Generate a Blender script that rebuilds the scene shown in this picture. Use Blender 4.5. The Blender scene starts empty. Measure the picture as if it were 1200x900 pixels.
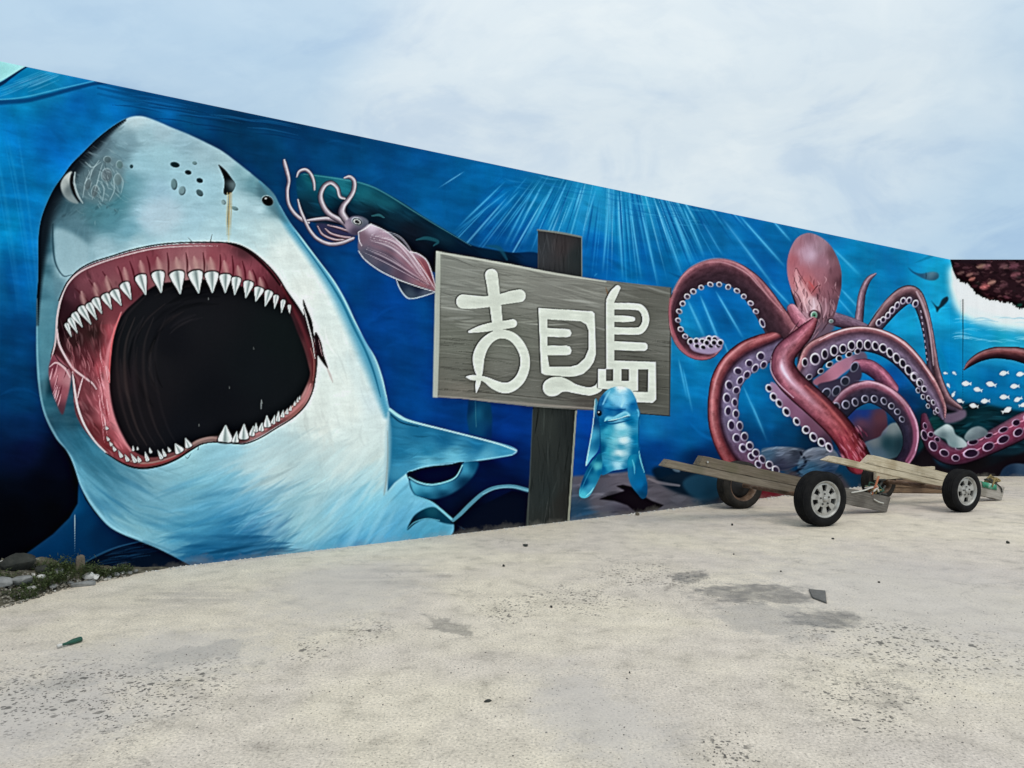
import bpy, bmesh, math, random
import numpy as np
from mathutils import Vector, Matrix

# ------------------------------------------------------------------ camera, sky, sun, exposure
scene = bpy.context.scene
C = scene.collection
F = 870.0            # focal length in pixels of the 1200x900 photograph
HZ = 467.0           # horizon row
EYE = 1.5            # camera height

cam_d = bpy.data.cameras.new("camera")
cam = bpy.data.objects.new("camera", cam_d)
C.objects.link(cam)
cam.location = (0, 0, EYE)
cam.rotation_euler = (math.radians(90), 0, 0)
cam_d.sensor_width = 36.0
cam_d.lens = F / 1200 * 36.0
cam_d.shift_y = (HZ - 450) / 1200
cam_d.clip_end = 2000
scene.camera = cam

SUN_EL, SUN_AZ = math.radians(52), math.radians(152)   # azimuth measured from +Y towards +X
world = bpy.data.worlds.new("World")
scene.world = world
world.use_nodes = True
wn, wl = world.node_tree.nodes, world.node_tree.links
wn.clear()


def WN(t, **kw):
    n = wn.new(t)
    for k, v in kw.items():
        setattr(n, k, v)
    return n


out = WN('ShaderNodeOutputWorld')
bg = WN('ShaderNodeBackground')
sky = WN('ShaderNodeTexSky', sky_type='NISHITA')
sky.sun_disc = False
sky.sun_elevation = SUN_EL
sky.sun_rotation = SUN_AZ
sky.air_density = 1.0
sky.dust_density = 2.0
skym = WN('ShaderNodeVectorMath', operation='SCALE')
skym.inputs['Scale'].default_value = 0.10
wl.new(sky.outputs[0], skym.inputs[0])
tc = WN('ShaderNodeTexCoord')
sep = WN('ShaderNodeSeparateXYZ')
wl.new(tc.outputs['Generated'], sep.inputs[0])
# cloud layer coordinates: direction projected onto a flat layer overhead
zc = WN('ShaderNodeMath', operation='ABSOLUTE')
wl.new(sep.outputs[2], zc.inputs[0])
za = WN('ShaderNodeMath', operation='ADD')
za.inputs[1].default_value = 0.42
wl.new(zc.outputs[0], za.inputs[0])
dv = []
for i in (0, 1):
    d = WN('ShaderNodeMath', operation='DIVIDE')
    wl.new(sep.outputs[i], d.inputs[0])
    wl.new(za.outputs[0], d.inputs[1])
    dv.append(d)
cmb = WN('ShaderNodeCombineXYZ')
wl.new(dv[0].outputs[0], cmb.inputs[0])
wl.new(dv[1].outputs[0], cmb.inputs[1])


def wnoise(scale, detail, rough, dist, loc, rot=0.0, sx=1.0, sy=1.0):
    m = WN('ShaderNodeMapping')
    m.inputs['Location'].default_value = loc
    m.inputs['Rotation'].default_value = (0, 0, rot)
    m.inputs['Scale'].default_value = (sx, sy, 1)
    wl.new(cmb.outputs[0], m.inputs[0])
    n = WN('ShaderNodeTexNoise')
    n.inputs['Scale'].default_value = scale
    n.inputs['Detail'].default_value = detail
    n.inputs['Roughness'].default_value = rough
    n.inputs['Distortion'].default_value = dist
    wl.new(m.outputs[0], n.inputs['Vector'])
    return n.outputs[0]


def wramp(src, stops):
    r = WN('ShaderNodeValToRGB')
    r.color_ramp.interpolation = 'EASE'
    els = r.color_ramp.elements
    while len(els) < len(stops):
        els.new(0.5)
    for e, (p, c) in zip(els, stops):
        e.position = p
        e.color = (*c, 1) if len(c) == 3 else c
    wl.new(src, r.inputs[0])
    return r.outputs[0]


def wmix(fac, a, b, mode='MIX'):
    m = WN('ShaderNodeMix', data_type='RGBA', blend_type=mode)
    if isinstance(fac, float):
        m.inputs[0].default_value = fac
    else:
        wl.new(fac, m.inputs[0])
    wl.new(a, m.inputs[6])
    wl.new(b, m.inputs[7])
    return m.outputs[2]


big = wnoise(1.1, 3.0, 0.5, 0.3, (3.1, 0.7, 0))
# thin bright bank of cloud in front of the camera, right of the sign
gdir = Vector((0.20, 1.0, 0.40)).normalized()
gdot = WN('ShaderNodeVectorMath', operation='DOT_PRODUCT')
wl.new(tc.outputs['Generated'], gdot.inputs[0])
gdot.inputs[1].default_value = gdir
glow = WN('ShaderNodeMapRange', interpolation_type='SMOOTHSTEP')
wl.new(gdot.outputs['Value'], glow.inputs[0])
glow.inputs[1].default_value = 0.88
glow.inputs[2].default_value = 1.0
glow.inputs[3].default_value = 0.0
glow.inputs[4].default_value = 0.20
badd = WN('ShaderNodeMath', operation='MULTIPLY_ADD')
wl.new(big, badd.inputs[0])
badd.inputs[1].default_value = 0.45
badd.inputs[2].default_value = 0.235
badd2 = WN('ShaderNodeMath', operation='ADD')
wl.new(badd.outputs[0], badd2.inputs[0])
wl.new(glow.outputs[0], badd2.inputs[1])
big = badd2.outputs[0]
cloud = wramp(big, [(0.38, (0.48, 0.66, 0.83)), (0.48, (0.52, 0.69, 0.84)), (0.62, (0.74, 0.84, 0.90))])
mid = wnoise(3.2, 7.0, 0.58, 0.6, (1.3, 4.2, 0), 0.6, 1.0, 1.25)
midr = wramp(mid, [(0.34, (0.84, 0.885, 0.95)), (0.49, (1.0, 1.0, 1.0)), (0.64, (1.09, 1.06, 1.03))])
fine = wnoise(11.0, 6.0, 0.62, 0.5, (0.4, 2.2, 0), 0.7, 1.0, 1.6)
finer = wramp(fine, [(0.36, (0.95, 0.965, 0.98)), (0.56, (1.01, 1.01, 1.005))])
cloud = wmix(1.0, cloud, midr, 'MULTIPLY')
cloud = wmix(0.8, cloud, finer, 'MULTIPLY')
# overcast sky is brighter overhead
zen = WN('ShaderNodeMapRange')
zen.inputs[1].default_value = 0.35
zen.inputs[2].default_value = 1.0
zen.inputs[3].default_value = 1.0
zen.inputs[4].default_value = 1.45
wl.new(zc.outputs[0], zen.inputs[0])
zw = WN('ShaderNodeMapRange')
zw.inputs[1].default_value = 0.40
zw.inputs[2].default_value = 0.95
zw.inputs[3].default_value = 0.0
zw.inputs[4].default_value = 0.75
wl.new(zc.outputs[0], zw.inputs[0])
white = WN('ShaderNodeRGB')
white.outputs[0].default_value = (0.90, 0.87, 0.82, 1)
cloud = wmix(zw.outputs[0], cloud, white.outputs[0])
zs = WN('ShaderNodeVectorMath', operation='SCALE')
wl.new(cloud, zs.inputs[0])
wl.new(zen.outputs[0], zs.inputs['Scale'])
final = wmix(0.90, skym.outputs[0], zs.outputs[0])
wl.new(final, bg.inputs[0])
bg.inputs[1].default_value = 1.0
wl.new(bg.outputs[0], out.inputs[0])

sun_d = bpy.data.lights.new("sun", 'SUN')
sun_d.energy = 1.5
sun_d.angle = math.radians(28)
sun_d.color = (1.0, 0.96, 0.90)
sun = bpy.data.objects.new("sun", sun_d)
C.objects.link(sun)
sd = Vector((math.sin(SUN_AZ) * math.cos(SUN_EL), math.cos(SUN_AZ) * math.cos(SUN_EL), math.sin(SUN_EL)))
sun.rotation_euler = sd.to_track_quat('Z', 'Y').to_euler()
sun.location = sd * 30

scene.view_settings.view_transform = 'Standard'
scene.view_settings.look = 'None'
scene.view_settings.exposure = 0.0
scene.view_settings.gamma = 1.0
scene.cycles.max_bounces = 5
scene.cycles.diffuse_bounces = 3
scene.render.resolution_x, scene.render.resolution_y = 1024, 768

rnd = random.Random(7)
rs = np.random.RandomState(11)


# ------------------------------------------------------------------ helpers
def gpt(px, py, z=0.0):
    """photo pixel -> point on the horizontal plane at height z"""
    Y = F * (EYE - z) / (py - HZ)
    return Vector(((px - 600) / F * Y, Y, z))


def link(o, parent=None):
    C.objects.link(o)
    if parent is not None:
        o.parent = parent
    return o


def mesh_obj(name, verts, faces, mat, parent=None, smooth=False):
    me = bpy.data.meshes.new(name)
    me.from_pydata(verts, [], faces)
    me.update()
    if mat is not None:
        me.materials.append(mat)
    if smooth:
        me.polygons.foreach_set('use_smooth', [True] * len(me.polygons))
    return link(bpy.data.objects.new(name, me), parent)


def bm_obj(name, bm, mat, parent=None, smooth=False):
    bmesh.ops.recalc_face_normals(bm, faces=bm.faces)
    me = bpy.data.meshes.new(name)
    bm.to_mesh(me)
    bm.free()
    if mat is not None:
        me.materials.append(mat)
    if smooth:
        me.polygons.foreach_set('use_smooth', [True] * len(me.polygons))
    return link(bpy.data.objects.new(name, me), parent)


def tag(o, label=None, cat=None, group=None, kind=None):
    if label: o['label'] = label
    if cat: o['category'] = cat
    if group: o['group'] = group
    if kind: o['kind'] = kind
    return o


def empty(name, loc, rz=0.0):
    o = bpy.data.objects.new(name, None)
    o.empty_display_size = 0.2
    o.location = loc
    o.rotation_euler = (0, 0, rz)
    return link(o)


class Mat:
    def __init__(self, name, rough=0.6, base=(0.5, 0.5, 0.5), metallic=0.0, spec=0.5):
        self.m = bpy.data.materials.new(name)
        self.m.use_nodes = True
        self.n, self.l = self.m.node_tree.nodes, self.m.node_tree.links
        self.p = self.n['Principled BSDF']
        self.p.inputs['Roughness'].default_value = rough
        self.p.inputs['Base Color'].default_value = (*base, 1)
        self.p.inputs['Metallic'].default_value = metallic
        self.p.inputs['Specular IOR Level'].default_value = spec

    def node(self, t, **kw):
        n = self.n.new(t)
        for k, v in kw.items():
            setattr(n, k, v)
        return n

    def val(self, sock, v):
        if hasattr(v, 'is_linked') or hasattr(v, 'links'):
            self.l.new(v, sock)
        else:
            sock.default_value = v

    def math(self, op, a, b=None, c=None, clamp=False):
        n = self.node('ShaderNodeMath', operation=op, use_clamp=clamp)
        self.val(n.inputs[0], a)
        if b is not None: self.val(n.inputs[1], b)
        if c is not None: self.val(n.inputs[2], c)
        return n.outputs[0]

    def noise(self, vec, scale, detail=4.0, rough=0.5, dist=0.0):
        n = self.node('ShaderNodeTexNoise')
        if vec is not None: self.l.new(vec, n.inputs['Vector'])
        n.inputs['Scale'].default_value = scale
        n.inputs['Detail'].default_value = detail
        n.inputs['Roughness'].default_value = rough
        n.inputs['Distortion'].default_value = dist
        return n.outputs[0]

    def mapping(self, vec, scale=(1, 1, 1), loc=(0, 0, 0), rot=(0, 0, 0)):
        n = self.node('ShaderNodeMapping')
        self.l.new(vec, n.inputs[0])
        n.inputs['Scale'].default_value = scale
        n.inputs['Location'].default_value = loc
        n.inputs['Rotation'].default_value = rot
        return n.outputs[0]

    def ramp(self, src, stops, interp='LINEAR'):
        r = self.node('ShaderNodeValToRGB')
        r.color_ramp.interpolation = interp
        els = r.color_ramp.elements
        while len(els) < len(stops):
            els.new(0.5)
        for e, (p, c) in zip(els, stops):
            e.position = p
            e.color = (*c, 1) if not isinstance(c, (int, float)) else (c, c, c, 1)
        self.l.new(src, r.inputs[0])
        return r.outputs[0]

    def mix(self, fac, a, b, mode='MIX'):
        m = self.node('ShaderNodeMix', data_type='RGBA', blend_type=mode)
        self.val(m.inputs[0], fac)
        for s, v in ((m.inputs[6], a), (m.inputs[7], b)):
            if isinstance(v, tuple):
                s.default_value = (*v, 1) if len(v) == 3 else v
            else:
                self.l.new(v, s)
        return m.outputs[2]

    def bump(self, height, strength=0.3, dist=0.01):
        b = self.node('ShaderNodeBump')
        b.inputs['Strength'].default_value = strength
        b.inputs['Distance'].default_value = dist
        self.l.new(height, b.inputs['Height'])
        self.l.new(b.outputs[0], self.p.inputs['Normal'])

    def color(self, sock):
        self.l.new(sock, self.p.inputs['Base Color'])

    @property
    def obj(self):
        return self.node('ShaderNodeTexCoord').outputs['Object']

    @property
    def pos(self):
        return self.node('ShaderNodeNewGeometry').outputs['Position']


# ================================================================== THE MURAL, PAINTED IN NUMPY
# The painting is drawn in the photograph's pixel grid, then carried onto the wall planes as vertex colour.
S = 2.0
CX0, CY0, CX1, CY1 = -60, 50, 1470, 700
CW, CH = int((CX1 - CX0) * S), int((CY1 - CY0) * S)
cv = np.zeros((CH, CW, 3), np.float32)
own = np.zeros((CH, CW), np.int16)
OWN = {}        # id -> (name, parent id, label)


def oid(name, parent=0, label=None):
    i = len(OWN) + 1
    OWN[i] = (name, parent, label)
    return i


def col(c):
    return np.array(c, np.float32) / 255.0


def win(x0, y0, x1, y1):
    i0 = max(0, int((x0 - CX0) * S)); i1 = min(CW, int((x1 - CX0) * S) + 2)
    j0 = max(0, int((y0 - CY0) * S)); j1 = min(CH, int((y1 - CY0) * S) + 2)
    return i0, j0, i1, j1


def grid(i0, j0, i1, j1):
    return np.meshgrid(CX0 + (np.arange(i0, i1) + 0.5) / S, CY0 + (np.arange(j0, j1) + 0.5) / S)


def spline(pts, n=12, closed=False):
    P = np.array(pts, float)
    N = len(P)
    res = []
    rng = range(N) if closed else range(N - 1)
    for i in rng:
        if closed:
            p0, p1, p2, p3 = P[(i - 1) % N], P[i], P[(i + 1) % N], P[(i + 2) % N]
        else:
            p1, p2 = P[i], P[i + 1]
            p0 = P[i - 1] if i > 0 else 2 * p1 - p2
            p3 = P[i + 2] if i + 2 < N else 2 * p2 - p1
        t = np.linspace(0, 1, n, endpoint=False)[:, None]
        res.append(0.5 * ((2 * p1) + (-p0 + p2) * t + (2 * p0 - 5 * p1 + 4 * p2 - p3) * t * t + (-p0 + 3 * p1 - 3 * p2 + p3) * t ** 3))
    if not closed:
        res.append(P[-1:])
    return np.concatenate(res)


def poly_mask(pts):
    """antialiased even-odd polygon coverage; returns window and mask"""
    P = np.asarray(pts, float)
    i0, j0, i1, j1 = win(P[:, 0].min() - 1, P[:, 1].min() - 1, P[:, 0].max() + 1, P[:, 1].max() + 1)
    w, h = i1 - i0, j1 - j0
    if w <= 0 or h <= 0:
        return (0, 0, 0, 0), np.zeros((0, 0), np.float32)
    m = np.zeros((h, w), np.float32)
    X = (P[:, 0] - CX0) * S - i0
    Y = (P[:, 1] - CY0) * S - j0
    X2, Y2 = np.roll(X, -1), np.roll(Y, -1)
    cols = np.arange(w)
    SUB = 3
    for r in range(h):
        for k in range(SUB):
            y = r + (k + 0.5) / SUB
            c = (Y <= y) != (Y2 <= y)
            if not c.any():
                continue
            xs = np.sort(X[c] + (y - Y[c]) / (Y2[c] - Y[c]) * (X2[c] - X[c]))
            for a, b in zip(xs[0::2], xs[1::2]):
                m[r] += (np.clip(b - cols, 0, 1) - np.clip(a - cols, 0, 1)) / SUB
    return (i0, j0, i1, j1), m


def box1(a, r, axis):
    if r < 1:
        return a
    k = 2 * r + 1
    pad = [(0, 0), (0, 0)]
    pad[axis] = (r + 1, r)
    c = np.cumsum(np.pad(a, pad, mode='edge'), axis=axis, dtype=np.float64)
    if axis == 0:
        return ((c[k:] - c[:-k]) / k).astype(np.float32)
    return ((c[:, k:] - c[:, :-k]) / k).astype(np.float32)


def blur(m, r):
    r = int(round(r * S / 1.5))
    if r < 1:
        return m
    for _ in range(2):
        m = box1(box1(m, r, 0), r, 1)
    return m


def pad_win(w, m, p):
    i0, j0, i1, j1 = w
    q = int(p * S)
    a, b, c, d = max(0, i0 - q), max(0, j0 - q), min(CW, i1 + q), min(CH, j1 + q)
    M = np.zeros((d - b, c - a), np.float32)
    M[j0 - b:j1 - b, i0 - a:i1 - a] = m
    return (a, b, c, d), M


def put(w, m, color, o=None):
    i0, j0, i1, j1 = w
    if m.size == 0:
        return
    v = cv[j0:j1, i0:i1]
    v += (color - v) * m[..., None]
    if o is not None:
        own[j0:j1, i0:i1][m > 0.5] = o


def fill(pts, color, alpha=1.0, soft=0.0, o=None, smooth=True, clip=None, n=8):
    P = spline(pts, n, True) if smooth else np.array(pts, float)
    w, m = poly_mask(P)
    if o is not None:
        own[w[1]:w[3], w[0]:w[2]][m > 0.5] = o
    if soft > 0:
        w, m = pad_win(w, m, soft * 2.2)
        m = blur(m, soft)
    m = np.clip(m, 0, 1) * alpha
    if clip is not None:
        m = m * clip[w[1]:w[3], w[0]:w[2]]
    if callable(color):
        X, Y = grid(*w)
        c = color(X, Y)
    else:
        c = col(color)
    put(w, m, c)
    return w, m


def full_mask(pts, smooth=True):
    w, m = poly_mask(spline(pts, 8, True) if smooth else np.array(pts, float))
    M = np.zeros((CH, CW), np.float32)
    M[w[1]:w[3], w[0]:w[2]] = np.clip(m, 0, 1)
    return M


def tube_field(pts, step=1.2):
    """pts: (x, y, r). returns window, normalised distance, signed lateral, t along, radius"""
    P = spline([p[:3] for p in pts], 14) if len(pts) > 2 else np.array([np.array(pts[0]) * (1 - t) + np.array(pts[1]) * t for t in np.linspace(0, 1, 24)])
    d = np.r_[0, np.cumsum(np.hypot(np.diff(P[:, 0]), np.diff(P[:, 1])))]
    rmin = max(0.6, min(3.0, P[:, 2].mean() * 0.30))
    n = max(3, int(d[-1] / rmin) + 1)
    u = np.linspace(0, d[-1], n)
    x, y, r = (np.interp(u, d, P[:, k]) for k in range(3))
    r = np.maximum(r, 0.15)
    tx, ty = np.gradient(x), np.gradient(y)
    L = np.hypot(tx, ty) + 1e-9
    tx, ty = tx / L, ty / L
    mr = r.max() + 2
    w = win(x.min() - mr, y.min() - mr, x.max() + mr, y.max() + mr)
    i0, j0, i1, j1 = w
    if i1 <= i0 or j1 <= j0:
        return None
    h, ww = j1 - j0, i1 - i0
    D = np.full((h, ww), 9.0, np.float32)
    LS = np.zeros((h, ww), np.float32)
    T = np.zeros((h, ww), np.float32)
    R = np.ones((h, ww), np.float32)
    for k in range(n):
        a = win(x[k] - r[k] - 1, y[k] - r[k] - 1, x[k] + r[k] + 1, y[k] + r[k] + 1)
        if a[2] <= a[0] or a[3] <= a[1]:
            continue
        X, Y = grid(*a)
        dx, dy = X - x[k], Y - y[k]
        nd = np.sqrt(dx * dx + dy * dy) / r[k]
        sl = np.s_[a[1] - j0:a[3] - j0, a[0] - i0:a[2] - i0]
        b = nd < D[sl]
        D[sl][b] = nd[b]
        LS[sl][b] = ((-dx * ty[k] + dy * tx[k]) / r[k])[b]
        T[sl][b] = k / (n - 1)
        R[sl][b] = r[k]
    return w, D, LS, T, R


def stroke(pts, color, alpha=1.0, soft=0.0, o=None, clip=None, fade=False):
    f = tube_field(pts)
    if f is None:
        return
    w, D, LS, T, R = f
    if soft > 0:
        m = np.clip((1 - D) / soft, 0, 1)
        m = m * m * (3 - 2 * m)
    else:
        m = np.clip((1 - D) * R * S + 0.5, 0, 1)
    if fade:
        m = m * np.interp(T, [0, .2, .55, 1], [0, 1, .9, 0]).astype(np.float32)
    if clip is not None:
        m = m * clip[w[1]:w[3], w[0]:w[2]]
    if o is not None:
        own[w[1]:w[3], w[0]:w[2]][m > 0.5] = o
    put(w, m * alpha, color(LS, T) if callable(color) else col(color))


def lerp_stops(s, stops):
    xs = [a for a, _ in stops]
    cs = np.array([b for _, b in stops], np.float32) / 255.0
    return np.stack([np.interp(s, xs, cs[:, k]) for k in range(3)], -1).astype(np.float32)


def tube(pts, stops, o=None, outline=None, jitter=0.05, tstops=None):
    f = tube_field(pts)
    if f is None:
        return
    w, D, LS, T, R = f
    m = np.clip((1 - D) * R * S + 0.5, 0, 1)
    c = lerp_stops(np.clip(LS, -1, 1), stops)
    if tstops is not None:
        c = c * lerp_stops(T, tstops)
    nz = noise_win(w, 5, 3) - 0.5
    ln_ = len(pts) * 7.0
    st = fbm(LS * 5 + 20, T * ln_ * .35 + 7, 66, 3) - .5
    c = np.clip(c * (1 + jitter * 5 * nz[..., None] + jitter * 7 * st[..., None]), 0, 1)
    c = c * (1 - .35 * np.clip((D - .86) / .14, 0, 1)[..., None])
    if outline is not None:
        e = np.clip((D - 0.80) / 0.2, 0, 1)[..., None] * 0.75
        c = c * (1 - e) + col(outline) * e
    put(w, m, c, o)


# --- value noise
_tabs = {}


def vnoise(X, Y, seed=0):
    if seed not in _tabs:
        _tabs[seed] = np.random.RandomState(seed).rand(257, 257).astype(np.float32)
    t = _tabs[seed]
    xi, yi = np.floor(X).astype(int), np.floor(Y).astype(int)
    fx, fy = X - xi, Y - yi
    fx = fx * fx * (3 - 2 * fx); fy = fy * fy * (3 - 2 * fy)
    xi %= 256; yi %= 256
    return (t[yi, xi] * (1 - fx) + t[yi, xi + 1] * fx) * (1 - fy) + (t[yi + 1, xi] * (1 - fx) + t[yi + 1, xi + 1] * fx) * fy


def fbm(X, Y, seed=0, oct=4, g=0.5):
    v, a, s = 0, 1.0, 0
    for k in range(oct):
        v = v + a * vnoise(X * 2 ** k + 17.3 * k, Y * 2 ** k + 9.1 * k, seed + k)
        s += a
        a *= g
    return (v / s).astype(np.float32)


def noise_win(w, scale, oct=3, seed=50, ang=0.0, stretch=1.0):
    X, Y = grid(*w)
    c, s = math.cos(ang), math.sin(ang)
    return fbm((X * c + Y * s) / (scale * stretch) + 40, (-X * s + Y * c) / scale + 40, seed, oct)


def field(pts, p=3.0, div=6, eps=20.0):
    """smooth colour field through samples (x, y, (r,g,b)); returns function of X, Y"""
    A = np.array([[q[0], q[1]] for q in pts], np.float32)
    V = np.array([q[2] for q in pts], np.float32) / 255.0

    def f(X, Y):
        h, w = X.shape
        if h < 3 or w < 3:
            return np.broadcast_to(V[0], (h, w, 3))
        jy = np.unique(np.r_[np.arange(0, h, div), h - 1]); jx = np.unique(np.r_[np.arange(0, w, div), w - 1])
        xs, ys = X[0, jx], Y[jy, 0]
        num = np.zeros((len(jy), len(jx), 3), np.float32)
        den = np.zeros((len(jy), len(jx), 1), np.float32)
        for (ax, ay), v in zip(A, V):
            d = (xs[None, :] - ax) ** 2 + (ys[:, None] - ay) ** 2 + eps
            wgt = (1.0 / d ** (p / 2))[..., None]
            num += wgt * v; den += wgt
        g = num / den
        # bilinear upsample
        ty = np.interp(np.arange(h), jy, np.arange(len(jy))); tx = np.interp(np.arange(w), jx, np.arange(len(jx)))
        y0 = np.minimum(ty.astype(int), len(jy) - 2); x0 = np.minimum(tx.astype(int), len(jx) - 2)
        fy = (ty - y0)[:, None, None]; fx = (tx - x0)[None, :, None]
        r0 = g[y0][:, x0] * (1 - fx) + g[y0][:, x0 + 1] * fx
        r1 = g[y0 + 1][:, x0] * (1 - fx) + g[y0 + 1][:, x0 + 1] * fx
        return (r0 * (1 - fy) + r1 * fy).astype(np.float32)
    return f


def at_canvas(x, y):
    i = min(CW - 1, max(0, int((x - CX0) * S))); j = min(CH - 1, max(0, int((y - CY0) * S)))
    return cv[j, i].copy()


def brush(n, box, angf, ln, wd, amp, alpha, clip, seed=3, tint=None, bk=.10):
    """loose brush strokes that pick up the colour under them"""
    r = np.random.RandomState(seed)
    k = 0
    tries = 0
    while k < n and tries < n * 12:
        tries += 1
        x, y = r.uniform(box[0], box[2]), r.uniform(box[1], box[3])
        i, j = int((x - CX0) * S), int((y - CY0) * S)
        if clip[j, i] < 0.5:
            continue
        a = angf(x, y) + r.normal(0, 0.12)
        L = ln * r.uniform(0.5, 1.4)
        c, s = math.cos(a), math.sin(a)
        bend = r.normal(0, bk) * L
        base = at_canvas(x, y)
        cc = np.clip(base * (1 + amp * r.normal()) + (0 if tint is None else (col(tint) - base) * r.uniform(0, 0.5)), 0, 1)
        w = wd * r.uniform(0.5, 1.5)
        al = alpha * r.uniform(0.5, 1)
        ex, ey = abs(c) * L / 2 + abs(s) * (w + abs(bend)), abs(s) * L / 2 + abs(c) * (w + abs(bend))
        W = win(x - ex, y - ey, x + ex, y + ey)
        if W[2] <= W[0] or W[3] <= W[1]:
            continue
        gx = (CX0 + (np.arange(W[0], W[2], dtype=np.float32) + .5) / S - x)[None, :]
        gy = (CY0 + (np.arange(W[1], W[3], dtype=np.float32) + .5) / S - y)[:, None]
        u = (gx * c + gy * s) * (2 / L)
        q = np.maximum(1 - u * u, 0)
        d = np.abs(gy * c - gx * s - bend * q) / w
        m = np.clip(q * 1.05 - d, 0, 1)
        m = m * (1.6 - 0.6 * m) * al * clip[W[1]:W[3], W[0]:W[2]]
        put(W, m, cc)
        k += 1


def ring(x, y, rx, ry, ang, inner, rim, o=None, alpha=1.0, t=0.42):
    rx *= rnd.uniform(.88, 1.08); ry *= rnd.uniform(.88, 1.08)
    r = max(rx, ry) + 1.5
    w = win(x - r, y - r, x + r, y + r)
    if w[2] <= w[0] or w[3] <= w[1]:
        return
    X, Y = grid(*w)
    c, s = math.cos(ang), math.sin(ang)
    u = ((X - x) * c + (Y - y) * s) / rx
    v = (-(X - x) * s + (Y - y) * c) / ry
    d = np.sqrt(u * u + v * v)
    rr = min(rx, ry)
    m = np.clip((1 - d) * rr * S * .8 + 0.5, 0, 1)
    lit = np.clip(.86 - .22 * u - .16 * v + rnd.uniform(-.06, .06), .45, 1.12)
    put(w, m * alpha, col(rim) * lit[..., None].astype(np.float32), o)
    m2 = np.clip(((1 - t * .86) - d) * rr * S * .7 + 0.5, 0, 1)
    put(w, m2 * alpha, col(inner))


# ---------------- ocean background
bgpts = [
    (-40, 110, (0, 105, 180)), (10, 110, (0, 112, 185)), (60, 90, (8, 120, 190)), (100, 130, (0, 95, 180)), (60, 170, (0, 98, 190)), (20, 190, (0, 108, 190)), (-30, 220, (0, 110, 180)),
    (10, 260, (0, 112, 185)), (35, 270, (0, 100, 180)), (20, 330, (0, 82, 155)), (15, 400, (0, 58, 118)), (20, 470, (0, 45, 95)), (25, 500, (2, 32, 78)), (30, 530, (4, 14, 50)), (-40, 400, (0, 60, 120)), (-40, 540, (2, 12, 40)), (70, 545, (1, 4, 24)), (50, 570, (0, 2, 12)), (80, 575, (0, 2, 12)), (60, 600, (0, 1, 6)), (20, 610, (0, 1, 6)), (20, 650, (0, 1, 6)), (-20, 590, (0, 1, 8)), (-40, 640, (0, 1, 6)),
    (180, 125, (0, 88, 165)), (230, 140, (0, 62, 118)), (270, 150, (0, 50, 98)), (330, 165, (0, 54, 108)), (400, 185, (0, 58, 115)), (450, 200, (0, 62, 125)), (330, 215, (0, 52, 105)), (500, 215, (0, 72, 140)),
    (560, 215, (0, 84, 155)), (600, 235, (0, 88, 165)), (640, 230, (10, 108, 180)), (690, 240, (25, 130, 195)), (740, 250, (22, 128, 195)), (790, 260, (8, 108, 180)), (700, 300, (0, 85, 165)), (600, 280, (0, 75, 150)), (760, 310, (0, 98, 180)),
    (850, 275, (5, 98, 175)), (900, 275, (0, 88, 160)), (850, 340, (0, 92, 172)), (900, 320, (0, 85, 165)), (960, 275, (10, 110, 185)), (1000, 310, (0, 118, 190)), (1050, 320, (0, 122, 198)), (1100, 330, (12, 140, 208)), (1000, 350, (0, 120, 195)),
    (370, 300, (0, 52, 112)), (400, 330, (0, 56, 128)), (440, 370, (0, 58, 138)), (470, 420, (0, 60, 140)), (480, 470, (0, 60, 140)), (540, 495, (0, 52, 128)), (600, 500, (0, 42, 122)), (590, 530, (0, 28, 90)), (580, 555, (0, 12, 50)), (560, 605, (0, 6, 24)), (600, 600, (0, 6, 34)), (510, 560, (4, 12, 45)),
    (800, 400, (12, 120, 188)), (800, 450, (4, 105, 178)), (770, 500, (10, 102, 180)), (810, 510, (0, 85, 160)), (770, 530, (0, 52, 125)), (820, 540, (0, 30, 80)), (690, 500, (0, 58, 150)), (685, 540, (0, 58, 150)),
    (850, 375, (0, 88, 168)), (885, 460, (0, 102, 172)), (900, 490, (0, 85, 150)), (920, 510, (0, 55, 105)), (890, 515, (0, 60, 120)), (950, 520, (2, 40, 75)),
    (1035, 415, (0, 108, 182)), (1050, 440, (0, 72, 150)), (1065, 475, (0, 48, 105)), (1060, 380, (10, 140, 208)), (1080, 400, (8, 130, 200)), (1110, 420, (0, 122, 198)), (1115, 370, (15, 140, 210)), (1150, 450, (4, 116, 195)), (1190, 440, (8, 122, 198)), (1240, 440, (8, 122, 198)), (1190, 400, (30, 160, 220)), (1150, 395, (20, 145, 215)), (1100, 455, (0, 110, 185)),
    (1320, 430, (6, 116, 194)), (1420, 440, (4, 100, 180)), (1300, 400, (24, 150, 216)), (1420, 400, (14, 130, 205)), (1320, 520, (8, 14, 22)), (1440, 520, (8, 12, 20)),
    (1120, 500, (6, 30, 40)), (1080, 490, (4, 34, 60)), (1050, 540, (20, 20, 30)), (1190, 545, (10, 10, 16)), (1140, 545, (14, 10, 14)),
]
ocean = oid('painted_ocean')
w_all = (0, 0, CW, CH)
X, Y = grid(*w_all)
cv[:] = field(bgpts, 3.2, 8)(X, Y)
own[:] = ocean
cv *= (1 + 0.26 * (noise_win(w_all, 9, 4, 20, 0.15, 4.0) - 0.5))[..., None]
cv *= (1 + 0.36 * (noise_win(w_all, 34, 3, 24) - 0.5))[..., None]
cv *= (1 + 0.07 * (noise_win(w_all, 14, 3, 29, 1.45, 3.0) - 0.5))[..., None]
cv[..., 1] *= 1.07 + 0.14 * (noise_win(w_all, 22, 3, 27, 1.2, 2.0) - 0.5)
cv[..., 2] *= .97
full = np.ones((CH, CW), np.float32)
brush(500, (-40, 80, 1150, 560), lambda x, y: 0.1 + 0.5 * math.sin(x * 0.01), 44, 3.0, 0.11, 0.5, full, 5)

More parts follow.
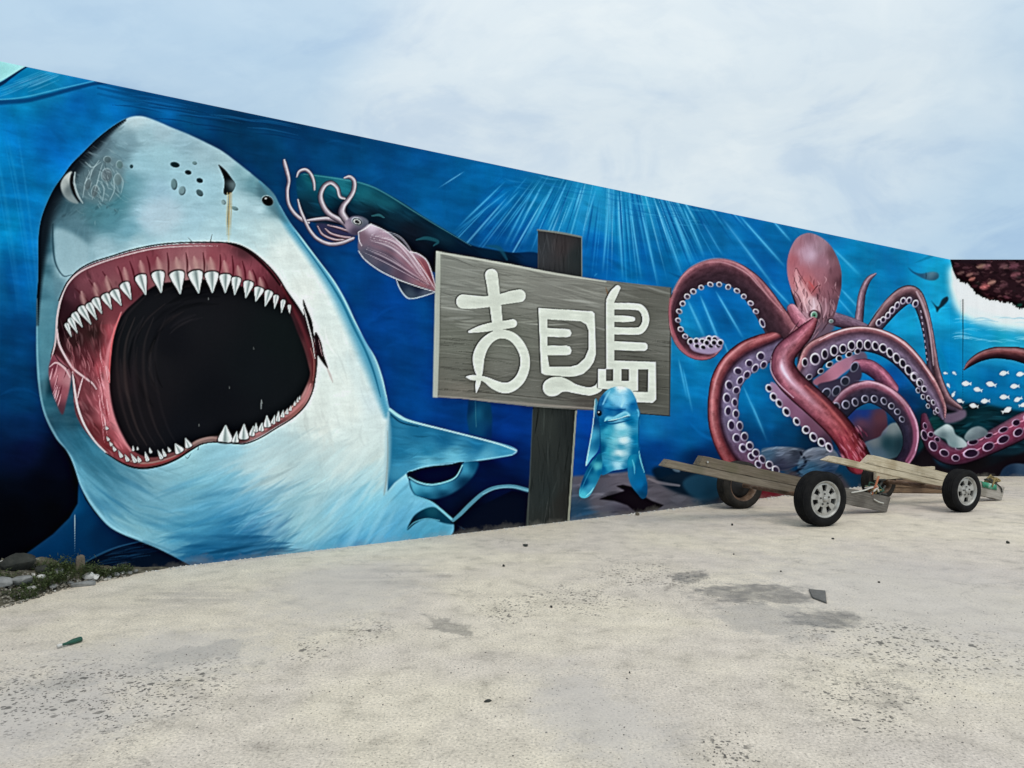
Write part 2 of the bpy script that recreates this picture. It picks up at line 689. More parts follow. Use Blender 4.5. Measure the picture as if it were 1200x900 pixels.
# water surface, upper left
fill([(-60, 56), (0, 70), (32, 78), (20, 85), (0, 96), (-60, 130)], (150, 214, 218), soft=0.6, smooth=False)
stroke([(-20, 106, 3), (0, 99, 3), (12, 91, 2.4), (22, 84, 1.8), (33, 77, 1.4)], (0, 55, 95), 0.95, 0.6)
for k in range(16):
    x0 = rnd.uniform(-5, 60); y0 = 102 + rnd.uniform(-6, 14) - x0 * 0.2
    stroke([(x0, y0, 0.6), (x0 + 14, y0 - 5, 1.5), (x0 + 36, y0 - 14, 0.5)], (70 + rnd.randint(0, 70), 170, 210), 0.35, 0.9)
stroke([(-60, 126, 5), (0, 120, 5), (30, 118, 4.2), (60, 111, 4), (90, 103, 3.6), (120, 97, 3), (150, 101, 2)], (0, 62, 112), 0.85, 0.8)
stroke([(-40, 118, 1.2), (20, 115, 1.2), (70, 104, 1.2), (110, 95, 1)], (70, 170, 205), 0.6, 0.8)
for y0, a in ((0, 0.9), (5, 0.75), (12, 0.5)):
    stroke([(115, 98 + y0, 2), (180, 112 + y0, 5), (240, 124 + y0, 6), (320, 141 + y0, 6), (420, 162 + y0, 4)], (0, 40, 78), 0.45 * a, 0.9)
for k in range(26):
    x0 = rnd.uniform(120, 300)
    y0 = 72.4 + .2074 * x0 + rnd.uniform(5, 30)
    stroke([(x0, y0, 0.5), (x0 + 25, y0 + 2, 1.4), (x0 + 60, y0 + 9, 0.4)], rnd.choice([(0, 95, 165), (0, 34, 70), (10, 105, 170)]), 0.4, 0.9)
# light shafts on the left
for x0, x1, wd, a in ((-30, 10, 7, .35), (-12, 26, 4, .4), (4, 44, 3, .35), (18, 48, 2.5, .35), (-38, 4, 6, .3), (0, 40, 1.4, .4), (-20, 24, 1.6, .35)):
    stroke([(x0, 140, wd * .5), ((x0 + x1) / 2, 240, wd), (x1, 380, wd * 1.2)], (40, 150, 205), a * 0.6, 1.0, fade=True)
# light shafts fanned out of a bright patch of the surface
sx, sy = 720, 88
shafts = [(665, 212, 640, 268, 1.6, .75), (672, 232, 657, 270, 1.5, .6), (699, 220, 682, 275, 1.4, .6), (715, 222, 706, 322, 1.6, .7), (724, 225, 730, 330, 1.6, .8), (737, 232, 752, 330, 1.6, .7), (749, 236, 772, 338, 2.0, .6), (770, 240, 800, 325, 2.2, .85), (787, 246, 812, 312, 2.2, .7), (800, 240, 826, 302, 1.6, .8), (822, 258, 848, 302, 1.3, .5), (842, 250, 912, 342, 2.0, .7), (866, 252, 922, 315, 1.8, .8), (905, 258, 928, 284, 1.6, .7), (700, 320, 696, 324, 1, .3), (610, 222, 560, 275, 2.0, .45), (625, 222, 590, 290, 2.0, .5), (636, 215, 597, 290, 1.6, .6), (650, 216, 612, 290, 2.0, .6), (598, 222, 530, 275, 1.6, .35), (642, 245, 622, 295, 1.0, .5), (580, 225, 540, 262, 1.6, .3), (975, 290, 1010, 325, 2.4, .5), (985, 338, 1010, 365, 2.2, .5), (978, 345, 1005, 376, 1.8, .4), (900, 330, 930, 362, 1.6, .6), (838, 340, 872, 398, 1.8, .75), (820, 345, 846, 408, 2.2, .8), (805, 350, 828, 400, 2.6, .6), (848, 400, 858, 425, 1.6, .5), (795, 420, 806, 470, 2.0, .5), (800, 430, 812, 485, 1.4, .45), (870, 450, 896, 510, 2.0, .4), (880, 470, 900, 520, 1.6, .3)]
for x0, y0, x1, y1, wd, a in shafts:
    stroke([(x0, y0, wd * 0.6), ((x0 + x1) / 2, (y0 + y1) / 2, wd), (x1, y1, wd * 1.4)], (95, 195, 232), a * 1.1, 1.0, fade=True)
    stroke([(x0, y0, wd * 1.6), ((x0 + x1) / 2, (y0 + y1) / 2, wd * 3), (x1, y1, wd * 3.6)], (40, 150, 210), a * .6, 1.0, fade=True)
for k in range(190):
    ang = rnd.gauss(0.05, 0.5)
    d0 = rnd.uniform(110, 150) / max(0.45, math.cos(ang)); d1 = d0 + rnd.uniform(35, 130)
    x0, y0 = sx + math.sin(ang) * d0, sy + math.cos(ang) * d0
    x1, y1 = sx + math.sin(ang) * d1, sy + math.cos(ang) * d1
    if x0 < 540: continue
    wd = rnd.uniform(0.7, 2.2)
    stroke([(x0, y0, wd * .5), ((x0 + x1) / 2, (y0 + y1) / 2, wd), (x1, y1, wd * .5)], rnd.choice([(70, 175, 222), (40, 150, 210), (130, 210, 238), (0, 62, 135), (0, 70, 148)]), rnd.uniform(.25, .6), 1.0, fade=True)
for k in range(40):
    x0 = rnd.uniform(590, 830); y0 = 72.4 + .2074 * x0 + rnd.uniform(3, 26)
    stroke([(x0, y0, .5), (x0 + 10, y0 + 3, 1.6), (x0 + 26, y0 + 5, .4)], rnd.choice([(60, 165, 212), (30, 130, 190), (10, 100, 170)]), .35, 1.0)

# dark round shape and blue slope, lower left
fill([(88, 548), (92, 562), (91, 590), (81, 607), (62, 626), (40, 642), (10, 664), (-10, 700), (224, 700), (224, 662), (166, 635), (146, 627), (128, 617), (112, 602), (100, 585), (96, 572)], field([(88, 595, (0, 62, 108)), (60, 635, (0, 50, 94)), (100, 610, (0, 48, 88)), (120, 625, (0, 34, 68)), (90, 650, (0, 44, 84)), (150, 640, (0, 26, 54))]), smooth=False, soft=.5)
fill([(96, 662), (112, 652), (135, 642), (166, 635), (224, 661), (220, 690), (90, 690)], (2, 14, 32), smooth=False, soft=.7)
stroke([(98, 660, 1), (116, 650, 2), (138, 641, 1.6), (166, 634, .8)], (20, 75, 115), .7, .8)
for k in range(40):
    x0 = rnd.uniform(110, 170)
    y0 = 663 - (x0 - 96) * .38 + rnd.uniform(-4, 14)
    stroke([(x0, y0, .3), (x0 + 9, y0 - 2, 1.1), (x0 + 24, y0 - 4, .3)], rnd.choice([(10, 60, 98), (0, 36, 70), (2, 20, 44)]), .5, .9)
stroke([(87.5, 603, .5), (87.6, 612, 1.0), (87.6, 622, .5), (87.5, 650, .3)], (150, 170, 170), .75, .7)

# ---------------- sperm whale behind the squid
whale = oid('painted_whale', 0, 'dark teal whale painted behind the squid')
WH = [(347, 214), (349, 207), (356, 203), (368, 204), (400, 209), (428, 215), (452, 226), (476, 240), (500, 256), (530, 274), (552, 287), (575, 292), (600, 296), (632, 298), (632, 330), (560, 325), (505, 318), (492, 310), (470, 292), (450, 276), (425, 268), (400, 264), (372, 262), (358, 254), (350, 236)]
wf = field([(350, 215, (6, 70, 92)), (365, 207, (12, 98, 110)), (400, 213, (28, 120, 132)), (425, 220, (14, 88, 104)), (380, 230, (8, 74, 92)), (360, 245, (10, 42, 58)), (400, 250, (8, 26, 42)), (450, 235, (8, 62, 80)), (440, 255, (10, 26, 38)), (480, 270, (12, 22, 34)), (480, 250, (8, 50, 66)), (520, 275, (8, 44, 60)), (510, 295, (6, 14, 26)), (545, 292, (6, 26, 44)), (575, 300, (8, 36, 56)), (620, 302, (6, 44, 80)), (600, 318, (10, 22, 34)), (480, 290, (8, 14, 26))])
fill(WH, wf, o=whale, soft=0.8)
WHm = full_mask(WH)
cv *= 1 - WHm[..., None] * np.array([.04, .10, .04], np.float32)
fill([(356, 206), (400, 212), (440, 224), (470, 242), (450, 244), (410, 230), (370, 222)], (24, 112, 126), .45, 6, clip=WHm)
brush(160, (346, 204, 630, 325), lambda x, y: 0.45, 30, 2.2, 0.22, 0.5, WHm, 8)
stroke([(356, 204, .8), (400, 210, 1.4), (428, 216, 1.4), (452, 227, 1.2), (500, 257, 1), (552, 288, .6)], (70, 160, 165), .55, .9)
stroke([(436, 253, 1), (444, 252, 2.2), (450, 255, 1)], (30, 95, 105), .8, .7)
stroke([(488, 281, 1), (500, 279, 3), (513, 283, 2.4), (508, 288, 1)], (14, 70, 84), .9, .6)
stroke([(570, 288, 1.5), (585, 291, 4), (594, 304, 2)], (14, 74, 98), .7, .8)
# whale tail stem below the board
fill([(549, 468), (575, 472), (577, 490), (576, 515), (550, 508), (547, 490)], field([(550, 480, (4, 40, 80)), (560, 485, (14, 84, 118)), (572, 485, (4, 50, 84)), (562, 505, (8, 66, 108)), (575, 508, (2, 40, 90))]), soft=.8, smooth=False)
stroke([(557, 470, .6), (558, 500, .9)], (60, 130, 140), .5, .9)

# ---------------- shark
shark = oid('painted_shark', 0, 'white and blue shark painted with wide open jaws')
SH = [(160, 136), (150, 138), (140, 143), (128, 151), (112, 164), (98, 178), (84, 192), (74, 206), (64, 220), (55, 238), (48, 258), (45, 280), (45, 306), (44.5, 330), (43, 352), (42.5, 380), (42.5, 418), (44.5, 450), (49, 476), (56, 496), (66, 514), (78, 528), (86, 544), (94, 568), (104, 588), (114, 602), (128, 617), (144, 626), (164, 634), (184, 642), (204, 652), (224, 663), (240, 672), (320, 668), (400, 655), (470, 645), (522, 632), (532, 616), (520, 600), (506, 589), (488, 581), (482, 574), (479, 563), (477, 553), (492, 548), (520, 543), (560, 540), (586, 536), (601, 533), (606, 528), (598, 523), (580, 518), (560, 513), (528, 505), (496, 497), (474, 490), (458, 481), (452.5, 462), (448, 442), (440, 420), (428, 400), (416, 376), (406, 354), (392, 330), (374, 306), (356, 282), (340, 261), (328, 241), (319, 225), (300, 208), (280, 192), (260, 177), (240, 166.5), (220, 157), (200, 149), (184, 142), (170, 137)]
SHm = full_mask(SH)
shf = field([
    (160, 139, (205, 215, 218)), (120, 170, (96, 116, 126)), (95, 195, (84, 104, 112)), (70, 240, (60, 90, 102)), (55, 290, (56, 96, 112)), (52, 320, (60, 104, 120)), (47, 345, (30, 70, 90)), (52, 360, (72, 124, 142)), (48, 400, (66, 128, 148)), (56, 400, (52, 106, 124)), (47, 440, (62, 122, 142)), (56, 450, (20, 48, 62)), (54, 475, (40, 92, 112)), (64, 495, (30, 66, 84)), (80, 495, (36, 78, 96)), (76, 515, (44, 98, 124)), (95, 515, (34, 92, 116)), (100, 535, (60, 132, 162)), (92, 545, (86, 160, 188)), (120, 545, (56, 118, 142)), (105, 575, (104, 170, 196)), (135, 560, (78, 140, 166)), (130, 590, (70, 132, 160)), (125, 605, (112, 174, 198)), (160, 585, (104, 160, 182)), (150, 615, (128, 182, 198)), (185, 560, (132, 180, 196)), (200, 590, (110, 168, 190)), (185, 625, (116, 174, 194)), (215, 615, (72, 150, 184)), (240, 590, (96, 168, 200)), (260, 565, (120, 186, 212)), (230, 565, (128, 186, 204)), (225, 540, (150, 198, 210)), (245, 640, (32, 110, 154)), (235, 655, (20, 84, 124)), (275, 650, (16, 82, 126)), (270, 620, (40, 120, 166)), (300, 600, (96, 164, 196)), (300, 635, (34, 104, 148)), (315, 618, (104, 158, 188)), (330, 640, (110, 170, 194)), (340, 600, (150, 196, 208)), (330, 560, (188, 208, 210)), (310, 540, (186, 208, 212)), (370, 570, (178, 210, 216)), (370, 620, (150, 200, 214)), (395, 600, (132, 194, 218)), (380, 640, (96, 168, 200)), (410, 640, (70, 150, 196)), (425, 610, (120, 190, 216)), (440, 630, (80, 160, 202)), (440, 580, (130, 198, 220)), (465, 610, (104, 178, 212)), (480, 630, (70, 156, 196)), (505, 620, (80, 160, 192)), (470, 575, (110, 186, 216)),
    (400, 540, (206, 222, 222)), (420, 520, (220, 232, 230)), (380, 500, (226, 234, 230)), (400, 450, (228, 236, 232)), (410, 480, (226, 234, 230)), (440, 500, (212, 226, 226)), (445, 540, (206, 220, 218)), (450, 565, (170, 200, 206)), (385, 400, (226, 234, 230)), (360, 340, (230, 236, 232)), (330, 300, (226, 236, 234)), (345, 460, (222, 232, 228)), (370, 470, (224, 232, 228)), (300, 540, (176, 206, 214)), (270, 540, (150, 196, 212)), (310, 270, (206, 226, 228)), (290, 270, (200, 222, 226)),
    (350, 300, (224, 234, 232)), (400, 390, (222, 232, 230)), (425, 440, (214, 228, 228)), (440, 470, (206, 222, 226)), (410, 370, (220, 232, 230)), (380, 335, (224, 234, 232)), (435, 425, (206, 224, 228)),
    (320, 240, (120, 160, 172)), (312, 222, (70, 104, 116)), (300, 215, (104, 150, 162)), (285, 200, (150, 186, 194)), (265, 187, (182, 204, 210)), (240, 178, (180, 202, 210)), (215, 165, (168, 192, 202)), (190, 155, (180, 198, 206)), (170, 160, (178, 202, 210)), (150, 165, (140, 166, 176)), (140, 180, (120, 148, 158)), (165, 190, (172, 204, 214)), (190, 180, (176, 204, 212)), (210, 215, (178, 208, 218)), (190, 225, (172, 200, 214)), (170, 250, (176, 204, 216)), (150, 215, (120, 164, 176)), (135, 235, (86, 140, 152)), (120, 215, (104, 138, 146)), (105, 205, (84, 106, 114)), (95, 225, (92, 116, 124)), (110, 250, (78, 116, 126)), (130, 260, (104, 152, 166)), (95, 270, (100, 134, 146)), (150, 270, (130, 176, 190)), (70, 300, (122, 160, 174)), (75, 318, (150, 184, 196)), (90, 300, (150, 184, 196)), (120, 290, (168, 196, 206)), (160, 285, (178, 204, 212)), (200, 270, (186, 210, 218)), (230, 250, (186, 212, 222)), (250, 270, (196, 218, 224)), (280, 240, (196, 220, 226)), (300, 245, (188, 214, 222)), (240, 220, (182, 212, 222)), (66, 335, (90, 132, 148)),
], 3.4, 5)
fill(SH, shf, o=shark, soft=0.5)
n1 = noise_win(w_all, 6, 3, 60, 0.0, 3.0) - .5
cv += (n1 * 0.09 * SHm)[..., None]


headm = SHm * np.clip((330 - Y) / 60, 0, 1) * np.clip((330 - X) / 60, 0, 1)
cv *= 1 - headm[..., None] * np.array([.13, .07, .045], np.float32)
fill([(112, 215), (140, 205), (150, 230), (140, 262), (112, 270), (100, 250)], (70, 126, 140), .5, 9, clip=SHm)
fill([(170, 240), (200, 232), (215, 255), (190, 275), (168, 268)], (196, 210, 224), .5, 8, clip=SHm)
fill([(178, 175), (215, 180), (235, 205), (205, 215), (178, 200)], (150, 190, 204), .45, 9, clip=SHm)
fill([(48, 330), (62, 330), (66, 380), (60, 430), (50, 470), (46, 420)], (86, 140, 158), .6, 4, clip=SHm)
fill([(52, 440), (62, 480), (84, 505), (110, 535), (150, 556), (130, 570), (96, 545), (66, 505)], (40, 96, 120), .5, 7, clip=SHm)


def shark_dir(x, y):
    if y > 520:
        return -0.35 - 0.5 * (x - 250) / 250.0 if x > 200 else 0.9 - (x - 90) / 160.0
    if x < 110:
        return -1.5 if y > 250 else -0.85
    return 0.05


brush(700, (42, 520, 520, 660), shark_dir, 70, 4.0, 0.035, 0.6, SHm, 31, None, .04)
brush(300, (42, 540, 520, 660), shark_dir, 50, 1.2, 0.07, 0.35, SHm, 36, None, .04)
brush(110, (290, 530, 470, 640), lambda x, y: -0.5 - (x - 250) / 400., 80, 3.4, 0.02, 0.32, SHm, 32, (225, 240, 240), .04)
brush(90, (90, 560, 330, 660), lambda x, y: shark_dir(x, y), 70, 3.0, 0.05, 0.5, SHm, 33, (20, 100, 150), .05)
brush(60, (220, 630, 340, 662), lambda x, y: -.12, 60, 3.0, 0.05, 0.8, SHm, 42, (8, 56, 92), .04)
brush(40, (290, 600, 340, 640), lambda x, y: -.5, 24, 1.4, 0.05, 0.6, SHm, 43, (50, 90, 140), .05)
brush(420, (60, 140, 330, 330), shark_dir, 26, 2.0, 0.05, 0.4, SHm, 34)
brush(200, (300, 260, 460, 520), lambda x, y: 1.0 + (y - 260) / 600, 40, 2.4, 0.04, 0.4, SHm, 35)
# dark back edge, left
fill([(64, 268), (63, 290), (66, 308), (75, 323), (86, 320), (102, 310), (104, 290), (86, 274)], (152, 184, 196), .8, 3.5, clip=SHm)
stroke([(62, 262, 1), (62, 285, 2.4), (65, 308, 2), (74, 323, 1.4), (84, 322, .8)], (30, 60, 74), .7, 1.0, clip=SHm)
stroke([(146, 141, 3), (128, 154, 7), (108, 174, 11), (88, 196, 14), (70, 222, 16), (58, 248, 15), (52, 278, 11), (48, 310, 8), (45, 340, 6), (43, 380, 4)], (16, 24, 32), .95, 1.0, clip=SHm)
brush(120, (60, 140, 140, 260), lambda x, y: -.6, 14, 2.0, .15, .35, SHm, 37, (40, 56, 66))
brush(90, (80, 150, 150, 250), lambda x, y: .5, 16, 1.0, .10, .6, SHm, 38, (150, 170, 176))
# blue flank, right
stroke([(305, 213, 3), (322, 236, 6), (340, 266, 9), (366, 300, 11), (388, 332, 13), (406, 364, 15), (422, 398, 16), (436, 430, 15), (447, 462, 12), (454, 486, 8)], (66, 150, 186), .95, 1.0, clip=SHm)
stroke([(150, 138, .6), (128, 151, 2.5), (98, 178, 4.5), (74, 206, 6), (56, 238, 8), (48, 262, 8), (46, 290, 5), (45, 330, 3.5), (43, 380, 2)], (10, 16, 24), .9, .9, clip=SHm)
# bright edge, right side
stroke([(328, 241, .7), (356, 283, 1.1), (392, 331, 1.2), (416, 377, 1.2), (440, 421, 1.1), (453, 464, 1.2), (458, 481, 1.2)], (150, 210, 226), .9, .7, clip=SHm)
stroke([(345, 272, .7), (374, 312, 1.4), (398, 349, 2.4), (414, 382, 2.6), (428, 410, 2.4), (438, 436, 2), (446, 465, 1)], (10, 86, 122), .55, .9, clip=SHm)
stroke([(43.5, 350, 1), (44, 420, 2), (50, 476, 2.6), (66, 512, 2.6), (84, 538, 2.4), (96, 572, 3), (128, 614, 3), (166, 633, 2.4)], (140, 196, 214), .5, 1.0, clip=SHm)
# fin to the right
FIN = [(456, 480), (474, 490), (496, 497), (528, 505), (560, 513), (580, 518), (598, 523), (606, 528), (600, 533), (580, 537), (544, 541), (520, 543), (500, 546), (486, 550), (476, 555), (462, 566), (454, 576), (454, 540), (455, 505)]
ff = field([(465, 495, (40, 120, 160)), (490, 505, (24, 104, 146)), (520, 515, (20, 98, 142)), (560, 522, (24, 104, 148)), (590, 526, (50, 136, 176)), (470, 530, (28, 110, 150)), (500, 530, (30, 116, 156)), (500, 540, (104, 182, 208)), (530, 536, (96, 176, 204)), (570, 534, (80, 160, 192)), (465, 555, (60, 140, 176)), (460, 570, (40, 110, 150)), (480, 545, (56, 138, 176))])
fill(FIN, ff, o=shark, smooth=False, soft=.4)
FINm = full_mask(FIN, False)
brush(120, (456, 482, 605, 570), lambda x, y: 0.2 - (y - 510) * 0.01, 24, 1.8, .12, .5, FINm, 41)
stroke([(457, 480, 2.2), (468, 488, 2.4), (482, 494, 1.6), (528, 505.5, 1.2), (580, 519, 1.2), (605, 528, 1)], (150, 206, 222), .95, .5)
stroke([(458, 486, 1), (470, 495, 1.6), (490, 500, 1)], (10, 60, 90), .8, .7)
stroke([(478, 553, 1), (500, 546.5, 1.2), (544, 541.5, 1), (600, 533, .8)], (110, 186, 210), .8, .6)
stroke([(455, 484, 3), (455, 510, 6), (454, 540, 6), (451, 575, 4)], (150, 186, 200), .75, 1.0)
stroke([(454, 505, .8), (454.5, 530, 1.4), (453, 560, 2), (450, 580, 1.2)], (150, 150, 144), .5, .9)
# belly cleft behind fin, crescents of the lower fins
fill([(478, 554), (490, 551), (520, 546), (543, 541), (540, 550), (534, 557), (520, 563), (504, 566), (490, 563)], (4, 10, 42), smooth=True, soft=.3)
fill([(543, 542), (560, 541), (558, 552), (551, 562), (540, 572), (524, 581), (508, 585), (492, 583), (484, 577), (480, 562), (490, 567), (504, 569), (520, 566), (534, 560), (541, 551)], field([(556, 546, (8, 74, 110)), (545, 550, (50, 140, 176)), (500, 572, (60, 150, 184)), (484, 568, (80, 170, 200)), (520, 570, (46, 136, 172)), (520, 580, (6, 50, 80)), (546, 566, (4, 40, 70)), (500, 583, (16, 80, 112))]), soft=1.2)
stroke([(479, 559, .8), (490, 565, 1.4), (504, 568, 1.5), (520, 565.5, 1.4), (534, 559, 1.2), (542, 545, .9)], (110, 190, 212), .9, .6)
fill([(484, 606), (494, 598), (506, 594), (516, 597), (524, 604), (532, 614), (520, 613), (508, 609), (496, 609), (486, 614), (477, 621)], field([(485, 612, (6, 40, 56)), (505, 598, (20, 80, 100)), (520, 606, (10, 60, 84)), (495, 606, (8, 56, 78))]), soft=.5)
stroke([(486, 581, .8), (504, 588, 1.6), (516, 597, 1.8), (530, 609, 1.8), (542, 618, 1.6), (552, 622, 1)], (96, 176, 202), .95, .5)
stroke([(477, 620, .6), (486, 612, 1), (500, 608, 1.2), (515, 610, 1)], (80, 160, 186), .8, .6)
fill([(528, 612), (536, 606), (548, 600), (600, 575), (618, 578), (619, 615), (548, 628), (530, 630), (545, 621)], (2, 8, 26), soft=.8, smooth=False)
stroke([(531, 610, 2.4), (540, 602, 3), (552, 590, 3.1), (566, 578, 2.9), (580, 571.5, 2.6), (600, 570, 2.8), (619, 574.5, 3)], (62, 128, 150), .95, .5)
stroke([(566, 579, 1.2), (582, 572.5, 1.2), (600, 571, 1.2), (619, 575, 1.2)], (104, 168, 184), .6, .8)

# snout: nostril folds on the left, pores, nostril and eye on the right
fill([(98, 206), (112, 190), (128, 184), (142, 190), (146, 205), (140, 228), (122, 240), (104, 236), (92, 222)], (96, 116, 124), .55, 4, clip=SHm)
fill([(71, 216), (76, 206), (84, 201), (82, 212), (84, 226), (92, 238), (82, 236), (74, 228)], field([(73, 216, (150, 158, 158)), (80, 206, (170, 176, 174)), (82, 222, (96, 108, 112)), (86, 234, (120, 134, 138))], 3, 3, 4.0), 1, .8)
fill([(84, 203), (82, 214), (86, 228), (94, 238), (89, 226), (87, 213)], (14, 18, 26), 1, .5)
stroke([(88, 202, 1), (87, 214, 1.5), (91, 228, 1.7), (97, 238, .8)], (150, 166, 170), .9, .7)
for a in ([(100, 190, .7), (108, 196, 1.2), (118, 190, .6)], [(104, 214, .7), (108, 200, 1.3), (116, 188, .7)], [(112, 222, .6), (116, 206, 1.2), (120, 192, .6)], [(97, 232, .6), (100, 214, 1.2), (106, 200, .5)], [(108, 234, .6), (113, 218, 1.3), (118, 226, .6)], [(132, 206, .6), (134, 222, 1.2), (128, 236, .5)], [(120, 236, .6), (122, 222, 1.1), (118, 214, .6)], [(136, 200, .6), (144, 212, 1.2), (142, 226, .6)]):
    stroke(a, (160, 182, 188), .6, .9)
for x, y, rx, ry, an, c in ((126, 187, 4, 3.6, .3, (50, 66, 70)), (140, 193, 3.6, 4, 0, (70, 104, 104)), (125, 205, 5.5, 8, .1, (84, 92, 100)), (111, 224, 3.4, 7, .2, (70, 82, 88)), (138, 210, 4.5, 6, 0, (90, 112, 116)), (103, 216, 3, 7, .25, (64, 76, 82))):
    ring(x, y, rx + 1.0, ry + 1.0, an, c, (160, 182, 188), alpha=.5, t=.2)
for k in range(70):
    x0, y0 = rnd.gauss(118, 14), rnd.gauss(212, 14)
    a0 = 1.2 + rnd.gauss(0, .35)
    L0 = rnd.uniform(4, 11)
    stroke([(x0, y0, .3), (x0 + math.cos(a0) * L0 * .5 + rnd.uniform(-1, 1), y0 + math.sin(a0) * L0 * .5, 1.1), (x0 + math.cos(a0) * L0, y0 + math.sin(a0) * L0, .3)], rnd.choice([(160, 182, 188), (60, 76, 84), (90, 112, 120), (140, 164, 172)]), .4, .9, clip=SHm)
for x, y, rx, ry, an, c in ((154, 195, 1.9, 1.9, 0, (60, 86, 92)), (205, 193, 4.8, 3.3, .2, (36, 54, 58)), (220.5, 202, 3.8, 2.6, .2, (36, 54, 58)), (234, 211.5, 3.4, 2.6, .3, (40, 60, 66)), (234, 226, 4.6, 2.8, .8, (84, 106, 112)), (204, 216, 3.4, 7, -.05, (110, 140, 146)), (213.5, 223.5, 3.6, 5, .2, (126, 154, 162)), (228, 191, 2.8, 1.9, 0.3, (120, 150, 154)), (262, 237, 2.2, 3, -.6, (140, 164, 168)), (275, 244, 4, 1.8, .4, (120, 150, 156))):
    ring(x, y, rx + .4, ry + .4, an, c, c, alpha=.85)
nost = oid('nostril', shark)
fill([(256, 193), (264, 199), (271, 208), (276, 216), (273, 224), (266, 228.5), (262, 226), (263, 214), (261, 205)], field([(258, 196, (40, 42, 46)), (268, 206, (18, 20, 24)), (265, 222, (26, 32, 36)), (273, 217, (104, 124, 130))]), o=nost, soft=.3)
for x, a, c in ((269.5, .9, (190, 140, 60)), (266.5, .7, (206, 186, 130)), (271.5, .7, (196, 160, 96)), (268, .6, (60, 50, 40))):
    stroke([(x, 226, .9), (x - .2, 240, .8), (x - 1, 256, .9), (x - 1.3, 276, .3)], c, a, .6)
stroke([(268, 228, 1.8), (268.5, 236, 1.2), (268, 270, 2.4), (268, 285, 1.5)], (214, 196, 140), .45, 1.0)
eye = oid('eye', shark)
fill([(302, 213), (313, 219), (322, 228), (330, 246), (338, 262), (324, 254), (312, 240), (303, 226)], (70, 110, 124), .7, 3, clip=SHm)
ring(313.5, 235.2, 7.6, 6.4, .5, (12, 14, 16), (150, 172, 178), t=.15)
ring(313.5, 235.4, 6.6, 5.6, .5, (14, 14, 16), (40, 40, 38), o=eye)
ring(311.5, 232.6, 1.3, 1.0, 0, (220, 220, 214), (220, 220, 214))

# ---------------- shark mouth
mouth = oid('mouth', shark)
MO = [(60, 420), (64, 400), (66, 384), (69, 364), (73, 346), (80, 330), (92, 318), (108, 309), (130, 302), (152, 295), (180, 289), (210, 286), (240, 285), (266, 285), (280, 288), (296, 296), (312, 309), (324, 322), (334, 338), (346, 356), (357, 374), (366, 392), (370, 408), (370.5, 426), (369, 440), (366, 458), (358, 474), (344, 488), (324, 500), (304, 512), (286, 519), (268, 518.5), (250, 517.5), (236, 520), (222, 528), (208, 537), (190, 544), (170, 548), (154, 546), (140, 540), (124, 530), (112, 519), (102, 508), (94, 496), (88, 482), (86, 462), (84, 440), (76, 428)]
MOm = full_mask(MO)
mf = field([(75, 360, (52, 24, 34)), (70, 390, (40, 20, 26)), (85, 345, (84, 38, 52)), (100, 335, (130, 62, 76)), (120, 325, (140, 64, 80)), (150, 315, (146, 62, 78)), (130, 335, (150, 84, 92)), (180, 305, (140, 54, 70)), (200, 295, (160, 84, 96)), (230, 295, (168, 96, 106)), (190, 315, (164, 104, 108)), (215, 315, (174, 120, 122)), (240, 315, (176, 124, 124)), (250, 300, (160, 70, 84)), (265, 310, (170, 74, 90)), (280, 310, (150, 60, 76)), (290, 318, (160, 66, 84)), (305, 325, (130, 48, 64)), (320, 335, (96, 36, 48)), (285, 296, (90, 44, 54)), (340, 360, (60, 26, 34)), (352, 385, (56, 22, 30)), (362, 410, (90, 36, 42)), (366, 440, (110, 50, 50)), (360, 462, (190, 120, 120)), (345, 478, (170, 100, 94)), (320, 494, (130, 70, 74)), (300, 508, (170, 110, 112)), (275, 516, (110, 62, 66)), (240, 516, (130, 100, 96)), (215, 530, (120, 64, 66)), (180, 540, (130, 60, 62)), (155, 540, (140, 54, 60)), (130, 522, (120, 40, 46)), (112, 505, (110, 44, 50)), (100, 480, (100, 48, 56)), (118, 470, (170, 78, 90)), (126, 490, (206, 110, 122)), (140, 516, (196, 96, 108)), (124, 460, (214, 122, 134)), (118, 430, (190, 84, 96)), (125, 410, (196, 90, 102)), (132, 390, (180, 74, 86)), (142, 368, (130, 50, 62)), (105, 425, (110, 44, 54)), (95, 415, (84, 36, 44)), (90, 400, (48, 26, 28)), (110, 390, (44, 26, 26)), (115, 405, (80, 36, 42)), (98, 440, (130, 62, 72)), (160, 352, (110, 40, 52)), (104, 455, (120, 58, 66))], 3.2, 4)
fill(MO, mf, o=mouth, soft=.3)
brush(220, (62, 286, 370, 350), lambda x, y: 1.5 + (x - 220) * 0.002, 13, 1.6, .16, .6, MOm, 51)
brush(220, (60, 380, 145, 545), lambda x, y: 1.3 - (y - 400) * .004, 18, 1.4, .22, .65, MOm, 52, (214, 150, 156))
lum = cv.mean(-1, keepdims=True)
gm = (MOm * np.where((X < 150) & (Y > 380), .08, .22))[..., None].astype(np.float32)
cv[:] = cv * (1 - gm) + lum * gm * np.array([1.04, .94, .95], np.float32)
cv[:] = cv * (1 - .05 * MOm[..., None])
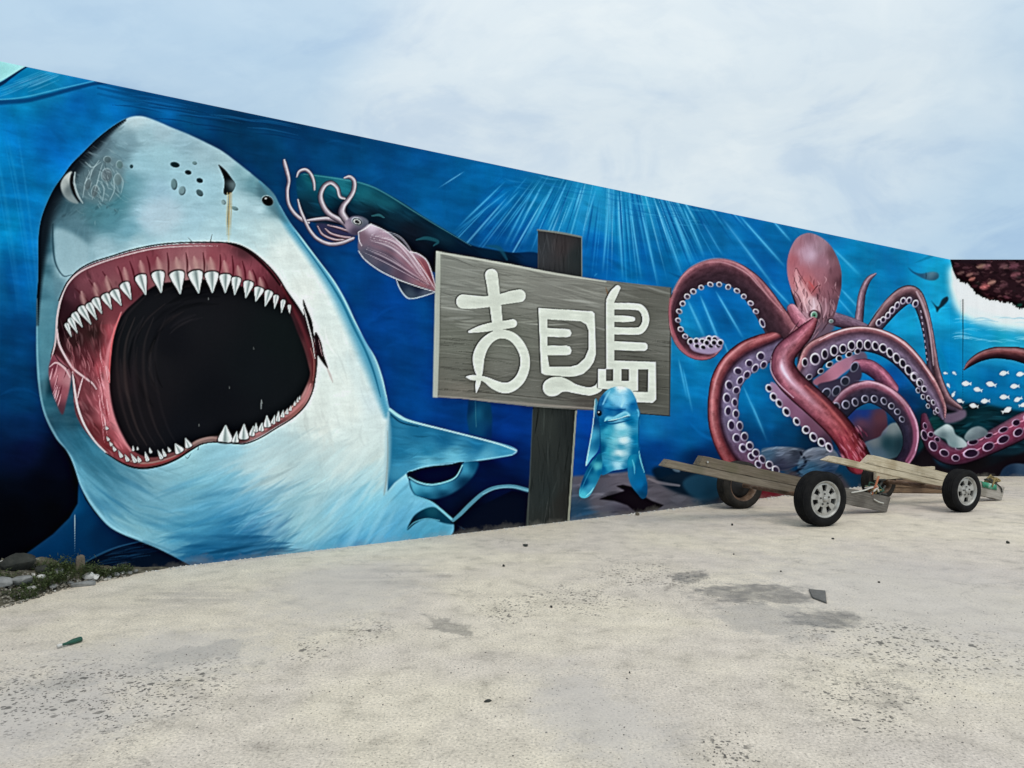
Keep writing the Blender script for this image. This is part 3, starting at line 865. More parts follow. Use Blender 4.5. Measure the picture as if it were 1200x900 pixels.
# gum folds over the upper teeth
for x0, y0, x1, y1 in ((88, 338, 104, 354), (104, 328, 117, 348), (120, 318, 132, 340), (138, 312, 144, 334), (152, 306, 158, 330), (172, 300, 176, 322), (196, 296, 197, 322), (218, 296, 219, 320), (238, 296, 239, 322), (258, 298, 257, 322), (272, 300, 273, 328), (284, 306, 288, 330), (296, 316, 302, 338), (308, 324, 315, 342)):
    stroke([(x0, y0, .8), ((x0 + x1) / 2 + 1, (y0 + y1) / 2, 2), (x1, y1, 1)], (74, 24, 34), .75, .9, clip=MOm)
for x, y in ((97, 348), (112, 338), (126, 330), (147, 320), (166, 312), (186, 308), (208, 308), (229, 307), (248, 308), (264, 312), (280, 318), (294, 324), (306, 332)):
    stroke([(x - 1.5, y - 6, 2), (x, y + 1, 5.5), (x + 2, y + 9, 4)], (184, 144, 138), .7, 1.0, clip=MOm)
INN = [(130, 420), (133, 396), (138, 378), (147, 364), (160, 352), (172, 341), (186, 333), (205, 330), (225, 328), (248, 328), (266, 331), (284, 336), (300, 343), (316, 350), (330, 358), (340, 368), (348, 388), (356, 408), (362, 430), (363, 440), (358, 454), (350, 468), (336, 480), (320, 492), (300, 504), (284, 511), (268, 514), (254, 511), (232, 515), (212, 527), (198, 531), (180, 536), (164, 533), (152, 524), (144, 512), (136, 494), (131, 476), (128, 450)]
inf = field([(150, 400, (18, 20, 24)), (145, 450, (30, 24, 28)), (160, 480, (22, 20, 24)), (180, 430, (22, 22, 26)), (240, 380, (20, 21, 25)), (300, 430, (15, 19, 23)), (250, 470, (13, 15, 20)), (220, 510, (14, 16, 22)), (330, 400, (14, 20, 22)), (240, 340, (18, 18, 22)), (200, 400, (16, 17, 22))])
fill(INN, inf, soft=.8, o=mouth)
INm = full_mask(INN)
for k in range(34):
    a0 = rnd.uniform(2.3, 4.4); r0 = rnd.uniform(52, 105)
    pts = [(246 + math.cos(a0 + t) * r0 * 1.1, 425 + math.sin(a0 + t) * r0, wv) for t, wv in ((0, .8), (.25, rnd.uniform(2, 6)), (.55, 1))]
    stroke(pts, rnd.choice([(46, 36, 36), (34, 31, 36), (4, 6, 8), (44, 38, 40), (6, 8, 12)]), rnd.uniform(.2, .45), 1.0, clip=INm)
for x, y in ((297, 408), (268.5, 454), (233, 498), (307, 472), (244, 350)):
    stroke([(x, y - 1.5, .5), (x + .4, y + 1, .8)], (110, 116, 112), .6, .7)
stroke([(306.5, 468, .4), (306, 474, .8), (306, 480, .4)], (150, 160, 160), .7, .6)
for x0, c in ((137, (58, 44, 44)), (146, (74, 56, 52)), (156, (40, 34, 38)), (168, (52, 42, 42)), (182, (34, 30, 34))):
    stroke([(x0 + 12, 372, 1), (x0 + 2, 400, 2.5), (x0, 430, 3.5), (x0 + 4, 465, 3.5), (x0 + 14, 500, 2.5), (x0 + 26, 522, 1)], c, .35, 1.0, clip=INm)
# glossy pink inner cheek and folds on the left
stroke([(142, 366, 1.4), (134, 388, 2.2), (127, 412, 3.6), (124, 440, 5), (127, 470, 5.5), (134, 495, 5), (144, 515, 4), (153, 528, 2)], (202, 122, 130), .75, .95, clip=MOm)
stroke([(141, 368, .8), (133, 392, 1.1), (129, 420, 1.2), (128, 448, 1.1)], (220, 80, 84), .8, .7, clip=MOm)
for k in range(26):
    x0 = rnd.uniform(112, 126); y0 = rnd.uniform(400, 500)
    stroke([(x0, y0, .4), (x0 + rnd.uniform(-2, 3), y0 + 8, .9), (x0 + 3, y0 + 20, .3)], rnd.choice([(236, 190, 196), (240, 170, 180), (150, 40, 54), (130, 36, 46)]), .6, .8, clip=MOm)
stroke([(60, 421, .6), (65, 400, 1.5), (67, 372, 1.6), (71.5, 350, 1.6), (79, 333, 1.6), (92, 320, 1.4), (110, 311, 1.2), (140, 301, 1.1), (180, 291.5, 1), (220, 288.5, .7), (262, 288, .2)], (186, 164, 168), .95, .5)
stroke([(67, 386, 1), (69, 402, 1.6), (76, 417, 1.6), (86, 432, 1.6), (100, 443, 1.5), (108, 449, 1.2), (113, 456, .7)], (196, 168, 174), .95, .5)
stroke([(85, 436, 1), (88, 460, 1.7), (92, 480, 1.7), (100, 500, 1.5), (112, 518, 1.3), (126, 532, .9)], (206, 182, 186), .95, .5)
stroke([(97, 443, .8), (93.5, 455, 1.2), (91, 466, .8)], (200, 172, 178), .9, .5)
for k in range(20):
    x0 = rnd.uniform(78, 108); y0 = rnd.uniform(396, 440)
    stroke([(x0, y0, .3), (x0 + 3, y0 + 7, 1), (x0 + 4, y0 + 16, .3)], rnd.choice([(170, 90, 100), (60, 20, 28), (196, 130, 136)]), .6, .8, clip=MOm)
CK = [(62, 416), (57, 432), (59, 450), (65, 470), (73, 486), (78, 470), (82, 452), (83, 438), (77, 428), (68, 418)]
fill(CK, field([(60, 430, (120, 54, 70)), (68, 440, (180, 110, 120)), (74, 460, (150, 80, 92)), (72, 482, (80, 46, 58)), (64, 460, (100, 44, 60)), (80, 445, (176, 120, 128))]), soft=.8, o=mouth)
for k in range(18):
    x0 = rnd.uniform(60, 80); y0 = rnd.uniform(424, 462)
    stroke([(x0, y0, .3), (x0 - 2, y0 + 9, 1), (x0 - 5, y0 + 18, .3)], rnd.choice([(226, 180, 186), (216, 160, 170), (90, 30, 44)]), .7, .8, clip=full_mask(CK))
stroke([(58, 430, .6), (66, 425, 1.4), (76, 432, 1.6), (82, 442, .8)], (200, 176, 180), .8, .6)
stroke([(63, 414, .8), (70, 424, 1), (80, 432, .8)], (24, 12, 18), .8, .7)
# lips: dark line round the whole mouth
LIP = [(69, 352), (74, 340), (80, 329), (92, 316.5), (108, 307.5), (130, 300.5), (152, 293.5), (180, 287.5), (210, 284.5), (240, 284), (266, 284.5), (282, 288), (298, 297), (314, 311), (326, 325), (336, 341), (348, 358), (359, 376), (368, 394), (371, 410), (371, 428), (369.5, 442), (366, 459), (358, 475), (344, 489), (324, 501.5), (304, 513.5), (286, 520), (268, 519), (250, 518)]
stroke([(x, y, 1.1) for x, y in LIP], (20, 12, 18), .95, .5)
stroke([(266, 285, 1), (284, 291, 2), (300, 302, 2.5), (316, 318, 2.2), (328, 334, 1.4)], (24, 16, 20), .8, .7)
stroke([(330, 336, 1.5), (346, 366, 3.4), (358, 394, 3.6), (365, 420, 2.6), (367, 440, 1.5)], (96, 34, 42), .75, .9)
stroke([(364, 408, .8), (368, 424, 1), (367, 446, .8)], (160, 90, 84), .7, .7)
stroke([(364, 450, 1.2), (358, 466, 2.2), (344, 481, 2.4), (326, 493, 2), (306, 506, 1.8), (286, 514, 1.6)], (190, 118, 120), .85, .7)
stroke([(350, 470, .6), (336, 482, .9), (318, 494, .8)], (226, 180, 172), .8, .6)
stroke([(262, 516, 1), (248, 513, 1.8), (232, 517, 2), (218, 526, 1.8), (204, 535, 1.6), (188, 540, 1.6), (170, 543, 1.8), (152, 540, 1.6)], (150, 116, 110), .85, .6)
stroke([(250, 518, .8), (236, 520.5, 1.2), (222, 528.5, 1.4), (208, 537.5, 1.4), (190, 545, 1.6), (170, 548.8, 1.7), (154, 547, 1.6), (140, 541, 1.4), (124, 531, 1)], (26, 12, 16), .95, .5)
stroke([(216, 530, .8), (200, 538, 1.2), (182, 543.5, 1.3), (164, 545, 1.2)], (160, 54, 58), .8, .6)
stroke([(216, 534, .3), (220, 537, .7), (224, 531, .3)], (60, 80, 90), .7, .6)
stroke([(233, 521, .5), (232, 527, .6)], (50, 60, 66), .8, .6)
stroke([(220, 278, .3), (226, 284.5, .7)], (30, 26, 30), .8, .5)
stroke([(248.5, 274, .3), (246.5, 284, .8)], (30, 26, 30), .8, .5)
# slits at the corner of the mouth
fill([(355, 351), (360, 362), (366, 378), (367.6, 398), (362, 390), (357, 374)], (40, 20, 26), 1, .3)
stroke([(355, 358, .6), (360, 376, 1), (366, 400, .8), (369, 420, .6)], (236, 240, 236), .8, .6)
fill([(369.5, 389), (376, 400), (379.5, 416), (384.5, 432), (376, 422), (370, 410)], (44, 28, 34), 1, .3)
stroke([(373, 396, .4), (376, 410, .8), (378, 418, .3)], (200, 150, 156), .7, .6)
stroke([(383, 430, 1.4), (387, 440, 2.2), (390, 448, .8)], (190, 150, 150), .5, 1.0)
# teeth
UT = [(78, 380, 84, 395.5, 5), (82.5, 374, 91, 391, 7), (87, 368, 97, 384, 8), (95, 361, 107, 380.6, 9), (104, 357, 113.6, 375, 8.5), (111.5, 351, 119.6, 368, 9), (123, 346, 131, 363, 9.5), (133.5, 341.5, 142.5, 358.6, 10.5), (145.5, 333, 154, 351.6, 11), (164.5, 324, 171, 346, 12.5), (184.8, 320, 189, 343.6, 14), (207, 320, 211.4, 345, 15.8), (228.8, 319.5, 233, 344, 15.5), (248, 320.5, 249, 343.6, 15), (264, 323, 264, 343.6, 13), (277, 326.5, 275, 346, 10.5), (291.5, 331, 288, 349.6, 11), (304, 338, 299.6, 353.6, 10.5), (315.5, 342, 310.6, 359.4, 9), (323.7, 347, 321.6, 362, 6), (332, 352.5, 329.6, 367.4, 5), (339, 358, 339.4, 368, 3.6)]


def tooth(bx, by, tx, ty, w, o):
    dx, dy = tx - bx, ty - by
    L = math.hypot(dx, dy)
    nx, ny = -dy / L, dx / L
    h = w / 2
    a = (bx + nx * h, by + ny * h); b = (bx - nx * h, by - ny * h)
    a2 = (bx + nx * h * .92 + dx * .28, by + ny * h * .92 + dy * .28); b2 = (bx - nx * h * .92 + dx * .28, by - ny * h * .92 + dy * .28)
    a3 = (bx + nx * h * .42 + dx * .68, by + ny * h * .42 + dy * .68); b3 = (bx - nx * h * .42 + dx * .68, by - ny * h * .42 + dy * .68)
    top = (bx - dx * .10, by - dy * .10)
    P = [top, a, a2, a3, (tx, ty), b3, b2, b]
    Q = [((x - bx - dx * .35) * 1.16 + bx + dx * .33, (y - by - dy * .35) * 1.10 + by + dy * .33) for x, y in P]
    fill(Q, (22, 16, 20), .8, .5)

    def shade(X, Y):
        u = ((X - bx) * nx + (Y - by) * ny) / h
        v = ((X - bx) * dx + (Y - by) * dy) / (L * L)
        c = lerp_stops(np.clip(u * (1 + np.clip(v, 0, 1)), -1.2, 1.2), [(-1.2, (228, 232, 228)), (-.55, (214, 222, 220)), (-.1, (120, 134, 136)), (.35, (176, 188, 188)), (1.0, (240, 242, 238)), (1.2, (240, 242, 238))])
        return c
    fill(P, shade, 1, 0, o=o, n=5)


for t in UT:
    tooth(*t, oid('tooth', shark))
LT = [(126, 503, 123.5, 499, 3), (127.5, 516, 124.5, 511, 3), (131, 522, 128, 517, 3), (135, 528, 131.5, 522, 3.2), (142.5, 535.5, 138.5, 527.5, 3.6), (150, 540, 146, 532, 4), (159, 541, 153, 531, 4.4), (164, 541, 161, 534, 4), (173, 539.5, 169.5, 528.5, 4), (177, 530.5, 175, 524.5, 3), (189.5, 537, 184.5, 527, 4), (193.5, 534.5, 190, 525.5, 3.6), (199, 529, 196.5, 523.5, 3), (156, 528, 156, 522, 2.6), (161.5, 527, 161, 523, 2.2), (211, 529.5, 205, 519.5, 10), (221.5, 523.5, 217, 513, 7.5),
      (264, 517, 264.4, 498, 16), (275.5, 518, 277.6, 505, 7), (285.5, 513.5, 286, 496.4, 11), (295, 510, 297, 498.5, 6), (300, 505.5, 300, 495, 4.5), (306, 504.5, 307, 495, 6), (313.4, 499.5, 312.6, 486.4, 8), (320, 496, 322, 486, 4.6), (325.6, 493, 326.4, 481, 4.6), (331, 488.5, 332, 480, 4), (336, 485, 337, 478, 3.6), (340, 481, 341, 474.5, 2.8), (345, 475, 346, 469, 2.4), (348.6, 471, 349, 465, 2.2), (351, 468, 351.4, 463, 2)]
for t in LT:
    tooth(*t, oid('tooth', shark))
stroke([(256, 517.5, .8), (266, 519, 1), (278, 518.8, .8)], (16, 12, 14), .8, .5)

# ---------------- squid
squid = oid('painted_squid', 0, 'pale pink squid painted beside the shark')
lil = [(-1, (70, 62, 78)), (-.45, (200, 190, 202)), (.1, (156, 136, 150)), (1, (48, 42, 60))]
fill([(464, 326), (468, 336), (474, 346), (480, 350), (492, 348), (500, 346), (511, 342), (500, 336), (484, 330)], field([(470, 335, (30, 44, 70)), (480, 345, (60, 76, 96)), (500, 343, (76, 86, 108)), (490, 336, (24, 34, 60))]), o=squid)
stroke([(464, 326, .6), (468, 337, .9), (475, 347, 1), (482, 350, .9), (496, 347, .8), (511, 342, .6)], (186, 196, 208), .8, .5)
fill([(480, 295), (490, 298), (500, 306), (506, 320), (511.5, 339), (505, 334), (494, 318)], field([(485, 298, (150, 116, 136)), (495, 310, (140, 70, 82)), (504, 325, (130, 60, 72))]), o=squid)
stroke([(480, 295, .6), (490, 297.5, .9), (500, 305.5, .9), (506, 320, .9), (511, 339, .6)], (206, 196, 206), .8, .5)
stroke([(484, 299, .4), (492, 306, .7), (500, 320, .7), (510, 338, .4)], (196, 120, 124), .8, .6)
tube([(333, 188, 1.6), (334, 193, 2.6), (336.5, 202, 2.6), (338.4, 212, 2.2), (336.6, 224, 2.2), (338, 238, 2.2), (344, 249, 2.4), (353, 257, 2.4), (361, 261, 2)], lil, squid, jitter=.03)
tube([(348, 207, 1), (351, 201, 2), (358, 199, 2.2), (364, 204, 2.2), (367.6, 213, 2.1), (368.4, 222, 1.4)], lil, squid, jitter=.03)
tube([(360, 258.5, 1.4), (372, 257, 2.4), (386, 256.5, 2.8), (400, 260, 3), (412, 268, 3)], lil, squid, jitter=.03)
fill([(370, 262), (384, 262), (404, 267), (416, 276), (408, 284), (392, 283), (378, 276)], (60, 48, 76), .8, 1.2)
for a in ([(372, 265, .8), (378, 275, 1.8), (392, 281, 1.8), (408, 281, 1.4)], [(381, 268, .8), (388, 274, 1.8), (402, 278, 2), (414, 279, 1.6)], [(384, 264, .8), (396, 267, 1.6), (408, 271, 1.6)]):
    tube(a, [(-1, (70, 44, 58)), (-.4, (190, 164, 174)), (.3, (116, 74, 86)), (1, (34, 22, 38))], squid, jitter=.03)
tube([(349, 234, 1), (352, 246, 1.9), (357, 258, 2.1), (363, 270, 2.2), (372, 280, 2.4), (386, 286, 2.6), (400, 285, 2.6), (413, 280, 2.2)], lil, squid, jitter=.03)
tube([(404, 232.5, 1.4), (398.5, 230, 2.2), (395.6, 220, 2.6), (388, 214, 2.8), (380, 218, 3), (375.6, 229, 3.2), (378.5, 241, 3.4), (386, 251, 3.4), (398, 258, 3.4), (409, 266, 3.4)], lil, squid, jitter=.03)
tube([(404, 208.6, 1.4), (410, 207.5, 2.4), (415, 213, 2.8), (414, 224, 3), (408, 234, 3.2), (402.5, 241, 3.6), (400.5, 249, 4.4), (405, 257, 4.6), (411, 264, 4.4)], lil, squid, jitter=.03)
fill([(404, 262), (412, 254), (424, 254), (432, 260), (428, 270), (418, 276), (408, 272)], field([(408, 264, (150, 128, 150)), (416, 258, (120, 106, 130)), (426, 262, (84, 92, 110)), (416, 272, (70, 60, 84))]), o=squid, soft=.5)
ring(418.5, 259.6, 7, 5, .35, (40, 46, 58), (150, 160, 172), t=.22)
ring(418.5, 260, 5, 3.2, .35, (14, 14, 20), (236, 238, 240), t=.36)
fill([(428, 266), (435, 262.5), (450, 270), (468, 284), (480, 296), (494, 314), (511, 340), (500, 338), (480, 332), (464, 326), (444, 316), (428, 304), (420, 293), (420, 280), (422, 271)], field([(435, 266, (206, 184, 206)), (450, 274, (170, 138, 160)), (425, 278, (120, 90, 108)), (440, 285, (120, 96, 116)), (430, 298, (76, 80, 100)), (455, 300, (96, 78, 96)), (470, 295, (160, 124, 144)), (450, 314, (66, 70, 96)), (480, 315, (150, 104, 124)), (470, 322, (84, 66, 88)), (500, 332, (150, 90, 100)), (490, 310, (170, 130, 146))]), o=squid, soft=.4)
for k in range(26):
    v = rnd.uniform(.05, .95)
    x0, y0 = 424 + 16 * (1 - v), 300 - 34 * (1 - v) * 1.0
    xm, ym = 452 + 22 * (1 - v), 314 - 36 * (1 - v)
    stroke([(x0, y0, .3), (xm, ym, rnd.uniform(.5, 1.2)), (506 + rnd.uniform(-6, 3), 338 - 6 * (1 - v), .3)], rnd.choice([(214, 198, 210), (196, 176, 192), (60, 52, 74), (90, 70, 92), (150, 96, 112)]), .55, .8)
stroke([(420, 272, .8), (428, 268, 1), (435, 262.6, 1)], (226, 214, 224), .8, .6)
stroke([(420, 272, .8), (421, 282, .8), (424, 288, .6)], (216, 204, 214), .8, .6)
stroke([(420, 294, .5), (428, 304.5, .8), (444, 316.5, .8), (464, 326.5, .8), (490, 336, .7), (510, 342, .5)], (206, 206, 216), .85, .5)
stroke([(435, 263, .5), (452, 271, .9), (470, 285.5, .9), (482, 298, .9), (496, 316, .8), (510, 339, .5)], (214, 200, 212), .8, .6)

# ---------------- painted sea bed behind dolphin and octopus
bed = oid('painted_seabed')
fill([(668, 558), (700, 556), (740, 552), (775, 560), (800, 552), (842, 556), (860, 570), (930, 580), (930, 600), (668, 640)], field([(690, 562, (84, 80, 92)), (730, 565, (96, 90, 102)), (700, 590, (88, 84, 94)), (685, 600, (30, 64, 92)), (740, 595, (60, 56, 68)), (775, 575, (84, 80, 90)), (800, 585, (78, 78, 88)), (830, 580, (40, 70, 92)), (850, 588, (40, 40, 52)), (900, 590, (50, 24, 34))]), o=bed, smooth=False, soft=1.5)
BEDm = (own == bed).astype(np.float32)
brush(140, (670, 556, 880, 615), lambda x, y: -.1, 28, 2.4, .25, .55, BEDm, 61)
fill([(764, 551), (775, 546), (800, 546), (822, 553), (838, 561), (842, 575), (815, 582), (790, 576), (772, 565)], (6, 24, 40), .9, 2)
fill([(800, 566), (815, 556), (838, 558), (848, 572), (838, 584), (812, 582)], (24, 66, 92), .85, 2)
fill([(786, 545), (794, 548), (797, 553), (790, 552)], (86, 104, 120), .8, 1)
stroke([(760, 561, 2), (775, 566, 3), (796, 569, 2)], (120, 110, 118), .7, .8)
fill([(892, 527), (904, 524), (925, 524), (942, 526), (946, 534), (936, 544), (920, 552), (900, 550), (893, 540)], field([(900, 530, (64, 92, 118)), (920, 528, (96, 104, 122)), (935, 535, (50, 56, 72)), (915, 545, (50, 52, 72))]), 1, 1, o=bed)
fill([(936, 540), (944, 528), (958, 524), (976, 526), (984, 540), (975, 556), (950, 560), (936, 552)], field([(950, 532, (104, 110, 126)), (970, 535, (100, 106, 120)), (950, 550, (44, 84, 114)), (972, 550, (30, 54, 84))]), 1, 1, o=bed)
stroke([(938, 530, 2), (944, 542, 3), (934, 552, 3), (924, 556, 2)], (10, 12, 26), .8, .9)
fill([(920, 552), (950, 560), (985, 556), (1000, 600), (915, 600)], (66, 56, 62), .9, 3, o=bed)

# dark reef and boulders on the right
reef = oid('painted_reef')
fill([(1100, 478), (1125, 474), (1150, 473), (1175, 478), (1200, 482), (1260, 486), (1340, 480), (1470, 484), (1470, 530), (1090, 530), (1070, 500), (1090, 490)], field([(1110, 485, (20, 24, 30)), (1130, 480, (10, 34, 40)), (1160, 482, (8, 42, 52)), (1185, 488, (8, 44, 56)), (1150, 500, (8, 54, 66)), (1100, 500, (10, 60, 62)), (1170, 505, (12, 24, 36)), (1240, 500, (10, 30, 44))]), o=reef, soft=2)
REm = (own == reef).astype(np.float32)
brush(340, (1080, 474, 1460, 525), lambda x, y: -.05, 22, 1.8, .5, .6, REm, 62, (16, 84, 92))
fill([(1085, 520), (1100, 545), (1140, 552), (1200, 530), (1260, 505), (1340, 520), (1470, 516), (1470, 600), (1080, 600)], (16, 10, 16), 1, 2.5, o=reef)
fill([(1172, 556), (1178, 547), (1190, 543), (1210, 545), (1240, 548), (1250, 565), (1175, 565)], field([(1180, 552, (20, 40, 64)), (1200, 548, (44, 66, 90))]), 1, 1)

ROm = ((own == bed) | (own == reef)).astype(np.float32)
for a_ in ([(893, 529, 1), (905, 525.5, 2.4), (925, 525.5, 2.6), (941, 528, 1)], [(938, 538, 1), (946, 529.5, 2.2), (960, 526, 2.6), (976, 528.5, 1)]):
    stroke(a_, (124, 132, 148), .7, 1.0)
stroke([(896, 543, 1), (915, 549, 2.4), (936, 545, 1)], (34, 40, 62), .7, 1.0)
brush(160, (885, 520, 1000, 560), lambda x, y: -.25, 16, 1.2, .22, .6, ROm, 63)
# ---------------- sign board on a post
sign = oid('painted_sign', 0, 'weathered grey wooden signboard painted with three white characters')
post = oid('post', sign)
PT = [(630, 269), (681.5, 277.5), (682, 330), (676, 482), (671.7, 547), (666, 640), (614, 640), (621.7, 547), (624.5, 480), (630, 330)]
fill(PT, field([(635, 290, (52, 54, 58)), (660, 290, (58, 52, 54)), (675, 300, (40, 46, 48)), (640, 500, (46, 50, 48)), (665, 500, (36, 40, 40)), (640, 580, (40, 46, 46)), (660, 590, (40, 40, 38))]), o=post, smooth=False)
PTm = full_mask(PT, False)
brush(420, (614, 270, 682, 618), lambda x, y: 1.6, 34, .8, .22, .7, PTm, 71, None, .012)
stroke([(630, 269.5, 1.2), (655, 272.6, 1.6), (681, 277.6, 1.3)], (120, 118, 108), .9, .5)
stroke([(681.5, 278, .8), (681.8, 326, .9)], (126, 122, 104), .8, .5)
stroke([(630.5, 270, .8), (630.5, 316, .8)], (70, 66, 62), .6, .6)
stroke([(675, 482, 1.3), (670.6, 547, 1.4), (665.6, 620, 1.5)], (130, 132, 114), .9, .4)
stroke([(624.5, 480, .9), (621.5, 547, 1), (618, 618, 1)], (64, 70, 64), .7, .6)
board = oid('board', sign)
BD = [(511, 294), (552, 301), (593, 308.5), (645, 318.5), (700, 327.5), (745, 332.5), (787, 337), (786.5, 400), (785, 487.5), (740, 484), (700, 481), (673, 480), (623, 476.5), (577, 471.5), (540, 467), (507.5, 465.5), (508.5, 400)]
fill(BD, field([(530, 305, (126, 128, 122)), (540, 340, (128, 130, 124)), (540, 400, (106, 108, 100)), (540, 440, (100, 101, 94)), (600, 330, (134, 135, 128)), (600, 400, (112, 114, 106)), (600, 450, (108, 108, 102)), (650, 340, (124, 124, 118)), (700, 350, (122, 122, 116)), (700, 420, (104, 104, 98)), (760, 350, (98, 98, 92)), (765, 400, (104, 104, 98)), (770, 460, (88, 88, 82)), (660, 450, (100, 100, 94)), (540, 455, (112, 108, 100)), (690, 474, (84, 80, 76))]), o=board, smooth=False)
BDm = full_mask(BD, False)


def bdir(x, y):
    return 0.17 - (y - 300) * 0.0006


brush(900, (510, 296, 786, 486), bdir, 70, .8, .13, .6, BDm, 72, None, .012)
brush(60, (510, 300, 786, 400), bdir, 46, 2.2, .06, .8, BDm, 73, (190, 192, 186), .02)
for k in range(26):
    x0 = rnd.choice([rnd.uniform(510, 570), rnd.uniform(740, 785)]); y0 = rnd.uniform(395, 460)
    stroke([(x0 - 20, y0 - 2, .2), (x0, y0, .7), (x0 + 20, y0 + 2, .2)], (60, 60, 56), .6, .7, clip=BDm)
stroke([(512, 296, 1.4), (560, 304, 1.8), (600, 311, 2.2), (650, 321, 1.8), (710, 330, 1.2)], (176, 178, 166), .8, .7, clip=BDm)
fill([(511, 294), (517, 296), (516, 330), (515, 400), (513, 466), (507, 465.5), (508.5, 400)], (164, 168, 158), .95, .4, smooth=False)
stroke([(516.5, 298, .5), (515.5, 400, .5), (513.5, 464, .5)], (90, 92, 86), .7, .5)
stroke([(514, 464, 1.2), (577, 469.5, 2), (640, 475, 2), (700, 479, 1.4)], (140, 130, 122), .7, .7, clip=BDm)
stroke([(520, 456, .4), (600, 463, .8), (680, 471, .4)], (64, 60, 56), .6, .7, clip=BDm)
stroke([(786, 338, .6), (785.4, 400, .9), (784.5, 486, .9)], (58, 56, 52), .8, .5)
stroke([(700, 481, .5), (740, 484, .8), (785, 487.4, .8)], (46, 42, 40), .8, .5)
stroke([(710, 337, .6), (712, 345, 1.2), (710, 352, .5)], (140, 90, 54), .7, .7)

GC, GS = (206, 211, 201), (40, 42, 40)


def glyph(parts, holes=(), o=None):
    """one white character: union of strokes and polygons, minus holes, with a dark edge"""
    M = np.zeros((CH, CW), np.float32)
    for kind, pts in parts:
        if kind == 's':
            f = tube_field(pts)
            w, D, LS, T, R = f
            m = np.clip((1 - D) * R * S + .5, 0, 1)
        else:
            w, m = poly_mask(spline(pts, 6, True) if kind == 'p' else np.array(pts, float))
            m = np.clip(m, 0, 1)
        sl = np.s_[w[1]:w[3], w[0]:w[2]]
        M[sl] = np.maximum(M[sl], m)
    for kind, pts in holes:
        w, m = poly_mask(spline(pts, 6, True) if kind == 'p' else np.array(pts, float))
        sl = np.s_[w[1]:w[3], w[0]:w[2]]
        M[sl] *= 1 - np.clip(m, 0, 1)
    ys, xs = np.where(M > .01)
    w = (max(0, xs.min() - 8), max(0, ys.min() - 8), xs.max() + 8, ys.max() + 8)
    sl = np.s_[w[1]:w[3], w[0]:w[2]]
    m = M[sl]
    sh = blur(np.roll(np.roll(m, -2, 1), -1, 0), .6)
    put(w, np.clip(np.maximum(sh, blur(m, .5)) * 1.2, 0, 1) * .85, col(GS))
    c = col(GC) * (1 + .08 * (noise_win(w, 3, 2, 81, .1, 4) - .5))[..., None]
    put(w, m, c, o)


z = lambda ox, oy, k: (lambda x, y: (ox + x / k, oy + y / k))
a1, a2, b1, b2 = z(500, 260, 6), z(500, 360, 6), z(600, 300, 6), z(600, 400, 6)
glyph([
    ('s', [(*a1(455, 375), 7.6), (*a1(465, 440), 7.2), (*a1(480, 560), 6.9), (*a1(495, 690), 6.4), (*a1(500, 760), 6)]),
    ('s', [(*a1(258, 560), 8.5), (*a1(330, 564), 7.8), (*a1(440, 560), 6.4), (*a1(520, 545), 6.4), (*a1(600, 528), 7.4), (*a1(652, 520), 7.6)]),
    ('s', [(*a1(300, 772), 1.5), (*a1(380, 752), 4), (*a1(470, 735), 5), (*a1(560, 722), 5), (*a1(606, 714), 5)]),
    ('s', [(*a2(372, 480), 3), (*a2(366, 430), 5.4), (*a2(366, 350), 7), (*a2(398, 270), 6.6), (*a2(455, 212), 5.6), (*a2(525, 188), 5.2), (*a2(600, 208), 5.4), (*a2(655, 265), 5.6), (*a2(688, 340), 5.6), (*a2(690, 420), 5.8), (*a2(660, 500), 6), (*a2(605, 553), 6.2), (*a2(545, 568), 6.2), (*a2(475, 545), 5.4), (*a2(420, 512), 3.6), (*a2(375, 495), 2.4)]),
    ('s', [(*a2(380, 500), 2.6), (*a2(345, 496), 3.2), (*a2(315, 494), 3), (*a2(280, 490), .8)]),
    ('s', [(*a2(372, 480), 3), (*a2(360, 540), 2.9), (*a2(348, 600), .6)]),
], o=oid('character', sign))
glyph([('q', [a2(785, 5), a2(1165, 28), a2(1182, 45), a2(1190, 330), a2(1175, 385), a2(1145, 430), a2(1100, 470), a2(1050, 485), a2(1000, 490), a2(830, 476), a2(805, 462)]),
       ('s', [(*a2(868, 568), 8), (*a2(885, 562), 11), (*a2(930, 545), 9.4), (*a2(985, 552), 7), (*a2(1040, 572), 5.4), (*a2(1120, 590), 4.8), (*b2(560, 350), 4.8), (*b2(610, 325), 4.8), (*b2(634, 270), 4.6)])],
      holes=[('q', [a2(850, 85), a2(1085, 100), a2(1122, 122), a2(1140, 170), a2(1140, 290), a2(1112, 358), a2(1062, 404), a2(1010, 418), a2(862, 418), a2(850, 338), a2(985, 338), a2(1012, 330), a2(1020, 305), a2(1008, 278), a2(985, 270), a2(850, 270), a2(850, 208), a2(985, 212), a2(1010, 205), a2(1020, 182), a2(1008, 158), a2(985, 152), a2(850, 145)])], o=oid('character', sign))
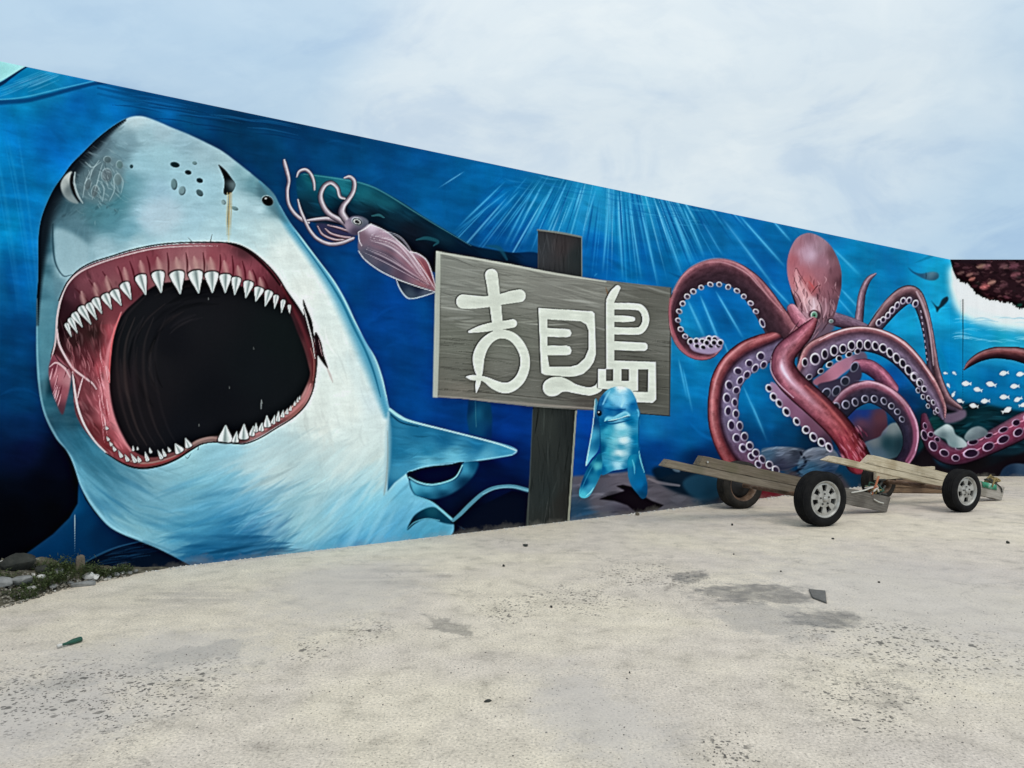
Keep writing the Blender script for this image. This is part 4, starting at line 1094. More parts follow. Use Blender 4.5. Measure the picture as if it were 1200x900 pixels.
glyph([('q', [b1(660, 330), b1(690, 260), b1(720, 330), b1(720, 860), b1(664, 860)]),
       ('s', [(*b1(692, 312), 5), (*b1(715, 265), 4.8), (*b1(742, 225), 3.4)]),
       ('s', [(*b1(715, 352), 4), (*b1(870, 356), 4), (*b1(915, 375), 4), (*b1(938, 420), 4.1), (*b1(938, 470), 4.1), (*b1(912, 515), 4.2), (*b1(870, 528), 4.3), (*b1(715, 526), 4.2)]),
       ('s', [(*b1(715, 440), 3.8), (*b1(800, 442), 3.8), (*b1(850, 444), 2.8)]),
       ('s', [(*b1(715, 630), 5.2), (*b1(820, 634), 5.2), (*b1(925, 638), 5)]),
       ('q', [b1(665, 732), b1(1012, 744), b2(1014, 410), b2(990, 432), b2(850, 428), b2(850, 360), b2(605, 330), b2(605, 195), b2(655, 195), b2(665, 190)])],
      holes=[('q', [b2(660, 195), b2(710, 195), b2(710, 278), b2(660, 278)]), ('q', [b2(770, 195), b2(822, 195), b2(822, 278), b2(770, 278)]), ('q', [b2(886, 197), b2(958, 197), b2(955, 356), b2(850, 354), b2(850, 350), b2(886, 348)])], o=oid('character', sign))

# ---------------- dolphin
dol = oid('painted_dolphin', 0, 'bright blue dolphin painted upright below the signboard')
d_ = z(660, 440, 5.625)
fill([(702, 585), (712, 581), (723, 578), (732, 575), (722, 569.5), (730, 568), (742, 571), (752, 580), (764, 587), (778, 592), (770, 597), (745, 600), (735, 592), (720, 587)], (16, 10, 18), 1, .5, smooth=False)
fill([d_(212, 150), d_(205, 230), d_(190, 350), d_(165, 480), d_(148, 595), d_(185, 550), d_(235, 480), d_(245, 330), d_(235, 200)], field([(*d_(205, 200), (60, 130, 160)), (*d_(195, 400), (60, 160, 196)), (*d_(160, 560), (90, 186, 212)), (*d_(230, 440), (10, 90, 140)), (*d_(225, 300), (10, 60, 110))]), o=dol)
stroke([(*d_(210, 160), .7), (*d_(195, 330), .8), (*d_(152, 590), .7)], (170, 220, 232), .8, .6)
BDY = [d_(370, 72), d_(300, 90), d_(245, 145), d_(220, 215), d_(222, 260), d_(238, 330), d_(242, 450), d_(246, 560), d_(254, 655), d_(330, 627), d_(420, 610), d_(440, 560), d_(505, 540), d_(500, 420), d_(506, 300), d_(510, 255), d_(492, 205), d_(478, 150), d_(440, 92)]
DBm = full_mask(BDY)
fill(BDY, field([(*d_(375, 88), (236, 244, 248)), (*d_(320, 100), (80, 176, 214)), (*d_(260, 160), (20, 100, 160)), (*d_(330, 140), (120, 196, 224)), (*d_(300, 190), (50, 150, 200)), (*d_(390, 160), (150, 210, 236)), (*d_(385, 200), (110, 186, 224)), (*d_(440, 150), (60, 156, 204)), (*d_(465, 200), (10, 104, 166)), (*d_(230, 220), (14, 70, 120)), (*d_(300, 230), (10, 100, 160)), (*d_(370, 225), (10, 90, 150)), (*d_(440, 300), (0, 110, 160)), (*d_(490, 260), (30, 134, 184)), (*d_(260, 320), (0, 90, 140)), (*d_(300, 370), (40, 156, 190)), (*d_(385, 340), (170, 216, 230)), (*d_(390, 380), (80, 180, 206)), (*d_(395, 428), (236, 232, 236)), (*d_(340, 430), (70, 176, 200)), (*d_(380, 470), (20, 130, 172)), (*d_(370, 512), (220, 222, 222)), (*d_(310, 500), (40, 156, 186)), (*d_(360, 545), (30, 140, 180)), (*d_(360, 585), (150, 206, 228)), (*d_(300, 600), (40, 150, 190)), (*d_(470, 420), (0, 116, 166)), (*d_(480, 500), (0, 100, 150)), (*d_(250, 480), (0, 84, 130)), (*d_(260, 620), (0, 96, 150)), (*d_(420, 590), (10, 110, 160))], 3.4, 2, 3.0), o=dol, soft=.3)
brush(150, (700, 455, 750, 555), lambda x, y: .05, 10, .8, .12, .6, DBm, 82)
for yy in (400, 455, 480, 535, 560):
    stroke([(*d_(270, yy - 14), .4), (*d_(370, yy + 8), .8), (*d_(460, yy - 16), .4)], (0, 104, 154), .35, .9, clip=DBm)
for (x0, y0, L0, c, al) in ((395, 428, 70, (240, 238, 242), .9), (372, 512, 62, (226, 228, 230), .85), (392, 340, 60, (190, 226, 238), .7), (360, 584, 66, (176, 216, 234), .7), (300, 366, 36, (90, 184, 210), .7), (380, 395, 60, (120, 196, 216), .5)):
    fill([d_(x0 + L0 * math.cos(t), y0 + 17 * math.sin(t) + 5 * math.cos(2 * t)) for t in np.linspace(0, 6.28, 12, endpoint=False)], c, al * .42, 2.4, clip=DBm)
stroke([(*d_(370, 78), 1.5), (*d_(376, 92), 3), (*d_(372, 112), 1.2)], (246, 250, 252), .9, .9, clip=DBm)
stroke([(*d_(310, 100), 1), (*d_(285, 140), 2.2), (*d_(262, 190), 1.2)], (130, 200, 226), .7, .9, clip=DBm)
stroke([(*d_(390, 130), 1.5), (*d_(396, 165), 3.4), (*d_(384, 205), 1.6)], (176, 220, 242), .7, .9, clip=DBm)
fill([d_(375 + 62 * math.cos(t), 150 + 56 * math.sin(t)) for t in np.linspace(0, 6.28, 12, endpoint=False)], (138, 204, 234), .6, 3.5, clip=DBm)
fill([d_(375 + 70 * math.cos(t), 460 + 130 * math.sin(t)) for t in np.linspace(0, 6.28, 12, endpoint=False)], (150, 212, 226), .35, 4.5, clip=DBm)
stroke([(*d_(488, 225), 1), (*d_(500, 245), 2.2), (*d_(496, 270), 1)], (110, 190, 220), .7, .9, clip=DBm)
stroke([(*d_(500, 215), 1), (*d_(508, 260), 2), (*d_(500, 300), 1.4), (*d_(498, 420), 1.4), (*d_(504, 535), 1)], (0, 74, 130), .8, .9, clip=DBm)
stroke([(*d_(238, 160), 1), (*d_(224, 215), 2), (*d_(232, 280), 1.4), (*d_(242, 440), 2), (*d_(250, 640), 1.4)], (0, 66, 112), .8, .9, clip=DBm)
stroke([(*d_(238, 285), .8), (*d_(300, 318), 1.6), (*d_(380, 308), 1.4), (*d_(450, 290), .8)], (0, 84, 136), .8, .9, clip=DBm)
stroke([(*d_(270, 215), .8), (*d_(340, 228), 1.6), (*d_(410, 222), 1.2)], (4, 84, 146), .8, .9, clip=DBm)
fill([(708.5, 492), (712, 487.5), (720, 488), (728, 484), (734, 482.4), (738.6, 486), (735, 489.6), (726, 490.6), (716, 493)], (84, 172, 206), .95, .5)
stroke([(*d_(275, 300), .9), (*d_(290, 282), 1.3), (*d_(330, 282), 1.5), (*d_(370, 262), 2), (*d_(410, 244), 1.8), (*d_(438, 262), 1.2)], (110, 190, 216), .95, .5)
stroke([(*d_(278, 306), .6), (*d_(330, 300), .9), (*d_(390, 278), .9), (*d_(438, 272), .6)], (0, 66, 116), .9, .6)
stroke([(*d_(300, 296), .6), (*d_(360, 286), 1), (*d_(430, 262), .8)], (180, 226, 236), .8, .6)
ring(*d_(238, 248), 3.2, 3.8, 0, (8, 10, 14), (10, 40, 66), t=.3)
ring(*d_(234, 242), .9, .8, 0, (200, 220, 230), (200, 220, 230))
fill([d_(235, 515), d_(175, 585), d_(125, 690), d_(104, 775), d_(122, 806), d_(165, 800), d_(200, 752), d_(242, 668), d_(256, 620), d_(255, 540)], field([(*d_(230, 540), (0, 90, 130)), (*d_(180, 620), (0, 80, 126)), (*d_(225, 600), (70, 170, 186)), (*d_(200, 680), (20, 120, 160)), (*d_(140, 700), (0, 70, 120)), (*d_(180, 745), (50, 150, 190)), (*d_(130, 795), (60, 180, 206)), (*d_(245, 640), (0, 100, 150))], 3.2, 2, 3.0), o=dol)
stroke([(*d_(150, 795), .5), (*d_(180, 770), 1), (*d_(200, 740), .5)], (130, 206, 226), .8, .6)
stroke([(*d_(110, 780), .5), (*d_(150, 680), .8), (*d_(220, 545), .5)], (30, 130, 170), .7, .6)
fill([d_(432, 535), d_(425, 640), d_(444, 718), d_(490, 780), d_(520, 812), d_(550, 795), d_(556, 720), d_(530, 612), d_(506, 528)], field([(*d_(450, 570), (20, 140, 180)), (*d_(440, 640), (20, 110, 160)), (*d_(480, 640), (0, 96, 150)), (*d_(510, 720), (0, 104, 166)), (*d_(540, 740), (0, 70, 120)), (*d_(520, 790), (0, 60, 100)), (*d_(500, 580), (0, 90, 140))], 3.2, 2, 3.0), o=dol)
stroke([(*d_(500, 500), .6), (*d_(510, 560), .9), (*d_(535, 640), .5)], (110, 200, 216), .8, .6)
stroke([(*d_(455, 555), .6), (*d_(468, 600), 1.2), (*d_(470, 650), .5)], (90, 190, 210), .7, .7)

# ---------------- octopus
octo = oid('painted_octopus', 0, 'reddish purple octopus painted with coiling suckered arms')
RIM, WH_, DK = (168, 158, 178), (184, 174, 196), (54, 44, 66)
salmon = [(-1, (110, 52, 62)), (-.7, (196, 128, 128)), (-.35, (160, 92, 98)), (.1, (92, 56, 66)), (.6, (66, 44, 54)), (1, (110, 92, 112))]
# far and background pieces first
tube([(1006, 382, 5.5), (1008, 362, 4.8), (1010, 346, 4.4), (1014, 334, 3.8), (1019, 326, 3), (1026, 321, 1.2)], [(-1, (90, 74, 84)), (-.3, (160, 130, 136)), (.3, (110, 84, 92)), (1, (50, 42, 54))], octo)
tube([(972, 372, 8), (985, 376, 8), (1000, 380, 7), (1015, 386, 6)], [(-1, (130, 110, 124)), (0, (104, 80, 92)), (1, (50, 36, 46))], octo)
tube([(1022, 388, 8), (1034, 372, 9.5), (1047, 357, 10.5), (1060, 346.5, 11), (1070, 346, 10.5), (1078, 356, 8), (1083.5, 372, 7), (1088, 392, 6.4), (1091, 412, 6.6), (1094, 432, 7.2), (1100, 453, 8), (1109, 470, 8), (1124, 479, 4)], [(-1, (66, 48, 52)), (-.75, (156, 122, 120)), (-.4, (108, 78, 80)), (0, (64, 48, 52)), (.5, (74, 66, 78)), (1, (44, 36, 48))], octo)
stroke([(1074, 342, 1.5), (1081, 356, 2.4), (1087, 376, 2), (1091, 400, 1.6), (1094, 428, 1)], (206, 190, 190), .6, .9)
for x, y in ((780, 708), (810, 688), (843, 658), (873, 622), (908, 587), (950, 555), (992, 552), (1037, 575)):
    ring(900 + x / 6, 260 + y / 6, 3.4, 4.6, .35, DK, (200, 192, 208))
for k in range(9):
    stroke([(1079 + k * .9, 364 + k * 7, .9), (1079.4 + k * .9, 366 + k * 7, .9)], (190, 182, 196), .7, .6)
fill([(1106, 486), (1116, 484), (1130, 480), (1132, 488), (1122, 494), (1108, 496)], (110, 92, 108), .9, 1.2, o=octo)
# mantle
HD = [(948, 273), (935, 278), (927, 290), (922.6, 306), (923, 323), (927.5, 340), (931.7, 356), (936, 372), (946, 384), (966, 384), (977.5, 370), (982.5, 353), (986, 336), (986, 319), (981.7, 303), (973.5, 288), (962, 278)]
fill(HD, field([(948, 277, (150, 112, 120)), (935, 285, (170, 116, 122)), (928, 305, (176, 100, 104)), (945, 295, (190, 156, 166)), (950, 298, (206, 182, 192)), (960, 290, (160, 130, 136)), (965, 305, (160, 116, 124)), (975, 298, (120, 84, 88)), (980, 320, (124, 80, 86)), (985, 330, (84, 52, 58)), (960, 320, (166, 108, 114)), (940, 320, (184, 110, 114)), (930, 330, (190, 116, 116)), (945, 330, (196, 110, 108)), (950, 340, (180, 84, 84)), (970, 340, (140, 90, 96)), (978, 355, (104, 70, 76)), (935, 345, (196, 150, 148)), (930, 352, (110, 70, 76)), (945, 350, (206, 160, 156)), (953, 357, (196, 170, 168)), (960, 350, (130, 84, 90)), (968, 362, (150, 110, 114)), (945, 372, (180, 140, 144)), (960, 378, (110, 80, 86)), (972, 378, (80, 60, 66))], 3.2, 3), o=octo, soft=.3)
HDm = full_mask(HD)
lum = cv.mean(-1, keepdims=True)
gm = (HDm * .06)[..., None]
cv[:] = (cv * (1 - gm) + lum * gm) * (1 - .03 * HDm[..., None])
brush(160, (923, 274, 986, 340), lambda x, y: 1.6, 14, 1.2, .07, .5, HDm, 91)
fill([(932, 315), (936, 322), (943, 334), (951, 346), (950, 354), (943, 356), (937, 346), (932, 332)], (214, 168, 162), .7, 1.2, clip=HDm)
fill([(946, 350), (955, 348), (962, 356), (960, 366), (950, 366)], (206, 176, 172), .7, 1.5, clip=HDm)
for a, c in (([(931, 319, .3), (933, 314, .6), (937, 321, .6), (944, 332, .5), (951, 344, .3)], (84, 40, 44)), ([(951, 344, .5), (957, 336, .9), (962, 334, .5)], (70, 36, 42)), ([(930, 340, .5), (936, 348, 1), (940, 360, .8), (938, 372, .6)], (90, 50, 56)), ([(958, 350, .5), (962, 360, 1), (964, 374, .7)], (74, 44, 52)), ([(970, 340, .5), (973, 356, .9), (972, 370, .6)], (84, 54, 60)), ([(944, 340, .8), (942, 352, 1.6), (946, 366, 1)], (224, 190, 184)), ([(953, 350, 1), (954, 360, 2.4), (950, 366, 1)], (214, 196, 194)), ([(967, 350, .8), (968, 362, 1.6), (965, 372, .8)], (180, 140, 144)), ([(934, 330, 1), (940, 342, 1.8), (944, 350, .8)], (220, 170, 164)), ([(976, 352, .6), (978, 360, 1.2), (974, 370, .6)], (150, 116, 120)), ([(948, 330, 1), (951, 334, 1.6), (954, 338, .8)], (200, 84, 80))):
    stroke(a, c, .75, .7)
for k in range(90):
    x0, y0 = rnd.uniform(928, 982), rnd.uniform(322, 382)
    stroke([(x0, y0, .3), (x0 + rnd.uniform(-2, 3), y0 + 4, 1.1), (x0 + rnd.uniform(-1, 3), y0 + 9, .3)], rnd.choice([(206, 164, 160), (176, 120, 122), (70, 42, 48), (54, 36, 42), (120, 76, 80)]), .5, .8, clip=HDm)
stroke([(927, 340, .8), (931, 352, 1.8), (935, 364, 1)], (40, 30, 36), .8, .8)
ring(954.5, 369, 7, 6.4, .2, (64, 46, 54), (120, 84, 90), alpha=.75, t=.2)
ring(954, 369.5, 4.4, 4.4, 0, (84, 150, 112), (176, 214, 190), t=.3)
ring(974, 376, 5.4, 4.6, .2, (60, 44, 52), (110, 80, 86), alpha=.75, t=.2)
ring(954.3, 369.6, 1.3, 1.3, 0, (20, 26, 24), (20, 26, 24))
ring(974, 376.5, 3, 2.6, 0, (90, 120, 106), (160, 176, 170), t=.35)
# upper left arm with the curled tip
tube([(926, 400, 20), (916, 387, 18.5), (905, 370, 17), (893, 352, 16), (880, 336, 15.3), (865, 324, 14.5), (848, 317.5, 14.2), (830, 319, 14), (812, 327, 12.6), (799.5, 341, 9.8), (791, 358, 7), (789.5, 374, 6), (793, 389, 7.4), (802, 402, 9.6), (815, 410, 11), (829, 411, 10.4), (839, 405, 8)],
     [(-1, (86, 72, 84)), (-.8, (52, 38, 44)), (-.2, (58, 40, 46)), (.35, (82, 52, 58)), (.68, (138, 86, 90)), (.88, (166, 108, 108)), (1, (84, 44, 50))], octo)
stroke([(918, 366, 1), (902, 349, 1.8), (889, 332, 2), (876, 317, 2), (860, 307, 2), (843, 303.5, 2), (827, 305.5, 2), (810, 313.5, 2), (797, 327, 2), (788.5, 342, 2)], (200, 140, 140), .55, .9)
stroke([(785.5, 350, 2), (785, 366, 2.4), (787, 382, 2.4), (794, 400, 2.6), (805, 414, 2.8), (818, 420, 2.4), (832, 419, 1.4)], (170, 84, 92), .8, .9)
for x, y in ((315, 490), (370, 462), (435, 440), (497, 440), (560, 458), (622, 485), (670, 525), (718, 572), (755, 630), (272, 525), (240, 575), (216, 630), (208, 692), (226, 755), (258, 805), (300, 842)):
    ring(760 + x / 6, 260 + y / 6, 3.8, 3.2, .5, (70, 60, 78), (214, 206, 218), t=.4)
for x, y in ((800, 712), (878, 862)):
    ring(760 + x / 6, 260 + y / 6, 3, 5.4, -.4, DK, (210, 204, 216), t=.34)
fill([(808, 402), (816, 397), (830, 394), (842, 395), (846.5, 404), (843, 411), (832, 415), (818, 413), (810, 409)], (150, 136, 160), 1, .6, o=octo)
for x, y in ((296, 842), (340, 872), (385, 882), (438, 872), (490, 870), (335, 838), (380, 840), (425, 822), (465, 825), (460, 850), (505, 850), (410, 850)):
    ring(760 + x / 6, 260 + y / 6, 4.0, 3.8, .3, (30, 24, 44), (214, 202, 226), t=.4)
# collar between mantle and arms
tube([(928, 362, 6), (936, 374, 8), (944, 380, 7), (952, 376, 5)], [(-1, (200, 150, 156)), (0, (176, 110, 120)), (1, (110, 60, 72))], octo)
fill([(940, 382), (960, 378), (978, 382), (966, 400), (950, 418), (938, 428), (934, 410)], (104, 82, 90), .95, 2, o=octo)
fill([(936, 412), (944, 408), (948, 430), (954, 452), (944, 446), (936, 430)], (36, 28, 38), .9, 1.5)
for k in range(40):
    x0, y0 = rnd.uniform(930, 972), rnd.uniform(372, 412)
    stroke([(x0, y0, .3), (x0 - 3, y0 + 5, 1.2), (x0 - 8, y0 + 11, .3)], rnd.choice([(190, 140, 146), (150, 100, 106), (60, 40, 48), (84, 58, 66)]), .55, .8, clip=(own == octo).astype(np.float32))
# left arm going down
tube([(905, 404, 15), (892, 410, 18), (876, 418, 19), (862, 430, 19), (852, 446, 18.5), (848, 464, 18), (847, 482, 18), (849, 500, 18), (855, 518, 18), (866, 536, 19), (882, 556, 20), (898, 576, 18)],
     [(-1, (104, 98, 122)), (-.6, (118, 110, 134)), (-.05, (104, 96, 118)), (.18, (58, 40, 52)), (.4, (120, 58, 60)), (.66, (178, 106, 102)), (.84, (160, 80, 80)), (1, (90, 38, 46))], octo, tstops=[(0, (240, 235, 240)), (.55, (255, 255, 255)), (.72, (235, 200, 205)), (1, (200, 110, 120))])
rowL = [(790, 225), (708, 275), (630, 330), (568, 430), (552, 520), (560, 610), (583, 710), (620, 800), (663, 870)]
rowR = [(810, 285), (750, 310), (692, 355), (645, 397), (618, 465), (607, 550), (615, 630), (642, 715), (675, 790), (712, 855)]
for i, (x, y) in enumerate(rowL):
    an = -.6 + i * .12 if i < 5 else .1 - (i - 5) * .15
    ring(760 + x / 6, 380 + y / 6, 4.7 + (.6 if i < 3 else 0), 6.4 - (1 if i < 3 else 0), an + (1.2 if i < 3 else 0) * .6, DK, WH_, t=.34)
for i, (x, y) in enumerate(rowR):
    ring(760 + x / 6, 380 + y / 6, 4.2, 5.6, -.1 if i > 4 else .5, DK, WH_, t=.34)
for x, y in ((665, 150), (712, 135), (725, 210), (755, 185), (772, 265), (800, 230), (850, 268), (895, 305)):
    ring(760 + x / 6, 500 + y / 6, 4.4, 5.4, -.5, DK, WH_, t=.36)
fill([(886, 574), (910, 572), (925, 590), (890, 600)], (96, 24, 34), 1, 1.5)
# pieces of arms coiled in the middle
fill([(953, 446), (967, 436), (980, 425), (997, 417), (1012, 412), (1016, 424), (1000, 430), (988, 438), (975, 448), (958, 452)], field([(960, 446, (140, 84, 96)), (980, 434, (176, 116, 130)), (995, 425, (160, 110, 126)), (1008, 418, (90, 80, 96))]), o=octo, soft=.8)
tube([(1005, 428, 7), (1018, 430, 9), (1032, 440, 9), (1045, 455, 8)], [(-1, (110, 60, 76)), (-.5, (176, 104, 120)), (.2, (110, 62, 80)), (1, (50, 36, 54))], octo)
fill([(958, 452), (975, 446), (990, 440), (1004, 425), (1010, 440), (1000, 456), (985, 476), (972, 470)], (56, 52, 68), 1, 1, o=octo)
fill([(984, 478), (1000, 480), (1020, 480), (1036, 480), (1040, 495), (1038, 508), (1020, 516), (1005, 514)], field([(995, 484, (10, 44, 110)), (1012, 484, (16, 50, 120)), (1030, 490, (86, 50, 56)), (1010, 496, (90, 56, 70)), (1030, 505, (70, 40, 48)), (1010, 508, (50, 34, 44))]), o=octo, soft=1)
fill([(1035, 505), (1045, 496), (1055, 498), (1062, 515), (1058, 532), (1030, 540), (1005, 535), (1012, 520), (1030, 512)], field([(1045, 502, (110, 120, 124)), (1025, 518, (96, 104, 110)), (1040, 520, (24, 56, 66)), (1055, 522, (20, 46, 56)), (1030, 532, (70, 90, 108)), (1015, 530, (60, 84, 110))]), soft=.8)
tube([(984, 480, 13), (998, 466, 14), (1018, 459, 13.5), (1038, 466, 13.5), (1054, 480, 12.6), (1064, 497, 11), (1067.5, 513, 9.6), (1065, 529, 9), (1057, 542, 8.5)],
     [(-1, (110, 66, 78)), (-.84, (190, 146, 154)), (-.52, (128, 74, 86)), (-.22, (64, 52, 64)), (.3, (46, 46, 60)), (1, (34, 36, 48))], octo, tstops=[(0, (190, 190, 200)), (.25, (255, 255, 255)), (.7, (250, 235, 245)), (1, (200, 150, 190))])
stroke([(1062, 478, 2), (1070, 495, 3.4), (1072, 512, 3.6), (1069, 528, 3.4), (1062, 540, 2)], (140, 72, 98), .8, .9)
stroke([(1066, 478, .8), (1074, 495, 1.2), (1076, 512, 1.1), (1073, 528, .8)], (214, 150, 172), .8, .8)
for x, y in ((530, 485), (600, 470), (663, 400), (728, 300)):
    ring(880 + x / 6, 380 + y / 6, 5.2, 6.6, .5, (38, 42, 52), (120, 124, 140), t=.3)
for i, (x, y) in enumerate(((600, 580), (668, 565), (733, 548), (803, 525), (868, 525), (935, 540), (988, 575), (1030, 615), (1062, 668))):
    ring(880 + x / 6, 380 + y / 6, 4.8 - i * .2, 5.6 - i * .2, -.2 - i * .05, (34, 36, 46), (144, 146, 162), t=.34)
# big arc to the right
tube([(948, 430, 14), (955, 416, 15.5), (966, 409, 15.5), (982, 402, 15), (1000, 397.5, 15), (1018, 397.5, 15), (1036, 402.5, 15), (1052, 411.5, 15), (1066, 425, 14.2), (1080, 442.5, 13.2), (1091.5, 460, 11.5), (1100.5, 477, 8.5), (1105, 489, 3)],
     [(-1, (92, 52, 54)), (-.88, (188, 140, 134)), (-.66, (140, 86, 88)), (-.45, (80, 60, 70)), (0, (116, 102, 120)), (.5, (80, 70, 88)), (1, (32, 26, 38))], octo)
stroke([(960, 399, .8), (980, 389.5, 1.4), (1000, 384.5, 1.6), (1018, 384.5, 1.6), (1037, 389.5, 1.6), (1056, 400, 1.5), (1074, 417, 1.4), (1094, 445, 1)], (232, 196, 190), .7, .9)
arc = [(380, 268), (452, 245), (520, 210), (585, 185), (648, 172), (708, 150), (765, 145), (822, 145), (876, 152), (930, 168), (978, 200), (1025, 238), (1068, 275), (1108, 322), (1150, 368), (1190, 410)]
for i, (x, y) in enumerate(arc):
    r = 6.0 if i == 1 else 4.6
    ring(880 + x / 6, 380 + y / 6, (3.8 if i == 0 else r), (r + 1.6), .0 if i < 8 else -.3, (36, 28, 44), (200, 192, 204), t=.32)
for x, y, r in ((428, 250, 3.6), (465, 295, 3.5), (500, 335, 3.4), (530, 400, 2.6), (562, 430, 2.6), (592, 485, 2.4), (455, 345, 2.6), (490, 390, 2.4), (525, 455, 2.2), (572, 500, 1.8)):
    ring(1000 + x / 6, 400 + y / 6, r, r + 1.2, -.35, (36, 28, 44), (200, 190, 206), t=.36)
for x, y in ((410, 370), (492, 330), (553, 283), (620, 240), (690, 212), (750, 190)):
    ring(880 + x / 6, 380 + y / 6, 4.4, 3.6, -.6, (40, 32, 46), (176, 170, 184), t=.34)
# front arm: fringe of suckers first, then the limb
fill([(903, 448), (912, 452), (930, 470), (952, 488), (970, 505), (976, 526), (964, 522), (948, 508), (930, 492), (912, 474), (903, 460)], field([(908, 456, (150, 120, 144)), (930, 480, (130, 90, 112)), (955, 500, (110, 74, 90)), (970, 520, (70, 50, 64))]), o=octo, soft=.8)
for x, y in ((128, 450), (160, 510), (200, 555), (250, 615), (322, 683), (388, 742), (440, 793), (497, 830), (550, 865)):
    ring(880 + x / 6, 380 + y / 6, 4.4, 5.8, -.5, (44, 32, 52), (216, 204, 220), o=octo, t=.42)
tube([(954, 376, 4), (945, 388, 9), (931, 402, 11.5), (920, 414, 13.5), (917, 428, 14.5), (923, 442, 15.5), (936, 456, 15.6), (953, 471, 15.6), (970, 487, 15.4), (985, 503, 15.2), (996, 519, 15.4), (1006, 540, 16)],
     [(-1, (46, 24, 32)), (-.75, (92, 48, 56)), (-.3, (146, 86, 90)), (.1, (176, 118, 126)), (.45, (164, 102, 112)), (.8, (116, 64, 78)), (1, (64, 34, 46))], octo, tstops=[(0, (255, 225, 228)), (.25, (255, 252, 255)), (.6, (255, 240, 236)), (.8, (240, 170, 165)), (1, (205, 95, 110))])
stroke([(920, 414, 3), (918, 430, 9), (927, 446, 8), (944, 463, 6), (966, 484, 4)], (226, 196, 208), .6, 1.0, fade=True)
stroke([(916, 420, 1.5), (917, 432, 4), (926, 446, 2.5), (936, 456, 1)], (250, 242, 246), .6, 1.0, fade=True)
stroke([(944, 452, 2), (964, 470, 3), (984, 492, 3), (998, 510, 2)], (200, 100, 92), .6, 1.0)
stroke([(904, 418, .6), (903.5, 434, 1), (912, 449, 1), (930, 466, .8)], (226, 196, 206), .7, .8)
for k in range(60):
    x0 = rnd.uniform(978, 1012); y0 = rnd.uniform(498, 535)
    stroke([(x0, y0, .3), (x0 + 3, y0 + 4, 1.3), (x0 + 5, y0 + 8, .3)], rnd.choice([(196, 110, 124), (96, 24, 44), (150, 40, 70), (216, 150, 160)]), .45, .8)
for a_, c_ in (([(897, 395, .8), (878, 400, 2), (860, 412, 2.4), (846, 428, 2.4), (838, 448, 2.4), (834, 470, 2.2), (835, 495, 2), (842, 520, 1)], (226, 170, 164)), ([(905, 352, .6), (890, 336, 1.2), (876, 321, 1.4), (858, 311, 1.4), (842, 307, 1.4), (826, 309, 1.2), (810, 317, 1)], (214, 170, 168)), ([(1000, 446, .8), (1018, 447, 1.6), (1038, 454, 1.8), (1056, 470, 1.6), (1068, 490, 1.2)], (224, 184, 190)), ([(1020, 374, .6), (1036, 355, 1.2), (1052, 341, 1.4), (1066, 336, 1.2)], (196, 160, 156))):
    stroke(a_, c_, .55, 1.0, fade=True)
# lower right arm and upper right arm
tube([(1083, 488, 4), (1085, 500, 7), (1089, 512, 9.5), (1097, 524, 11.5), (1110, 532, 12), (1124, 533, 12), (1141, 527.5, 12.6), (1160, 519, 13.4), (1180, 509, 14.4), (1204, 497, 15.4), (1262, 472, 17), (1300, 458, 15), (1334, 458, 11), (1354, 474, 7), (1356, 492, 2.5)],
     [(-1, (104, 76, 92)), (-.6, (150, 86, 102)), (-.1, (150, 64, 88)), (.4, (120, 48, 70)), (.8, (84, 38, 56)), (1, (28, 14, 24))], octo, tstops=[(0, (150, 150, 170)), (.25, (190, 190, 205)), (.45, (245, 235, 240)), (1, (255, 255, 255))])
for x, y, rx, ry, an in ((500, 660, 3.6, 7, -.3), (562, 735, 5, 6.4, -.5), (640, 785, 5.8, 4.8, .4), (720, 820, 5.6, 4.4, .2), (828, 787, 9, 5.2, -.12), (950, 740, 8, 4.8, -.45), (1055, 690, 8.4, 5, -.45), (1160, 640, 7, 5, -.6), (1240, 600, 7, 5, -.6), (545, 655, 3.4, 3.6, 0), (590, 690, 3.6, 3, .5), (745, 748, 5.4, 2.8, -.1), (842, 707, 6.8, 3.8, -.2), (952, 662, 5.6, 3.2, -.4), (1055, 622, 6.4, 3.6, -.4), (1145, 572, 5.6, 4, -.4), (1230, 530, 6, 4, -.4), (1330, 555, 7, 5, -.5), (1430, 505, 7, 5, -.5), (1530, 455, 7, 5, -.4), (1630, 405, 6, 4.6, -.4), (1730, 370, 6, 4.4, -.3), (1330, 480, 6, 4, -.4), (1440, 430, 6, 4, -.4), (1550, 380, 6, 4, -.4), (1670, 330, 5, 3.6, -.3), (1830, 345, 5, 3.6, 0), (1950, 345, 4, 3.4, .3), (505, 595, 2.6, 4, -.3)):
    ring(1000 + x / 6, 400 + y / 6, rx, ry, an, (40, 26, 44), (184, 150, 176), t=.24)
for x, y in ((1110, 600), (1000, 650), (900, 690), (780, 780), (1190, 560), (880, 760), (1005, 715)):
    stroke([(1000 + x / 6 - 3, 400 + y / 6 + 1, .5), (1000 + x / 6, 400 + y / 6, 1.3), (1000 + x / 6 + 3, 400 + y / 6 - 2, .5)], (236, 150, 170), .7, .8)
tube([(1130, 433, 1), (1137, 425.5, 3.8), (1149, 418, 5.6), (1165, 413.5, 6.8), (1183, 414, 7.8), (1200, 417, 9), (1262, 436, 12), (1300, 462, 12), (1330, 494, 11), (1350, 530, 10)], [(-1, (60, 36, 40)), (-.6, (150, 104, 100)), (-.25, (130, 74, 70)), (.3, (60, 34, 38)), (1, (24, 16, 22))], octo)
